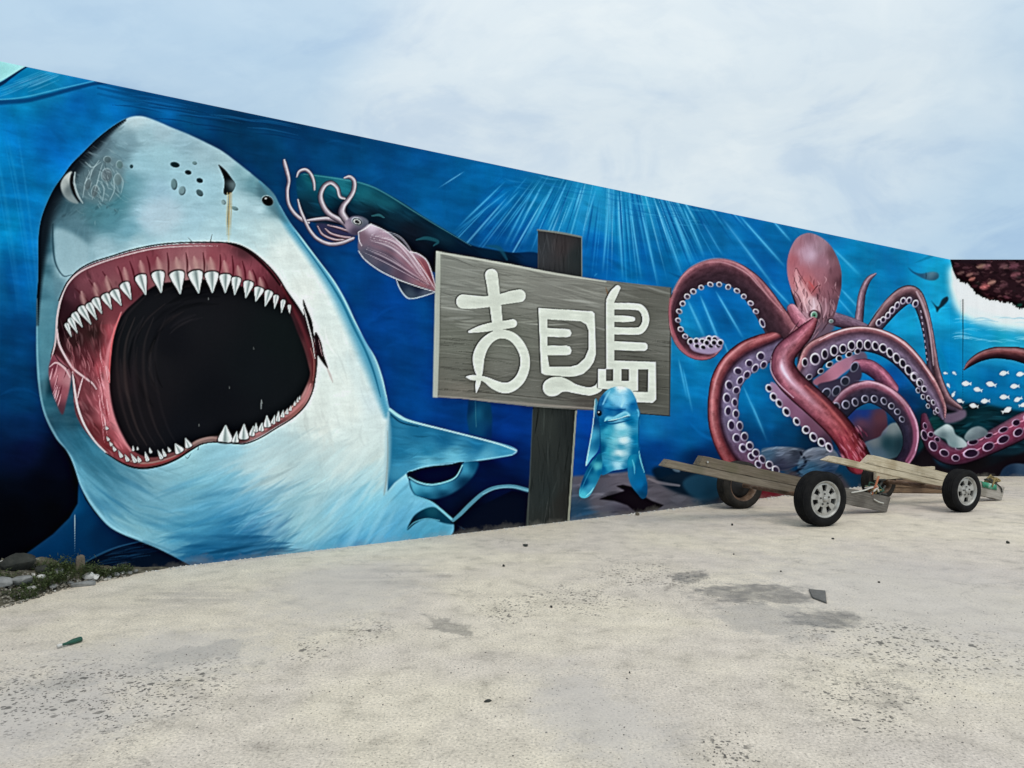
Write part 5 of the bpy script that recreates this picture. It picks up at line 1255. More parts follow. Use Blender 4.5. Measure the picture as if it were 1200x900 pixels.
fill([(1094, 507), (1103, 500), (1110, 497), (1116.5, 501), (1120, 509), (1128, 514), (1133.5, 520), (1131, 524), (1120, 525), (1112, 522), (1108, 515), (1100, 512)], field([(1100, 503, (150, 166, 170)), (1110, 500, (186, 200, 202)), (1105, 510, (80, 100, 108)), (1117, 512, (130, 150, 156)), (1127, 518, (170, 184, 188)), (1118, 522, (110, 136, 142))]), o=reef, soft=.4)
fill([(1130, 512), (1136.5, 503), (1146.5, 499.5), (1155, 503), (1157.5, 509), (1146, 514.5), (1134, 517)], field([(1137, 507, (130, 146, 152)), (1147, 502, (116, 130, 138)), (1153, 508, (84, 98, 106)), (1140, 513, (90, 104, 112))]), o=reef, soft=.4)

# ---------------- coral roof, white glow and fish on the right
fill([(1112, 318), (1122, 312), (1160, 330), (1200, 352), (1260, 360), (1470, 372), (1470, 394), (1260, 392), (1200, 388), (1160, 382), (1130, 372), (1116, 352)], (226, 240, 244), 1, 6)
fill([(1118, 330), (1150, 345), (1200, 362), (1260, 366), (1470, 376), (1470, 386), (1260, 380), (1190, 374), (1140, 362), (1120, 345)], (236, 244, 246), .9, 4)
for k in range(130):
    x0 = rnd.uniform(1125, 1460); y0 = rnd.uniform(372, 402)
    stroke([(x0 - 10, y0, .4), (x0, y0 - 1, 1.6), (x0 + 12, y0 + 1, .4)], rnd.choice([(190, 226, 240), (120, 200, 232), (60, 170, 222)]), .35, 1.0)
coral = oid('painted_coral', 0, 'dark maroon coral ceiling painted along the top of the wall')
cpts = [(1112.5, 296), (1114, 306), (1116.7, 316.7)]
lower = [(1121, 326.7), (1129, 332), (1135.6, 333), (1142, 341), (1148, 348), (1158, 351), (1167, 353), (1178, 354.4), (1185.6, 355.6), (1192, 361), (1200, 361.7), (1212, 363), (1230, 366), (1262, 372), (1300, 366), (1340, 372), (1390, 360), (1430, 366), (1472, 362)]
zig = []
P = spline(lower, 8)
for k, (x, y) in enumerate(P):
    zig.append((x + rnd.uniform(-1, 1), y + rnd.uniform(-1.8, 1.4)))
fill(cpts + zig + [(1472, 296)], (38, 20, 26), o=coral, smooth=False)
COm = (own == coral).astype(np.float32)
for k in range(760):
    x0 = rnd.uniform(1116, 1465); y0 = rnd.uniform(306, 366)
    r = rnd.uniform(1.0, 3.6)
    c = rnd.choice([(84, 52, 56), (70, 40, 48), (104, 60, 66), (52, 28, 34), (24, 14, 20), (20, 12, 16), (130, 84, 80), (24, 40, 36), (96, 46, 58), (30, 18, 24)])
    stroke([(x0 - r, y0 + rnd.uniform(-1, 1), r * .5), (x0, y0, r), (x0 + r * 1.2, y0 + rnd.uniform(-1.5, 1.5), r * .4)], c, .5, 1.0, clip=COm)
for x, y, r, c in ((1154, 336, 6, (196, 96, 96)), (1162, 331, 5, (176, 120, 104)), (1139, 327, 4, (190, 106, 92)), (1136, 322, 4, (140, 92, 84)), (1150, 312, 5, (150, 110, 92)), (1156, 312, 5, (124, 76, 84)), (1176, 312, 5, (110, 70, 76)), (1190, 322, 6, (130, 70, 80)), (1188, 312, 6, (110, 60, 74)), (1176, 334, 5, (96, 56, 64)), (1126, 320, 4, (110, 76, 72)), (1194, 358, 4, (20, 90, 70)), (1230, 320, 7, (120, 66, 72)), (1240, 345, 6, (150, 84, 84))):
    stroke([(x - r * .7, y + 1, r * .5), (x, y, r), (x + r * .7, y - 1, r * .6)], c, .8, 1.0, clip=COm)
brush(560, (1114, 305, 1465, 366), lambda x, y: .5, 8, 1.2, .35, .6, COm, 92)
stroke([(1116, 306, 2), (1135, 307, 3), (1160, 307.5, 2)], (28, 18, 26), .7, 1)
# crack / drip below the coral
stroke([(1128.3, 351, .7), (1128.4, 380, .8), (1128.4, 400, .5), (1128.2, 430, .3), (1128, 470, .3)], (40, 34, 40), .85, .5)
stroke([(1125.5, 352, .6), (1125.5, 376, .6)], (150, 180, 186), .5, .8)
f2 = oid('painted_fish', 0)
fill([(1064, 313), (1071, 318.5), (1080, 320.5), (1092, 318.5), (1099, 320), (1100, 325), (1095, 328.5), (1086, 328), (1077, 324), (1069, 319)], field([(1066, 315, (20, 70, 110)), (1080, 323, (40, 86, 120)), (1092, 321, (90, 130, 150)), (1096, 326, (44, 80, 104))]), o=f2, soft=.4)
stroke([(1085, 319, .4), (1085.5, 323, .6), (1085, 327, .4)], (20, 50, 70), .7, .6)
f3 = oid('painted_fish', 0)
fill([(1091, 352), (1096, 357.5), (1100, 359), (1104, 351), (1110, 347.5), (1111, 352), (1106, 358), (1101, 362), (1098, 366), (1096, 360)], (24, 52, 66), o=f3, soft=.4)
for x, y, a, L in ((210, 280, .2, 40), (288, 280, .7, 44), (235, 388, 1.0, 46), (395, 372, .05, 84), (495, 425, .25, 78), (612, 378, .25, 90), (725, 280, -.15, 82), (872, 288, -.1, 80), (820, 395, -.05, 80), (280, 465, -1.1, 52), (340, 525, .4, 66), (460, 567, .2, 80), (560, 525, -.05, 80), (728, 490, .02, 84), (848, 510, -.35, 76), (888, 560, 2.9, 70), (748, 605, 2.7, 92), (960, 360, 0, 80), (960, 470, .1, 80), (1090, 330, .1, 84), (1180, 400, -.1, 80), (1270, 300, .1, 80), (1330, 470, -.2, 80), (1500, 380, .1, 84), (1620, 320, -.1, 80), (1750, 420, .2, 84), (1900, 330, 0, 80), (2050, 400, .1, 84)):
    fx, fy, L = 1080 + x / 7.5, 400 + y / 7.5, L / 7.5
    o = oid('painted_fish', 0)
    c, s = math.cos(a), math.sin(a)
    tr = lambda u, v: (fx + (u * c - v * s) * L, fy + (u * s + v * c) * L)
    fill([tr(*p) for p in ((-.52, .02), (-.32, -.2), (-.05, -.28), (.2, -.16), (.32, -.05), (.52, -.22), (.46, 0), (.54, .2), (.3, .06), (.1, .2), (-.15, .26), (-.38, .16))], (232, 238, 234), o=o, smooth=False, soft=.25)
    stroke([(*tr(-.1, -.05), .4), (*tr(.05, 0), .9), (*tr(.18, 0), .4)], (226, 190, 160), .6, .8)

# crisp brushwork
sq = (own == squid).astype(np.float32)[..., None]
lm = cv.mean(-1, keepdims=True)
cv[:] = cv * (1 - sq * .14) + lm * sq * .12
om = (own == octo).astype(np.float32)[..., None]
lm = cv.mean(-1, keepdims=True)
cv[:] = cv * (1 - om) + om * (cv * .98 + lm * .02) * np.array([1.0, .96, 1.04], np.float32)
for rad, amt in ((2.0, .55), (11, .28)):
    lm = cv.mean(-1)
    cv += (amt * (lm - blur(lm, rad)))[..., None]
    np.clip(cv, 0, 1, out=cv)
np.clip(cv, 0, 1, out=cv)
# overall unevenness of the paint coat
cv *= (1 + .05 * (noise_win(w_all, 60, 3, 90) - .5))[..., None]
np.clip(cv, 0, 1, out=cv)

# ------------------------------------------------------------------ wall geometry
def wall1(px):      # point of the wall foot seen at photo column px
    Y = F * EYE / (221.6 - .117 * px)
    return np.array([(px - 600) / F * Y, Y])


CORNER = wall1(1113.3)
END2 = CORNER + np.array([5.6, 0.03])
WALL_H = 4.175
d1 = (CORNER - wall1(0)) / np.linalg.norm(CORNER - wall1(0))
n1_ = np.array([d1[1], -d1[0]])
START1 = wall1(0) - d1 * 3.2
FOOT = -0.12      # the paint goes on a little below ground


def srgb2lin(c):
    return np.where(c <= .04045, c / 12.92, ((c + .055) / 1.055) ** 2.4)


GAIN = np.array([1.06, 1.05, 1.02])
mp = Mat('mural_paint', rough=.55, spec=.02)
va = mp.node('ShaderNodeVertexColor', layer_name='paint')
pc = mp.pos
speck = mp.noise(pc, 55, 3, .6)
worn = mp.ramp(speck, [(.30, .93), (.50, 1.0), (.75, 1.05)])
runs = mp.noise(mp.mapping(pc, (7, 7, .35)), 1.0, 5, .6)
pcol = mp.mix(1.0, va.outputs[0], worn, 'MULTIPLY')
pcol = mp.mix(1.0, pcol, mp.ramp(runs, [(.34, .96), (.50, 1.0), (.68, 1.02)]), 'MULTIPLY')
sepz = mp.node('ShaderNodeSeparateXYZ')
mp.l.new(pc, sepz.inputs[0])
splash = mp.math('MULTIPLY', mp.ramp(mp.math('ADD', sepz.outputs[2], mp.math('MULTIPLY', mp.noise(pc, 5, 5, .65), .30)), [(.13, 1.0), (.21, 0.0)]), .22)
pcol = mp.mix(splash, pcol, (.30, .28, .24))
mp.color(pcol)
hgt = mp.math('ADD', mp.noise(pc, 22, 6, .6), mp.math('MULTIPLY', mp.noise(pc, 3, 3), 1.5))
mp.bump(hgt, .22, .006)
mp.l.new(mp.ramp(mp.noise(pc, 6, 4), [(.3, .48), (.7, .68)]), mp.p.inputs['Roughness'])

mural = empty('mural_wall', (float(wall1(400)[0]), float(wall1(400)[1]), 0))
tag(mural, 'long concrete wall covered by a blue undersea mural', 'wall')
bpy.context.view_layer.update()
MOFF = np.array([wall1(400)[0], wall1(400)[1], 0.0])


def sample(px, py):
    x = np.clip((px - CX0) * S - .5, 0, CW - 1.001)
    y = np.clip((py - CY0) * S - .5, 0, CH - 1.001)
    x0, y0 = x.astype(int), y.astype(int)
    fx, fy = (x - x0)[..., None], (y - y0)[..., None]
    return (cv[y0, x0] * (1 - fx) + cv[y0, x0 + 1] * fx) * (1 - fy) + (cv[y0 + 1, x0] * (1 - fx) + cv[y0 + 1, x0 + 1] * fx) * fy


blocks = []     # (verts Nx3, cols Nx3, quads Mx4, owner M)


def add_block(foot_pts, rows):
    """foot_pts: K x 2 points along the wall foot; builds K columns x rows of painted skin"""
    K = len(foot_pts)
    zz = np.linspace(FOOT, WALL_H, rows)
    P = np.zeros((K, rows, 3))
    P[:, :, 0] = foot_pts[:, None, 0]
    P[:, :, 1] = foot_pts[:, None, 1]
    P[:, :, 2] = zz[None, :]
    px = 600 + F * P[..., 0] / np.maximum(P[..., 1], .5)
    py = HZ - F * (P[..., 2] - EYE) / np.maximum(P[..., 1], .5)
    c = sample(px, py)
    idx = np.arange(K * rows).reshape(K, rows)
    q = np.stack([idx[:-1, :-1], idx[1:, :-1], idx[1:, 1:], idx[:-1, 1:]], -1).reshape(-1, 4)
    cx = (px[:-1, :-1] + px[1:, 1:]) / 2; cy = (py[:-1, :-1] + py[1:, 1:]) / 2
    inside = (cx > CX0) & (cx < CX1) & (cy > CY0) & (cy < CY1)
    ii = np.clip(((cx - CX0) * S).astype(int), 0, CW - 1); jj = np.clip(((cy - CY0) * S).astype(int), 0, CH - 1)
    ow = np.where(inside, own[jj, ii], ocean).reshape(-1)
    blocks.append((P.reshape(-1, 3), c.reshape(-1, 3), q, ow))


def cols1(a, b, st):
    return np.array([wall1(p) for p in np.linspace(a, b, int(abs(b - a) / st) + 1)])


add_block(np.array([START1 + (wall1(-40) - START1) * t for t in np.linspace(0, 1, 60)]), 260)
add_block(cols1(-40, 400, .85), 640)
add_block(cols1(400, 800, .85), 500)
add_block(cols1(800, 1113.3, .8), 400)
x2 = np.r_[np.linspace(CORNER[0], CORNER[0] + 2.2, 170), np.linspace(CORNER[0] + 2.2, END2[0], 120)[1:]]
add_block(np.stack([x2, CORNER[1] + (x2 - CORNER[0]) / (END2[0] - CORNER[0]) * (END2[1] - CORNER[1])], -1), 320)

made = {}
off = 0
Vs, Cs, Qs, Os = [], [], [], []
for v, c, q, o in blocks:
    Vs.append(v); Cs.append(c); Qs.append(q + off); Os.append(o)
    off += len(v)
Vs, Cs, Qs, Os = np.concatenate(Vs), np.concatenate(Cs), np.concatenate(Qs), np.concatenate(Os)
lin = np.clip(srgb2lin(Cs) * GAIN, 0.0, .92)
for i in sorted(OWN):
    name, parent, label = OWN[i]
    q = Qs[Os == i]
    if len(q) == 0:
        if any(p == i for _, p, _ in OWN.values()):
            e = bpy.data.objects.new(name, None)
            link(e, mural)
            made[i] = e
            if label: e['label'] = label
        continue
    u, inv = np.unique(q, return_inverse=True)
    q = inv.reshape(-1, 4)
    me = bpy.data.meshes.new(name)
    me.vertices.add(len(u))
    me.vertices.foreach_set('co', (Vs[u] - MOFF).astype(np.float32).ravel())
    me.loops.add(len(q) * 4)
    me.loops.foreach_set('vertex_index', q.astype(np.int32).ravel())
    me.polygons.add(len(q))
    me.polygons.foreach_set('loop_start', np.arange(0, len(q) * 4, 4, dtype=np.int32))
    me.update(calc_edges=True)
    at = me.color_attributes.new('paint', 'FLOAT_COLOR', 'POINT')
    at.data.foreach_set('color', np.c_[lin[u], np.ones(len(u))].astype(np.float32).ravel())
    me.materials.append(mp.m)
    o = bpy.data.objects.new(name, me)
    link(o, made[parent] if parent in made else mural)
    if label: o['label'] = label
    made[i] = o

# solid wall behind the paint
mc = Mat('wall_concrete', rough=.85)
mc.color(mc.ramp(mc.noise(mc.pos, 4, 6, .6), [(.3, (.30, .30, .29)), (.7, (.44, .43, .41))]))
mc.bump(mc.noise(mc.pos, 30, 5), .3, .01)
TH, GAP = .22, .004
n2_ = np.array([.03 / 5.6, -1.0]); n2_ /= np.linalg.norm(n2_)


def wall_poly():
    f = [START1 - n1_ * GAP, CORNER - (n1_ + n2_) / (1 + n1_ @ n2_) * GAP, END2 - n2_ * GAP]
    b = [END2 - n2_ * TH, CORNER - (n1_ + n2_) / (1 + n1_ @ n2_) * TH, START1 - n1_ * TH]
    return f + b


wp = wall_poly()
bm = bmesh.new()
lo = [bm.verts.new((p[0] - MOFF[0], p[1] - MOFF[1], -.3)) for p in wp]
hi = [bm.verts.new((p[0] - MOFF[0], p[1] - MOFF[1], WALL_H - .002)) for p in wp]
bm.faces.new(lo); bm.faces.new(hi)
for k in range(6):
    bm.faces.new((lo[k], lo[(k + 1) % 6], hi[(k + 1) % 6], hi[k]))
bm_obj('wall_core', bm, mc.m, mural)

# ================================================================== GROUND
mg = Mat('worn_concrete', rough=.85, spec=.3)
gp = mg.pos
gw = mg.node('ShaderNodeTexNoise')
gw.inputs['Scale'].default_value = 2.2
gw.inputs['Detail'].default_value = 5
mg.l.new(gp, gw.inputs['Vector'])
wob = mg.node('ShaderNodeVectorMath', operation='MULTIPLY_ADD')
mg.l.new(gw.outputs['Color'], wob.inputs[0])
wob.inputs[1].default_value = (.55, .55, 0)
mg.l.new(gp, wob.inputs[2])
gw.inputs['Roughness'].default_value = .68
gw.inputs['Detail'].default_value = 7
wsub = mg.node('ShaderNodeVectorMath', operation='SUBTRACT')
mg.l.new(wob.outputs[0], wsub.inputs[0])
wsub.inputs[1].default_value = (.275, .275, 0)
gwp = wsub.outputs[0]


rag = mg.noise(gp, 6.5, 8, .72)
rag = mg.math('MULTIPLY', mg.math('SUBTRACT', rag, .5), 2.2)


def blob(cx, cy, rx, ry, rot=0.0, edge=.5, src=None):
    """soft-edged patch on the ground: 1 inside, 0 outside, wobbled by noise"""
    v = mg.node('ShaderNodeVectorMath', operation='SUBTRACT')
    mg.l.new(src or gwp, v.inputs[0])
    v.inputs[1].default_value = (cx, cy, 0)
    mm = mg.node('ShaderNodeMapping', vector_type='TEXTURE')
    mg.l.new(v.outputs[0], mm.inputs[0])
    mm.inputs['Rotation'].default_value = (0, 0, rot)
    mm.inputs['Scale'].default_value = (rx, ry, 1)
    ln = mg.node('ShaderNodeVectorMath', operation='LENGTH')
    mg.l.new(mm.outputs[0], ln.inputs[0])
    mr = mg.node('ShaderNodeMapRange', interpolation_type='SMOOTHSTEP')
    mg.l.new(mg.math('ADD', ln.outputs['Value'], rag), mr.inputs[0])
    mr.inputs[1].default_value = 1.0 - edge
    mr.inputs[2].default_value = 1.0 + edge
    mr.inputs[3].default_value = 1.0
    mr.inputs[4].default_value = 0.0
    return mr.outputs[0]


def pix_blob(px0, py0, px1, py1, rot=0.0, edge=.5, src=None):
    a, b = gpt(px0, py1), gpt(px1, py0)
    c = gpt((px0 + px1) / 2, (py0 + py1) / 2)
    ry = (gpt(600, py0).y - gpt(600, py1).y) / 2
    rx = (px1 - px0) / 2 / F * c.y
    return blob(c.x, c.y, rx, ry, rot, edge, src)


def vmax(*s):
    r = s[0]
    for k in s[1:]:
        r = mg.math('MAXIMUM', r, k)
    return r


big = mg.noise(gp, .55, 5, .55, .4)
base = mg.ramp(big, [(.30, (.535, .475, .415)), (.46, (.580, .515, .430)), (.56, (.620, .552, .440)), (.72, (.650, .580, .480))])
mottle = mg.noise(gp, 4.5, 8, .62, .3)
base = mg.mix(1.0, base, mg.ramp(mottle, [(.30, .70), (.43, .94), (.55, 1.03), (.70, 1.13)]), 'MULTIPLY')
grit = mg.noise(gp, 70, 5, .75)
base = mg.mix(1.0, base, mg.ramp(grit, [(.34, .46), (.44, .90), (.54, 1.03), (.64, 1.26)]), 'MULTIPLY')
# streaks left by trowel and traffic, running with the wall
stv = mg.mapping(gp, (1.2, 7.5, 1), rot=(0, 0, -.35))
streak = mg.noise(stv, .9, 6, .6, .6)
base = mg.mix(1.0, base, mg.ramp(streak, [(.30, .955), (.50, 1.0), (.72, 1.02)]), 'MULTIPLY')
# greyer laid patches
grey = vmax(pix_blob(60, 740, 300, 800, .1, .6), pix_blob(-150, 790, 160, 880, 0, .5), pix_blob(330, 655, 480, 720, .1, .7), pix_blob(640, 780, 760, 900, .2, .7), pix_blob(900, 640, 1250, 760, 0, .7))
base = mg.mix(mg.math('MULTIPLY', grey, .6), base, (.47, .435, .405))
# damp stains
stain = vmax(pix_blob(818, 685, 955, 707, .12, .22), pix_blob(925, 712, 1000, 736, -.6, .3), pix_blob(788, 668, 822, 686, -.6, .3))
stain = mg.math('MULTIPLY', stain, mg.ramp(mg.noise(gp, 9, 5, .6), [(.3, .35), (.6, 1.0)]))
base = mg.mix(mg.math('MULTIPLY', stain, .76), base, (.115, .11, .10))
damp2 = mg.math('MULTIPLY', pix_blob(848, 706, 960, 745, 0, .18), .34)
base = mg.mix(damp2, base, (.23, .225, .21))
s2 = mg.math('MULTIPLY', pix_blob(509, 717, 537, 745, .5, .2), mg.ramp(mg.noise(gp, 12, 5, .6), [(.3, .5), (.6, 1.0)]))
base = mg.mix(mg.math('MULTIPLY', s2, .62), base, (.15, .142, .125))
s3 = vmax(pix_blob(165, 758, 285, 777, .3, .25), pix_blob(240, 752, 290, 768, .3, .25), pix_blob(30, 790, 110, 812, .3, .3))
base = mg.mix(mg.math('MULTIPLY', s3, .26), base, (.17, .175, .18))
# drag marks near the wall
dr = mg.math('MULTIPLY', vmax(pix_blob(120, 688, 290, 712, .08, .5), pix_blob(420, 664, 520, 690, .1, .6)), mg.ramp(streak, [(.42, 1.0), (.56, 0.0)]))
base = mg.mix(mg.math('MULTIPLY', dr, .26), base, (.22, .205, .19))
# clusters of pits where the skin of the slab is worn through
clus = vmax(pix_blob(-60, 772, 170, 850, .12, .6), pix_blob(120, 770, 260, 850, -.2, .6), pix_blob(555, 700, 625, 728, .1, .5), pix_blob(620, 686, 730, 716, .25, .6), pix_blob(960, 786, 1070, 860, -.3, .5), pix_blob(820, 862, 880, 900, 0, .5), pix_blob(960, 724, 1180, 790, -.35, .6), pix_blob(940, 735, 1010, 756, 0, .5), pix_blob(400, 725, 450, 760, 0, .6), pix_blob(340, 745, 400, 775, 0, .6), pix_blob(690, 660, 830, 690, .1, .6))


def pits(scale, lo, hi, stretch):
    v = mg.node('ShaderNodeTexVoronoi', feature='F1')
    v.inputs['Scale'].default_value = scale
    v.inputs['Randomness'].default_value = 1.0
    nz = mg.node('ShaderNodeTexNoise')
    nz.inputs['Scale'].default_value = scale * 1.6
    nz.inputs['Detail'].default_value = 3
    mg.l.new(gp, nz.inputs['Vector'])
    ma = mg.node('ShaderNodeVectorMath', operation='MULTIPLY_ADD')
    mg.l.new(nz.outputs['Color'], ma.inputs[0])
    ma.inputs[1].default_value = (.8 / scale, .8 / scale, 0)
    mg.l.new(mg.mapping(gp, stretch, rot=(0, 0, .2)), ma.inputs[2])
    mg.l.new(ma.outputs[0], v.inputs['Vector'])
    sepc = mg.node('ShaderNodeSeparateColor')
    mg.l.new(v.outputs['Color'], sepc.inputs[0])
    # each cell has its own pit size; most cells have none
    size = mg.math('MULTIPLY', mg.math('SUBTRACT', sepc.outputs[0], lo), hi, clamp=True)
    d = mg.math('SUBTRACT', size, v.outputs['Distance'])
    return mg.math('MULTIPLY', d, 9.0, clamp=True)


pc_ = mg.ramp(mg.noise(gp, 1.1, 3), [(.40, 0.0), (.66, .40)])
dens = mg.math('ADD', mg.math('MULTIPLY', clus, 1.0), mg.math('MULTIPLY', pc_, .5), clamp=True)
p1 = mg.math('MULTIPLY', pits(17, .30, .60, (1, 1.05, 1)), clus)
p2 = mg.math('MULTIPLY', pits(44, .16, .66, (1, 1.1, 1)), dens)
p3 = mg.math('MULTIPLY', pits(85, .66, 1.3, (1, 1, 1)), .75)
pit = vmax(p1, p2, p3)
base = mg.mix(mg.math('MULTIPLY', pit, .85), base, (.075, .07, .062))
ve = mg.node('ShaderNodeTexVoronoi', feature='DISTANCE_TO_EDGE')
ve.inputs['Scale'].default_value = .62
cw = mg.node('ShaderNodeVectorMath', operation='MULTIPLY_ADD')
mg.l.new(gw.outputs['Color'], cw.inputs[0])
cw.inputs[1].default_value = (1.1, 1.1, 0)
mg.l.new(gp, cw.inputs[2])
mg.l.new(cw.outputs[0], ve.inputs['Vector'])
crk = mg.math('MULTIPLY', mg.ramp(ve.outputs['Distance'], [(.0, 1.0), (.006, 0.0)]), mg.ramp(mg.noise(gp, .8, 3), [(.50, 0.0), (.62, .55)]))
base = mg.mix(crk, base, (.10, .095, .085))
# pale chips
chips = pits(90, .80, 1.6, (1, 1, 1))
base = mg.mix(mg.math('MULTIPLY', mg.math('MULTIPLY', chips, .45), mg.ramp(mottle, [(.45, 0.0), (.6, 1.0)])), base, (.62, .60, .56))
mg.color(base)
hh = mg.math('ADD', mg.math('MULTIPLY', grit, .5), mg.math('MULTIPLY', mottle, .8))
mg.bump(hh, .75, .010)
mg.l.new(mg.math('SUBTRACT', .88, mg.math('MULTIPLY', stain, .35)), mg.p.inputs['Roughness'])

G = 400.0
ground = mesh_obj('ground', [(-G, -G, 0), (G, -G, 0), (G, G, 0), (-G, G, 0)], [(0, 1, 2, 3)], mg.m)
tag(ground, 'pale worn concrete ground with pits and damp stains', None, None, 'structure')

# ------------------------------------------------------------------ rubble bank at the wall foot, far left
msoil = Mat('bank_soil', rough=.95)
sp = msoil.pos
sc = msoil.ramp(msoil.noise(sp, 16, 6, .65), [(.30, (.025, .022, .014)), (.45, (.07, .062, .040)), (.58, (.125, .115, .08)), (.72, (.26, .245, .20))])
msoil.color(sc)
msoil.bump(msoil.noise(sp, 45, 5, .7), .9, .02)


def edge_w(px):       # width of the bank, measured out from the wall, by photo column
    return float(np.interp(px, [-900, -200, 0, 40, 70, 100, 140, 175, 200], [.95, .8, .66, .46, .30, .22, .12, .06, .0]))


cols = [-900, -700, -520, -400, -300, -220, -160, -110] + list(range(-70, 203, 4))
NR = 16
bv, bf = [], []
nrs = np.random.RandomState(4)
for a, px in enumerate(cols):
    if px < -40:
        t_ = (px + 900) / 860.0
        foot = START1 + (wall1(-40) - START1) * t_
    else:
        foot = wall1(px)
    wdt = edge_w(px)
    hgt_ = .17 * min(1, wdt / .4)
    for b in range(NR):
        v = b / (NR - 1)
        prof = max(0.0, 1 - v) ** .8
        jit = (fbm(np.array([[px * .05]]), np.array([[b * .7]]), 70, 3)[0, 0] - .5)
        zt = hgt_ * prof * (1 + jit * .9) + (.006 if v < 1 else -.012)
        o_ = foot + n1_ * (.002 + wdt * v)
        bv.append((o_[0], o_[1], zt))
for a in range(len(cols) - 1):
    for b in range(NR - 1):
        i = a * NR + b
        bf.append((i, i + 1, i + NR + 1, i + NR))
bank = mesh_obj('soil_bank', bv, bf, msoil.m, smooth=True)
tag(bank, 'low bank of soil and rubble along the wall foot', None, None, 'structure')


def bank_z(px, v):
    return .17 * min(1, edge_w(px) / .4) * max(0.0, 1 - v) ** .8


def bank_pt(px, v, dz=0.0):
    foot = wall1(px) if px >= -40 else START1 + (wall1(-40) - START1) * (px + 900) / 860.0
    q = foot + n1_ * (.03 + edge_w(px) * v)
    return Vector((q[0], q[1], bank_z(px, v) + dz))


# ------------------------------------------------------------------ stones
def stone_mat(name, c0, c1, sc=14):
    m = Mat(name, rough=.9)
    p = m.obj
    m.color(m.ramp(m.noise(p, sc, 5, .65), [(.3, c0), (.7, c1)]))
    m.bump(m.noise(p, sc * 3, 4, .6), .5, .01)
    return m.m


ms_grey = stone_mat('stone_grey', (.12, .125, .12), (.26, .26, .25))
ms_dark = stone_mat('stone_dark', (.008, .0095, .0075), (.032, .034, .027))
ms_pale = stone_mat('stone_pale', (.42, .41, .38), (.66, .65, .61))
ms_brown = stone_mat('stone_brown', (.07, .055, .038), (.17, .14, .10))


def stone_mesh(sx, sy, sz, seed, sub=3, cubic=0.0, rough=.22):
    r = np.random.RandomState(seed)
    bm = bmesh.new()
    bmesh.ops.create_icosphere(bm, subdivisions=sub, radius=1.0)
    offs = r.uniform(0, 50, 3)
    cuts = [(Vector(r.normal(0, 1, 3)).normalized(), r.uniform(.55, .85)) for _ in range(7)]
    for v in bm.verts:
        d = v.co.normalized()
        q = d.copy()
        if cubic > 0:
            m_ = max(abs(d.x), abs(d.y), abs(d.z))
            q = d.lerp(d / m_ * .82, cubic)
        n = float(fbm(np.array([[d.x * 1.6 + offs[0] + d.z]]), np.array([[d.y * 1.6 + offs[1] - d.z * .7]]), 77, 3)[0, 0]) - .5
        q = q * (1 + n * rough * 2)
        for cn, cd in cuts:
            e = q.dot(cn) - cd
            if e > 0:
                q -= cn * e * .8
        v.co = Vector((q.x * sx, q.y * sy, q.z * sz))
    return bm


def stone(name, loc, dims, seed, mat, label, group=None, rz=0.0, cubic=0.0, sink=.25, tilt=0.0, cat='stone', sub=3):
    bm = stone_mesh(dims[0] / 2, dims[1] / 2, dims[2] / 2, seed, sub, cubic)
    o = bm_obj(name, bm, mat)
    o.location = (loc[0], loc[1], loc[2] + dims[2] * (.5 - sink))
    o.rotation_euler = (tilt, 0, rz)
    tag(o, label, cat, group)
    return o


WANG = math.atan2(d1[1], d1[0])
stone('boulder', bank_pt(22, .15), (.26, .18, .16), 3, ms_dark, 'large dark boulder leaning on the mural at the rubble bank', rz=WANG, sink=.2)
stone('stone_block', bank_pt(5, .55), (.13, .12, .085), 4, ms_grey, 'pale grey squarish block at the front of the rubble bank', rz=WANG, cubic=.8, sink=.12)
stone('stone_block', bank_pt(24, .62), (.17, .12, .085), 5, ms_grey, 'longer grey block with rounded end beside the squarish block', rz=WANG + .1, cubic=.7, sink=.12)
stone('upright_stone', bank_pt(93, .35), (.075, .05, .19), 6, ms_brown, 'thin brown stone standing upright among the weeds', rz=WANG, cubic=.5, sink=.2)
stone('pale_rock', bank_pt(101, .75), (.10, .08, .07), 7, ms_pale, 'white rock next to the upright brown stone', rz=.4, sink=.2)
stone('pale_rock', bank_pt(109, .85), (.085, .07, .055), 8, ms_pale, 'smaller white rock touching the grey slab', rz=1.2, sink=.2)
stone('flat_slab', bank_pt(94, 1.15), (.20, .10, .05), 9, ms_grey, 'low flat grey slab in front of the white rocks', rz=WANG, cubic=.6, sink=.2)
stone('grey_stone', bank_pt(50, .35), (.13, .10, .08), 12, ms_dark, 'dark rounded stone half hidden by weeds', rz=.3, sink=.25)
stone('grey_stone', bank_pt(68, .4), (.10, .08, .07), 13, ms_grey, 'mid grey stone in the thick of the weeds', rz=.9, sink=.25)
for k, (px, v, s_, lab) in enumerate((
        (48, .55, .06, 'pale stone poking out of the weed clump by the long grey block'),
        (60, .9, .05, 'small grey stone at the front edge of the weeds'),
        (80, .9, .045, 'small grey stone just short of the flat grey slab'),
        (36, .8, .05, 'small pale stone in the gravel before the boulder'),
        (125, .9, .045, 'small grey stone beyond the white rocks at the bank edge'),
        (133, .8, .05, 'rounder grey stone among the last weeds'),
        (142, .7, .04, 'small pale stone under the yellowish weed'),
        (150, .8, .04, 'tiny grey stone past the yellowish weed'),
        (158, .6, .035, 'last tiny stone where the bank meets the wall'))):
    stone('rubble_stone', bank_pt(px, v), (s_ * 1.4, s_, s_ * .8), 20 + k, ms_pale if k % 3 == 0 else ms_grey, lab, 'small stones of the rubble bank', rz=k * 1.3, sink=.25, sub=2)

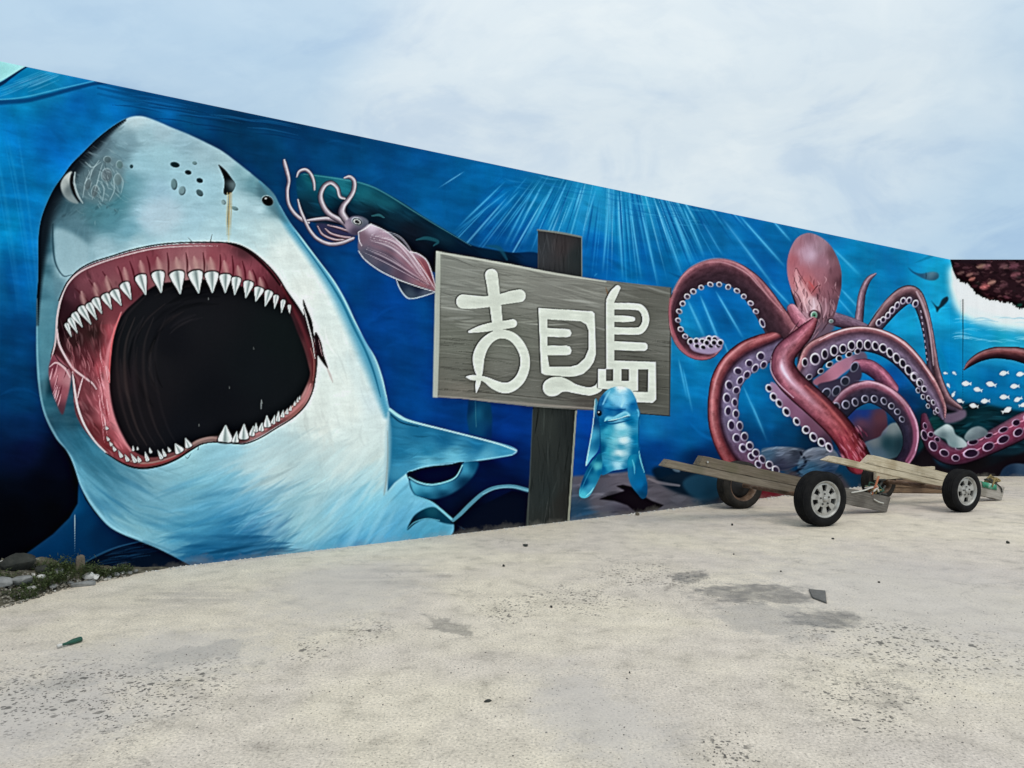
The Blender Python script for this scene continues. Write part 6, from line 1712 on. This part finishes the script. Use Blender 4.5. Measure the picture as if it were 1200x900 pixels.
# fine gravel on the bank and along the wall foot: nobody could count it
def gravel(name, spots, mat, label, seed, kind='stuff'):
    r = np.random.RandomState(seed)
    base_ = []
    for s_ in range(6):
        bm = stone_mesh(1, 1, .7, 100 + s_, 1, 0, .25)
        bm.verts.ensure_lookup_table()
        base_.append((np.array([v.co[:] for v in bm.verts]), [[v.index for v in f.verts] for f in bm.faces]))
        bm.free()
    V, Fc, n = [], [], 0
    for (x, y, zz_, s_) in spots:
        vv, ff_ = base_[r.randint(6)]
        a = r.uniform(0, 6.28)
        ca, sa = math.cos(a), math.sin(a)
        sc_ = s_ * r.uniform(.6, 1.3, 3)
        w_ = vv * sc_
        V.append(np.c_[w_[:, 0] * ca - w_[:, 1] * sa + x, w_[:, 0] * sa + w_[:, 1] * ca + y, w_[:, 2] + zz_])
        Fc += [[i + n for i in f] for f in ff_]
        n += len(vv)
    o = mesh_obj(name, np.concatenate(V).tolist(), Fc, mat)
    tag(o, label, None, None, kind)
    return o


mgr = Mat('gravel_mix', rough=.9)
vr = mgr.node('ShaderNodeTexVoronoi')
vr.inputs['Scale'].default_value = 40
mgr.l.new(mgr.pos, vr.inputs['Vector'])
sc_ = mgr.node('ShaderNodeSeparateColor')
mgr.l.new(vr.outputs['Color'], sc_.inputs[0])
mgr.color(mgr.ramp(sc_.outputs[0], [(.0, (.035, .030, .020)), (.4, (.095, .082, .058)), (.7, (.19, .175, .14)), (.9, (.34, .32, .27)), (1.0, (.56, .54, .49))]))
r_ = np.random.RandomState(9)
sp_ = []
for k in range(2600):
    px = r_.uniform(-300, 150)
    v = r_.beta(2.2, 1.3) * 1.12
    q = bank_pt(px, v)
    sp_.append((q.x, q.y, max(q.z, 0.0) + .004, r_.uniform(.006, .017)))
gravel('bank_gravel', sp_, mgr.m, 'brown and pale gravel covering the rubble bank', 1)
sp_ = []
for k in range(900):
    px = r_.uniform(150, 1100)
    f_ = wall1(px) + n1_ * (.01 + abs(r_.normal(0, .05)))
    sp_.append((f_[0], f_[1], .003, r_.uniform(.004, .013) * (1.0 if px < 700 else 1.6)))
gravel('wall_foot_chips', sp_, ms_pale, 'pale mortar chips scattered along the foot of the mural', 2)
sp_ = []
for (x0, y0, x1, y1, n_) in ((-40, 770, 260, 850, 420), (555, 700, 640, 730, 70), (960, 730, 1180, 860, 260), (820, 860, 890, 900, 60), (640, 680, 860, 720, 90), (0, 690, 1200, 900, 260)):
    for k in range(n_):
        px, py = r_.normal((x0 + x1) / 2, (x1 - x0) / 3.4), r_.normal((y0 + y1) / 2, (y1 - y0) / 3.4)
        if py < 640: continue
        q = gpt(px, py)
        wl_ = F * EYE / (221.6 - .117 * min(px, 1100))
        if q.y > wl_ - .35: continue
        sp_.append((q.x, q.y, .001, r_.uniform(.002, .006)))
mgr2 = Mat('grit_dark', rough=.9)
mgr2.color(mgr2.ramp(mgr2.noise(mgr2.pos, 30, 2), [(.35, (.07, .065, .055)), (.65, (.22, .21, .19))]))
gravel('loose_grit', sp_, mgr2.m, 'loose dark grit in the worn hollows of the concrete', 3)

# ------------------------------------------------------------------ weeds
mweed = Mat('weed_leaf', rough=.6)
oi = mweed.node('ShaderNodeObjectInfo')
wc = mweed.mix(mweed.noise(mweed.pos, 25, 3), (.018, .032, .007), (.070, .095, .020))
mweed.color(wc)
mweed.p.inputs['Subsurface Weight'].default_value = 0.0


def weed(name, base_pt, h, n, spread, seed, label, leafy=True, group=None):
    r = np.random.RandomState(seed)
    root = empty(name, base_pt)
    tag(root, label, 'weed', group)
    V, Fc = [], []
    SV, SF = [], []

    def quadleaf(p, d, up, L, W):
        side = d.cross(up)
        if side.length < 1e-4: side = Vector((1, 0, 0))
        side.normalize()
        i = len(V)
        m_ = p + d * L * .5 + up * L * .12
        V.extend([tuple(p), tuple(m_ + side * W), tuple(p + d * L), tuple(m_ - side * W)])
        Fc.append((i, i + 1, i + 2, i + 3))
    for k in range(n):
        a = r.uniform(0, 6.28)
        rad = spread * math.sqrt(r.uniform(0, 1))
        p0 = Vector((math.cos(a) * rad * 1.5, math.sin(a) * rad, -.03))
        p0.rotate(Matrix.Rotation(WANG, 3, 'Z'))
        lean = Vector((r.normal(0, .35), r.normal(0, .35), 1)).normalized()
        hh_ = h * r.uniform(.4, 1.0) + .03
        p1_ = p0 + lean * hh_
        sd_ = Vector((-lean.y, lean.x, 0))
        if sd_.length < .01: sd_ = Vector((1, 0, 0))
        sd_.normalize()
        i = len(SV)
        w_ = .0022
        tv = lean.cross(sd_)
        SV.extend([tuple(p0 + sd_ * w_), tuple(p0 - sd_ * w_ * .5 + tv * w_), tuple(p0 - sd_ * w_ * .5 - tv * w_), tuple(p1_)])
        SF.extend([(i, i + 1, i + 3), (i + 1, i + 2, i + 3), (i + 2, i, i + 3)])
        nl = 7 if leafy else 3
        for j in range(nl):
            t_ = (j + 1) / nl
            p = p0.lerp(p1_, t_)
            d = Vector((r.normal(), r.normal(), r.uniform(-.1, .7))).normalized()
            quadleaf(p, d, Vector((0, 0, 1)), r.uniform(.014, .030) if leafy else r.uniform(.03, .06), r.uniform(.004, .008) if leafy else .002)
    mesh_obj('stem', SV, SF, mweed.m, root)
    mesh_obj('leaf_mass', V, Fc, mweed.m, root)
    return root


weed('weed_clump', bank_pt(72, .45), .10, 150, .13, 1, 'largest bushy green weed clump before the upright brown stone')
weed('weed_clump', bank_pt(50, .65), .07, 90, .10, 2, 'green weed clump spreading over the stones beside the long grey block')
weed('weed_clump', bank_pt(86, .2), .13, 60, .07, 3, 'tall thin weed growing against the mural behind the upright stone', leafy=False)
weed('weed_clump', bank_pt(120, .6), .06, 80, .06, 4, 'low weed clump just past the white rocks')
weed('weed_clump', bank_pt(140, .5), .07, 70, .05, 5, 'last short yellowish weed where the bank narrows out')
weed('weed_clump', bank_pt(2, .35), .06, 50, .08, 6, 'sparse weed behind the pale squarish block')
weed('weed_clump', bank_pt(38, .75), .05, 60, .07, 7, 'small weed just in front of the large dark boulder')

weed('weed_clump', bank_pt(60, .25), .11, 90, .08, 8, 'weed clump against the mural between the boulder and the upright stone')
weed('weed_clump', bank_pt(104, .35), .08, 70, .06, 9, 'weed tuft behind the white rocks at the wall foot')
weed('weed_clump', bank_pt(22, .85), .05, 60, .08, 10, 'flat green weed in the gravel before the longer grey block')
# dry twig at the far left
tw = mesh_obj('dry_twig', *(lambda P: (P, [(0, 1, 4, 3), (1, 2, 5, 4), (2, 0, 3, 5)]))([(-.09, 0, 0), (-.09, .006, .0), (-.09, .003, .006), (.09, .01, .05), (.09, .015, .05), (.09, .012, .055)]), ms_pale)
tw.location = bank_pt(3, .12, .05)
tag(tw, 'bleached twig lying on top of the rubble bank', 'twig')

# ------------------------------------------------------------------ litter on the concrete
mgl = Mat('green_glass', rough=.12, base=(.01, .10, .06))
mgl.p.inputs['Transmission Weight'].default_value = .45


def lathe(profile, seg=24, cap=True):
    bm = bmesh.new()
    rings = []
    for (r, y) in profile:
        rings.append([bm.verts.new((r * math.cos(2 * math.pi * k / seg), y, r * math.sin(2 * math.pi * k / seg))) for k in range(seg)])
    for a, b in zip(rings[:-1], rings[1:]):
        for k in range(seg):
            bm.faces.new((a[k], a[(k + 1) % seg], b[(k + 1) % seg], b[k]))
    if cap:
        bm.faces.new(rings[0]); bm.faces.new(rings[-1])
    return bm


bp = gpt(79, 757)
BS = .72
bt = empty('broken_bottle', (bp.x, bp.y, .0), -.46)
tag(bt, 'broken green glass bottle neck lying on the concrete', 'bottle')
b_ = bm_obj('bottle_neck', lathe([(.009, -.06), (.0115, -.058), (.0105, -.045), (.012, -.01), (.018, .02), (.023, .05), (.024, .11), (.022, .12)], 20), mgl.m, bt, True)
b_.location = (0, 0, .023 * BS); b_.scale = (BS,) * 3
b2_ = bm_obj('cap_foil', lathe([(.0125, -.085), (.0135, -.083), (.0135, -.052), (.0122, -.050)], 20), ms_pale, bt, True)
b2_.location = (0, 0, .023 * BS); b2_.scale = (BS,) * 3

mtile = stone_mat('tile_dark', (.085, .082, .075), (.14, .135, .125), 30)
tq = gpt(958, 700)
bm = bmesh.new()
pts_ = [tuple((gpt(x, y) - tq)[:2]) for x, y in ((947.6, 692), (967.5, 694), (969, 708), (952, 701.5))]
lo_ = [bm.verts.new((x, y, 0)) for x, y in pts_]
hi_ = [bm.verts.new((x * .98, y * .98, .014)) for x, y in pts_]
bm.faces.new(lo_); bm.faces.new(hi_)
for k in range(4):
    bm.faces.new((lo_[k], lo_[(k + 1) % 4], hi_[(k + 1) % 4], hi_[k]))
bmesh.ops.bevel(bm, geom=bm.edges[:], offset=.003, segments=1, affect='EDGES')
t_ = bm_obj('tile_shard', bm, mtile)
t_.location = (tq.x, tq.y, .001)
tag(t_, 'dark grey flat tile shard at the end of the damp stain', 'tile shard')

for px, py, w_, h_, lab in ((616, 640, 13, 4, 'dark flat stone lying on pale concrete below the sign post'), (590, 664, 5, 4, 'tiny dark pebble further out from the sign post foot'), (572, 822, 14, 3, 'dark thin sliver of slate in the middle of the bare concrete'), (747, 604, 8, 6, 'brown stone at the wall foot beneath the dolphin'), (858, 616, 5, 4, 'dark pebble on the concrete below the trailer beam'), (976, 632, 6, 3, 'dark chip of stone by the nearer silver wheel'), (1181, 637, 6, 5, 'lone dark pebble out on the open concrete'), (1030, 683, 4, 3, 'small dark pebble beyond the tile shard'), (646, 712, 7, 4, 'dark grey pebble at the edge of a pitted patch'), (738, 789, 4, 4, 'single round dark pebble on smooth concrete'), (860, 650, 5, 2, 'thin grey chip on the concrete short of the damp stain'), (915, 670, 4, 2, 'reddish chip between the damp stain and the wheels')):
    q = gpt(px, py)
    k_ = q.y / F
    stone('pebble', (q.x, q.y, 0), (w_ * k_ * .8, w_ * k_ * .5, max(.005, h_ * k_ * .8)), int(px), ms_dark if py != 604 else ms_brown, lab, sink=.12, rz=px * .1, sub=2, cat='pebble')

# ================================================================== TRAILERS
mrub = Mat('tyre_rubber', rough=.85, spec=.12)
mrub.color(mrub.ramp(mrub.noise(mrub.obj, 9, 5, .6), [(.35, (.005, .005, .006)), (.70, (.014, .0135, .013))]))
mrub.bump(mrub.noise(mrub.obj, 60, 3), .2, .004)
mrub2 = Mat('tyre_rubber_dusty', rough=.9, spec=.2)
mrub2.color(mrub2.ramp(mrub2.noise(mrub2.obj, 7, 5, .6), [(.35, (.010, .0095, .009)), (.70, (.034, .030, .025))]))
malloy = Mat('alloy', rough=.45, metallic=.35)
malloy.color(malloy.ramp(malloy.noise(malloy.obj, 12, 5, .6), [(.30, (.22, .21, .19)), (.50, (.40, .39, .36)), (.75, (.50, .49, .46))]))
mdark = Mat('brake_dark', rough=.8, base=(.012, .012, .013))
mrust = Mat('rusty_steel', rough=.8)
mrust.color(mrust.ramp(mrust.noise(mrust.obj, 14, 6, .65), [(.30, (.045, .030, .022)), (.50, (.12, .065, .035)), (.70, (.20, .16, .13))]))
mrust.bump(mrust.noise(mrust.obj, 50, 4), .5, .006)


def wood(name, c0, c1, c2, moss=None):
    m = Mat(name, rough=.85, spec=.25)
    o_ = m.obj
    g = m.noise(m.mapping(o_, (1.2, 16, 26)), 2.2, 7, .65, .5)
    c = m.ramp(g, [(.28, c0), (.50, c1), (.72, c2)])
    blot = m.noise(o_, 3.2, 5, .6)
    c = m.mix(m.ramp(blot, [(.52, 0.0), (.68, .55)]), c, moss or (.10, .085, .06))
    crack = m.noise(m.mapping(o_, (.8, 60, 60)), 1.5, 3, .6)
    c = m.mix(m.ramp(crack, [(.30, .75), (.38, 0.0)]), c, (.04, .033, .025))
    m.color(c)
    m.bump(g, .5, .012)
    return m.m


mw_a = wood('weathered_plank_brown', (.085, .066, .046), (.150, .120, .086), (.215, .178, .134), (.11, .10, .055))
mw_a2 = wood('weathered_plank_tan', (.12, .096, .068), (.195, .160, .118), (.27, .23, .176), (.12, .11, .07))
mw_b = wood('pale_plank', (.37, .305, .205), (.53, .455, .325), (.65, .575, .435), (.26, .19, .10))
mw_endb = wood('pale_grey_beam_end', (.22, .20, .17), (.34, .31, .27), (.44, .41, .36), (.14, .12, .09))
mw_end = wood('grey_beam_end', (.085, .075, .064), (.145, .130, .112), (.20, .185, .16), (.06, .052, .045))


def wheel(parent, loc, R, W, spokes, dusty, out_sign):
    """axis along local y; out_sign = -1 puts the styled face towards -y"""
    root = bpy.data.objects.new('wheel', None)
    root.empty_display_size = .1
    link(root, parent)
    root.location = loc
    h = W / 2
    r0 = R * .655
    prof = [(r0, -h * .80), (r0 * 1.06, -h * .98), (R * .80, -h * 1.04), (R * .90, -h * 1.0), (R * .955, -h * .86), (R * .985, -h * .72)]
    grooves = [-.62, -.30, 0.0, .30, .62]
    y = -h * .72
    for g in grooves:
        gy = g * h
        prof += [(R, gy - .012), (R * .972, gy - .008), (R * .972, gy + .008), (R, gy + .012)]
    prof += [(R * .985, h * .72), (R * .955, h * .86), (R * .90, h * 1.0), (R * .80, h * 1.04), (r0 * 1.06, h * .98), (r0, h * .80)]
    bm = lathe(prof, 56, cap=False)
    # inner liner so the tyre is closed
    tyre = bm_obj('tyre', bm, (mrub2 if dusty else mrub).m, root, True)
    # rim barrel
    s = out_sign
    rp = [(r0 * 1.03, s * h * .88), (r0 * .99, s * h * .90), (r0 * .95, s * h * .84), (r0 * .90, s * h * .55), (r0 * .86, s * h * .1), (r0 * .88, -s * h * .5), (r0 * .96, -s * h * .82), (r0 * 1.03, -s * h * .88)]
    rim = bm_obj('rim', lathe(rp, 48, cap=False), (mrust if dusty else malloy).m, root, True)
    # face with openings between the spokes
    bm = bmesh.new()
    seg = spokes * 8
    yo = s * h * .62
    yi = s * h * .70

    def rv(r, k, y):
        a = 2 * math.pi * k / seg
        return bm.verts.new((r * math.cos(a), y, r * math.sin(a)))
    ro, rm, ri, rh = r0 * .95, r0 * .80, r0 * .46, r0 * .16
    A = [rv(ro, k, yo) for k in range(seg)]
    B = [rv(rm, k, yo + s * .006) for k in range(seg)]
    Cc = [rv(ri, k, yi) for k in range(seg)]
    Dd = [rv(rh, k, yi + s * .004) for k in range(seg)]
    for k in range(seg):
        k2 = (k + 1) % seg
        bm.faces.new((A[k], A[k2], B[k2], B[k]))
        bm.faces.new((Cc[k], Cc[k2], Dd[k2], Dd[k]))
        if k % 8 < 4:
            bm.faces.new((B[k], B[k2], Cc[k2], Cc[k]))
    bm.faces.new(Dd)
    ext = bmesh.ops.extrude_face_region(bm, geom=bm.faces[:])
    for v in ext['geom']:
        if isinstance(v, bmesh.types.BMVert):
            v.co.y -= s * .022
    face = bm_obj('wheel_face', bm, (mrust if dusty else malloy).m, root)
    # hub, nuts, drum
    hub = bm_obj('hub_cap', lathe([(r0 * .15, yi + s * .002), (r0 * .15, yi + s * .014), (r0 * .11, yi + s * .020), (r0 * .02, yi + s * .021)], 20), (mrust if dusty else malloy).m, root, True)
    for k in range(5):
        a = 2 * math.pi * (k + .3) / 5
        n_ = bm_obj('wheel_nut', lathe([(r0 * .045, yi), (r0 * .045, yi + s * .016), (r0 * .03, yi + s * .018)], 6), mdark.m, root)
        n_.location = (r0 * .30 * math.cos(a), 0, r0 * .30 * math.sin(a))
    bm_obj('brake_drum', lathe([(r0 * .84, s * h * .12), (r0 * .84, s * h * .04), (r0 * .6, -s * h * .1), (r0 * .3, -s * h * .5), (r0 * .12, -s * h * .9)], 28), mdark.m, root, True)
    return root


def plank(name, parent, x0, z0, x1, z1, y, wy, t, mat, bev=.006, cut0=0.0, cut1=0.0, seed=0):
    """board whose lower edge runs from (x0,z0) to (x1,z1); t thick across its slope, wy wide"""
    L = math.hypot(x1 - x0, z1 - z0)
    ang = math.atan2(z1 - z0, x1 - x0)
    bm = bmesh.new()
    N = 14
    r = np.random.RandomState(seed)
    ringv = []
    for k in range(N + 1):
        u = k / N
        x = u * L
        jw = 1 + r.normal(0, .012)
        dz = r.normal(0, .0018)
        c0 = cut0 if k == 0 else 0
        c1 = cut1 if k == N else 0
        ringv.append([bm.verts.new((x, -wy / 2 * jw, dz)), bm.verts.new((x, wy / 2 * jw, dz)), bm.verts.new((x + c0 - c1, wy / 2 * jw, t + dz)), bm.verts.new((x + c0 - c1, -wy / 2 * jw, t + dz))])
    for a, b in zip(ringv[:-1], ringv[1:]):
        for i in range(4):
            bm.faces.new((a[i], a[(i + 1) % 4], b[(i + 1) % 4], b[i]))
    bm.faces.new(ringv[0]); bm.faces.new(ringv[-1])
    bmesh.ops.recalc_face_normals(bm, faces=bm.faces)
    ed = [e for e in bm.edges if len(e.link_faces) == 2 and e.calc_face_angle(0) > .6]
    bmesh.ops.bevel(bm, geom=ed, offset=bev, segments=2, affect='EDGES')
    o = bm_obj(name, bm, mat, parent)
    o.location = (x0, y, z0)
    o.rotation_euler = (0, -ang, 0)
    return o


def tube_mesh(pts, r, seg=7, closed_ends=True):
    P = [Vector(p) for p in pts]
    bm = bmesh.new()
    rings = []
    up = Vector((.13, .2, 1)).normalized()
    for k, p in enumerate(P):
        t = (P[min(k + 1, len(P) - 1)] - P[max(k - 1, 0)]).normalized()
        a = t.cross(up)
        if a.length < .05: a = t.cross(Vector((1, 0, 0)))
        a.normalize()
        b = t.cross(a)
        rings.append([bm.verts.new(p + (a * math.cos(2 * math.pi * i / seg) + b * math.sin(2 * math.pi * i / seg)) * r) for i in range(seg)])
    for a, b in zip(rings[:-1], rings[1:]):
        for i in range(seg):
            bm.faces.new((a[i], a[(i + 1) % seg], b[(i + 1) % seg], b[i]))
    bm.faces.new(rings[0]); bm.faces.new(rings[-1])
    return bm


def rope_pts(ctrl, n=10):
    return [tuple(p) for p in spline(ctrl, n)]


def rope_mat(name, c):
    m = Mat(name, rough=.85)
    m.color(m.mix(m.noise(m.obj, 60, 3), tuple(v * .55 for v in c), c))
    return m.m


mr_white, mr_orange, mr_green, mr_ochre, mr_dark = (rope_mat('rope_' + n, c) for n, c in (('white', (.62, .60, .54)), ('orange', (.50, .17, .08)), ('green', (.03, .09, .06)), ('ochre', (.30, .22, .08)), ('dark', (.05, .05, .045))))


def trailer(loc, rz, R, W, mats, label, spokes, rear_dusty, beam, seed):
    t = empty('boat_trailer', loc, rz)
    tag(t, label, 'trailer', 'boat trailers parked before the octopus')
    near, far = -.75, beam.get('far', .75)
    wheel(t, (0, near, R), R, W, spokes, False, -1)
    wheel(t, (0, far, R), R, W, spokes, rear_dusty, 1)
    ax = bm_obj('axle', lathe([(.028, near + .05), (.030, near + .08), (.030, far - .08), (.028, far - .05)], 16), mrust.m, t, True)
    ax.location = (0, 0, R)
    yb = -.19
    x0, x1 = beam['x0'], beam['x1']
    zl = beam['z0']
    slope = zl / (x1 - x0)
    zat = lambda x: (x1 - x) * slope
    tl, tu = beam['tl'], beam['tu']
    xs, xe = beam['xs'], beam['xe']
    an = math.atan(slope)
    sx_, cz_ = math.sin(an), math.cos(an)
    plank('lower_beam', t, x0, zat(x0), xe, zat(xe), yb, .11, tl, mats[0], cut0=beam['cut'], seed=seed)
    plank('upper_beam', t, xs + sx_ * tl, zat(xs) + cz_ * tl + .002, xe + sx_ * tl - .01, zat(xe - .01) + cz_ * tl + .002, yb + .004, .118, tu, mats[1], cut0=beam['cut'] * .8, seed=seed + 1)
    plank('beam_end_block', t, xe + .012, zat(xe + .012), x1, .004, yb, .125, (tl + tu) * .96, mats[2], cut1=-.03, seed=seed + 2)
    bx_ = plank('scarf_plate', t, xe - .16, zat(xe - .16) + tl * .55, xe + .16, zat(xe + .16) + tl * .55, yb - .068, .008, tl * .8, mrust.m, bev=.002, seed=seed + 3)
    # bolts along the beam
    for xx in beam['bolts']:
        bo = bm_obj('bolt', lathe([(.013, -.012), (.013, .0), (.009, .004)], 6), malloy.m, t)
        bo.location = (xx, yb - .063, zat(xx) + tl + tu * .55)
    return t, zat, yb


A_mid = (gpt(867, 595.5) + gpt(961, 616)) / 2
ta, za_, yb = trailer((A_mid.x, A_mid.y, 0), math.radians(20), .322, .205, (mw_a2, mw_a, mw_end), 'brown two-wheeled boat trailer, its beam end tangled in orange and white rope', 7, True,
                      dict(x0=-1.82, x1=1.56, z0=.715, tl=.092, tu=.122, xs=-1.36, xe=.62, bolts=(-1.22,), cut=.06), 1)
B2 = gpt(1126.7, 599.6)
phi = math.radians(23)
B_mid = B2 + Vector((-math.sin(phi), math.cos(phi), 0)) * .75
tb, zb_, yb = trailer((B_mid.x, B_mid.y, 0), phi, .282, .185, (mw_b, mw_b, mw_endb), 'pale two-wheeled boat trailer with a green band round its beam end', 5, True,
                      dict(x0=-1.86, x1=1.56, z0=.70, tl=.082, tu=.128, xs=-1.16, xe=.66, far=.55, bolts=(.6,), cut=.14), 5)
# level side plank carried by the second trailer's axle
plank('side_plank', tb, -.25, .565 - .252, .98, .32, .40, .05, .15, mw_b, seed=11)
# ropes lie on the beam ends: things of their own
def coil(name, parent_loc, rz, specs, label, cat='rope', group=None):
    e = empty(name, parent_loc, rz)
    tag(e, label, cat, group)
    for i, (ctrl, r, m) in enumerate(specs):
        bm_obj('strand', tube_mesh(rope_pts(ctrl), r), m, e, True)
    return e


rr = random.Random(21)


def tangle(cx, cy, cz, n, rad, flat=.5):
    return [(cx + rr.uniform(-rad, rad), cy + rr.uniform(-rad, rad) * .8, cz + rr.uniform(0, rad * flat * 2)) for _ in range(n)]


zA = za_(1.35) + .205
coil('rope_tangle', (A_mid.x, A_mid.y, 0), math.radians(20), [
    ([(.95, yb - .07, zA + .04), (1.15, yb - .075, zA + .06), (1.32, yb - .06, zA + .09), (1.42, yb - .02, zA + .03)], .010, mr_white),
    (tangle(1.36, yb, zA, 9, .12, .5), .011, mr_white),
    ([(1.30, yb - .06, zA - .0), (1.33, yb - .08, zA + .08), (1.38, yb - .07, zA + .17), (1.43, yb - .05, zA + .23)], .014, mr_orange),
    (tangle(1.40, yb - .02, zA, 7, .10, .6), .010, mr_orange),
    (tangle(1.44, yb, zA - .03, 9, .13, .5), .011, mr_ochre),
    (tangle(1.48, yb + .03, zA - .03, 8, .13, .8), .013, mr_dark),
    (tangle(1.42, yb + .02, zA, 8, .12, .7), .010, mr_green),
    ([(1.32, yb - .075, zA - .06), (1.4, yb - .085, zA - .10), (1.48, yb - .08, zA - .12)], .009, mr_white),
], 'tangle of orange, white and dark rope on the brown beam end')
zB = zb_(1.40) + .20
coil('rope_heap', (B_mid.x, B_mid.y, 0), phi, [
    (tangle(1.42, yb, zB - .02, 11, .11, .6), .012, mr_ochre),
    (tangle(1.45, yb + .02, zB - .01, 10, .11, .7), .012, mr_ochre),
    (tangle(1.40, yb - .01, zB - .01, 8, .09, .5), .010, mr_dark),
    (tangle(1.52, yb + .03, zB - .02, 8, .10, .7), .014, mr_white),
    ([(1.44, yb - .062, zB + .02), (1.52, yb - .075, zB - .04), (1.55, yb - .072, zB - .11)], .009, mr_dark),
], 'heap of yellow-brown rope on the pale beam end')
# green cloth band round the second beam
bm = bmesh.new()
sec = [(-.066, .09), (-.070, .14), (-.067, .212), (0, .220), (.067, .212), (.070, .14), (.066, .09)]
prev = None
for k in range(9):
    u = 1.12 + k * .04
    ring_ = [bm.verts.new((u + .01 * math.sin(i * 2 + k), yb + y_ * (1.02 + .03 * math.sin(k * 1.9 + i)), zb_(u) + z_ * (.97 + .02 * math.cos(k * 2.3 + i)) + (.05 if i in (0, 6) else 0))) for i, (y_, z_) in enumerate(sec)]
    if prev:
        for i in range(6):
            bm.faces.new((prev[i], prev[i + 1], ring_[i + 1], ring_[i]))
    prev = ring_
mgreen = Mat('green_cloth', rough=.8)
mgreen.color(mgreen.ramp(mgreen.noise(mgreen.obj, 9, 5), [(.35, (.02, .17, .09)), (.55, (.03, .26, .15)), (.66, (.55, .60, .54))]))
gb = bm_obj('green_band', bm, mgreen.m, tb, True)
md_ = gb.modifiers.new('thick', 'SOLIDIFY')
md_.thickness = .004

# low rough timber on the ground behind the second trailer
mtim = wood('rough_brown_timber', (.10, .06, .035), (.20, .13, .08), (.32, .23, .15), (.06, .04, .03))
q0, q1 = gpt(1036, 577), gpt(1108, 578)
tdir = (q1 - q0)
tm_ = empty('rough_timber', q0, math.atan2(tdir.y, tdir.x))
tag(tm_, 'low rough brown timber lying on the ground behind the pale beam', 'timber')
for k, (zz_, hh_, dy) in enumerate(((.002, .075, 0), (.080, .07, .02), (.153, .045, .01))):
    plank('timber_layer', tm_, .0 + k * .015, zz_, tdir.length - k * .03, zz_, dy, .16, hh_, mtim, bev=.012, seed=30 + k)
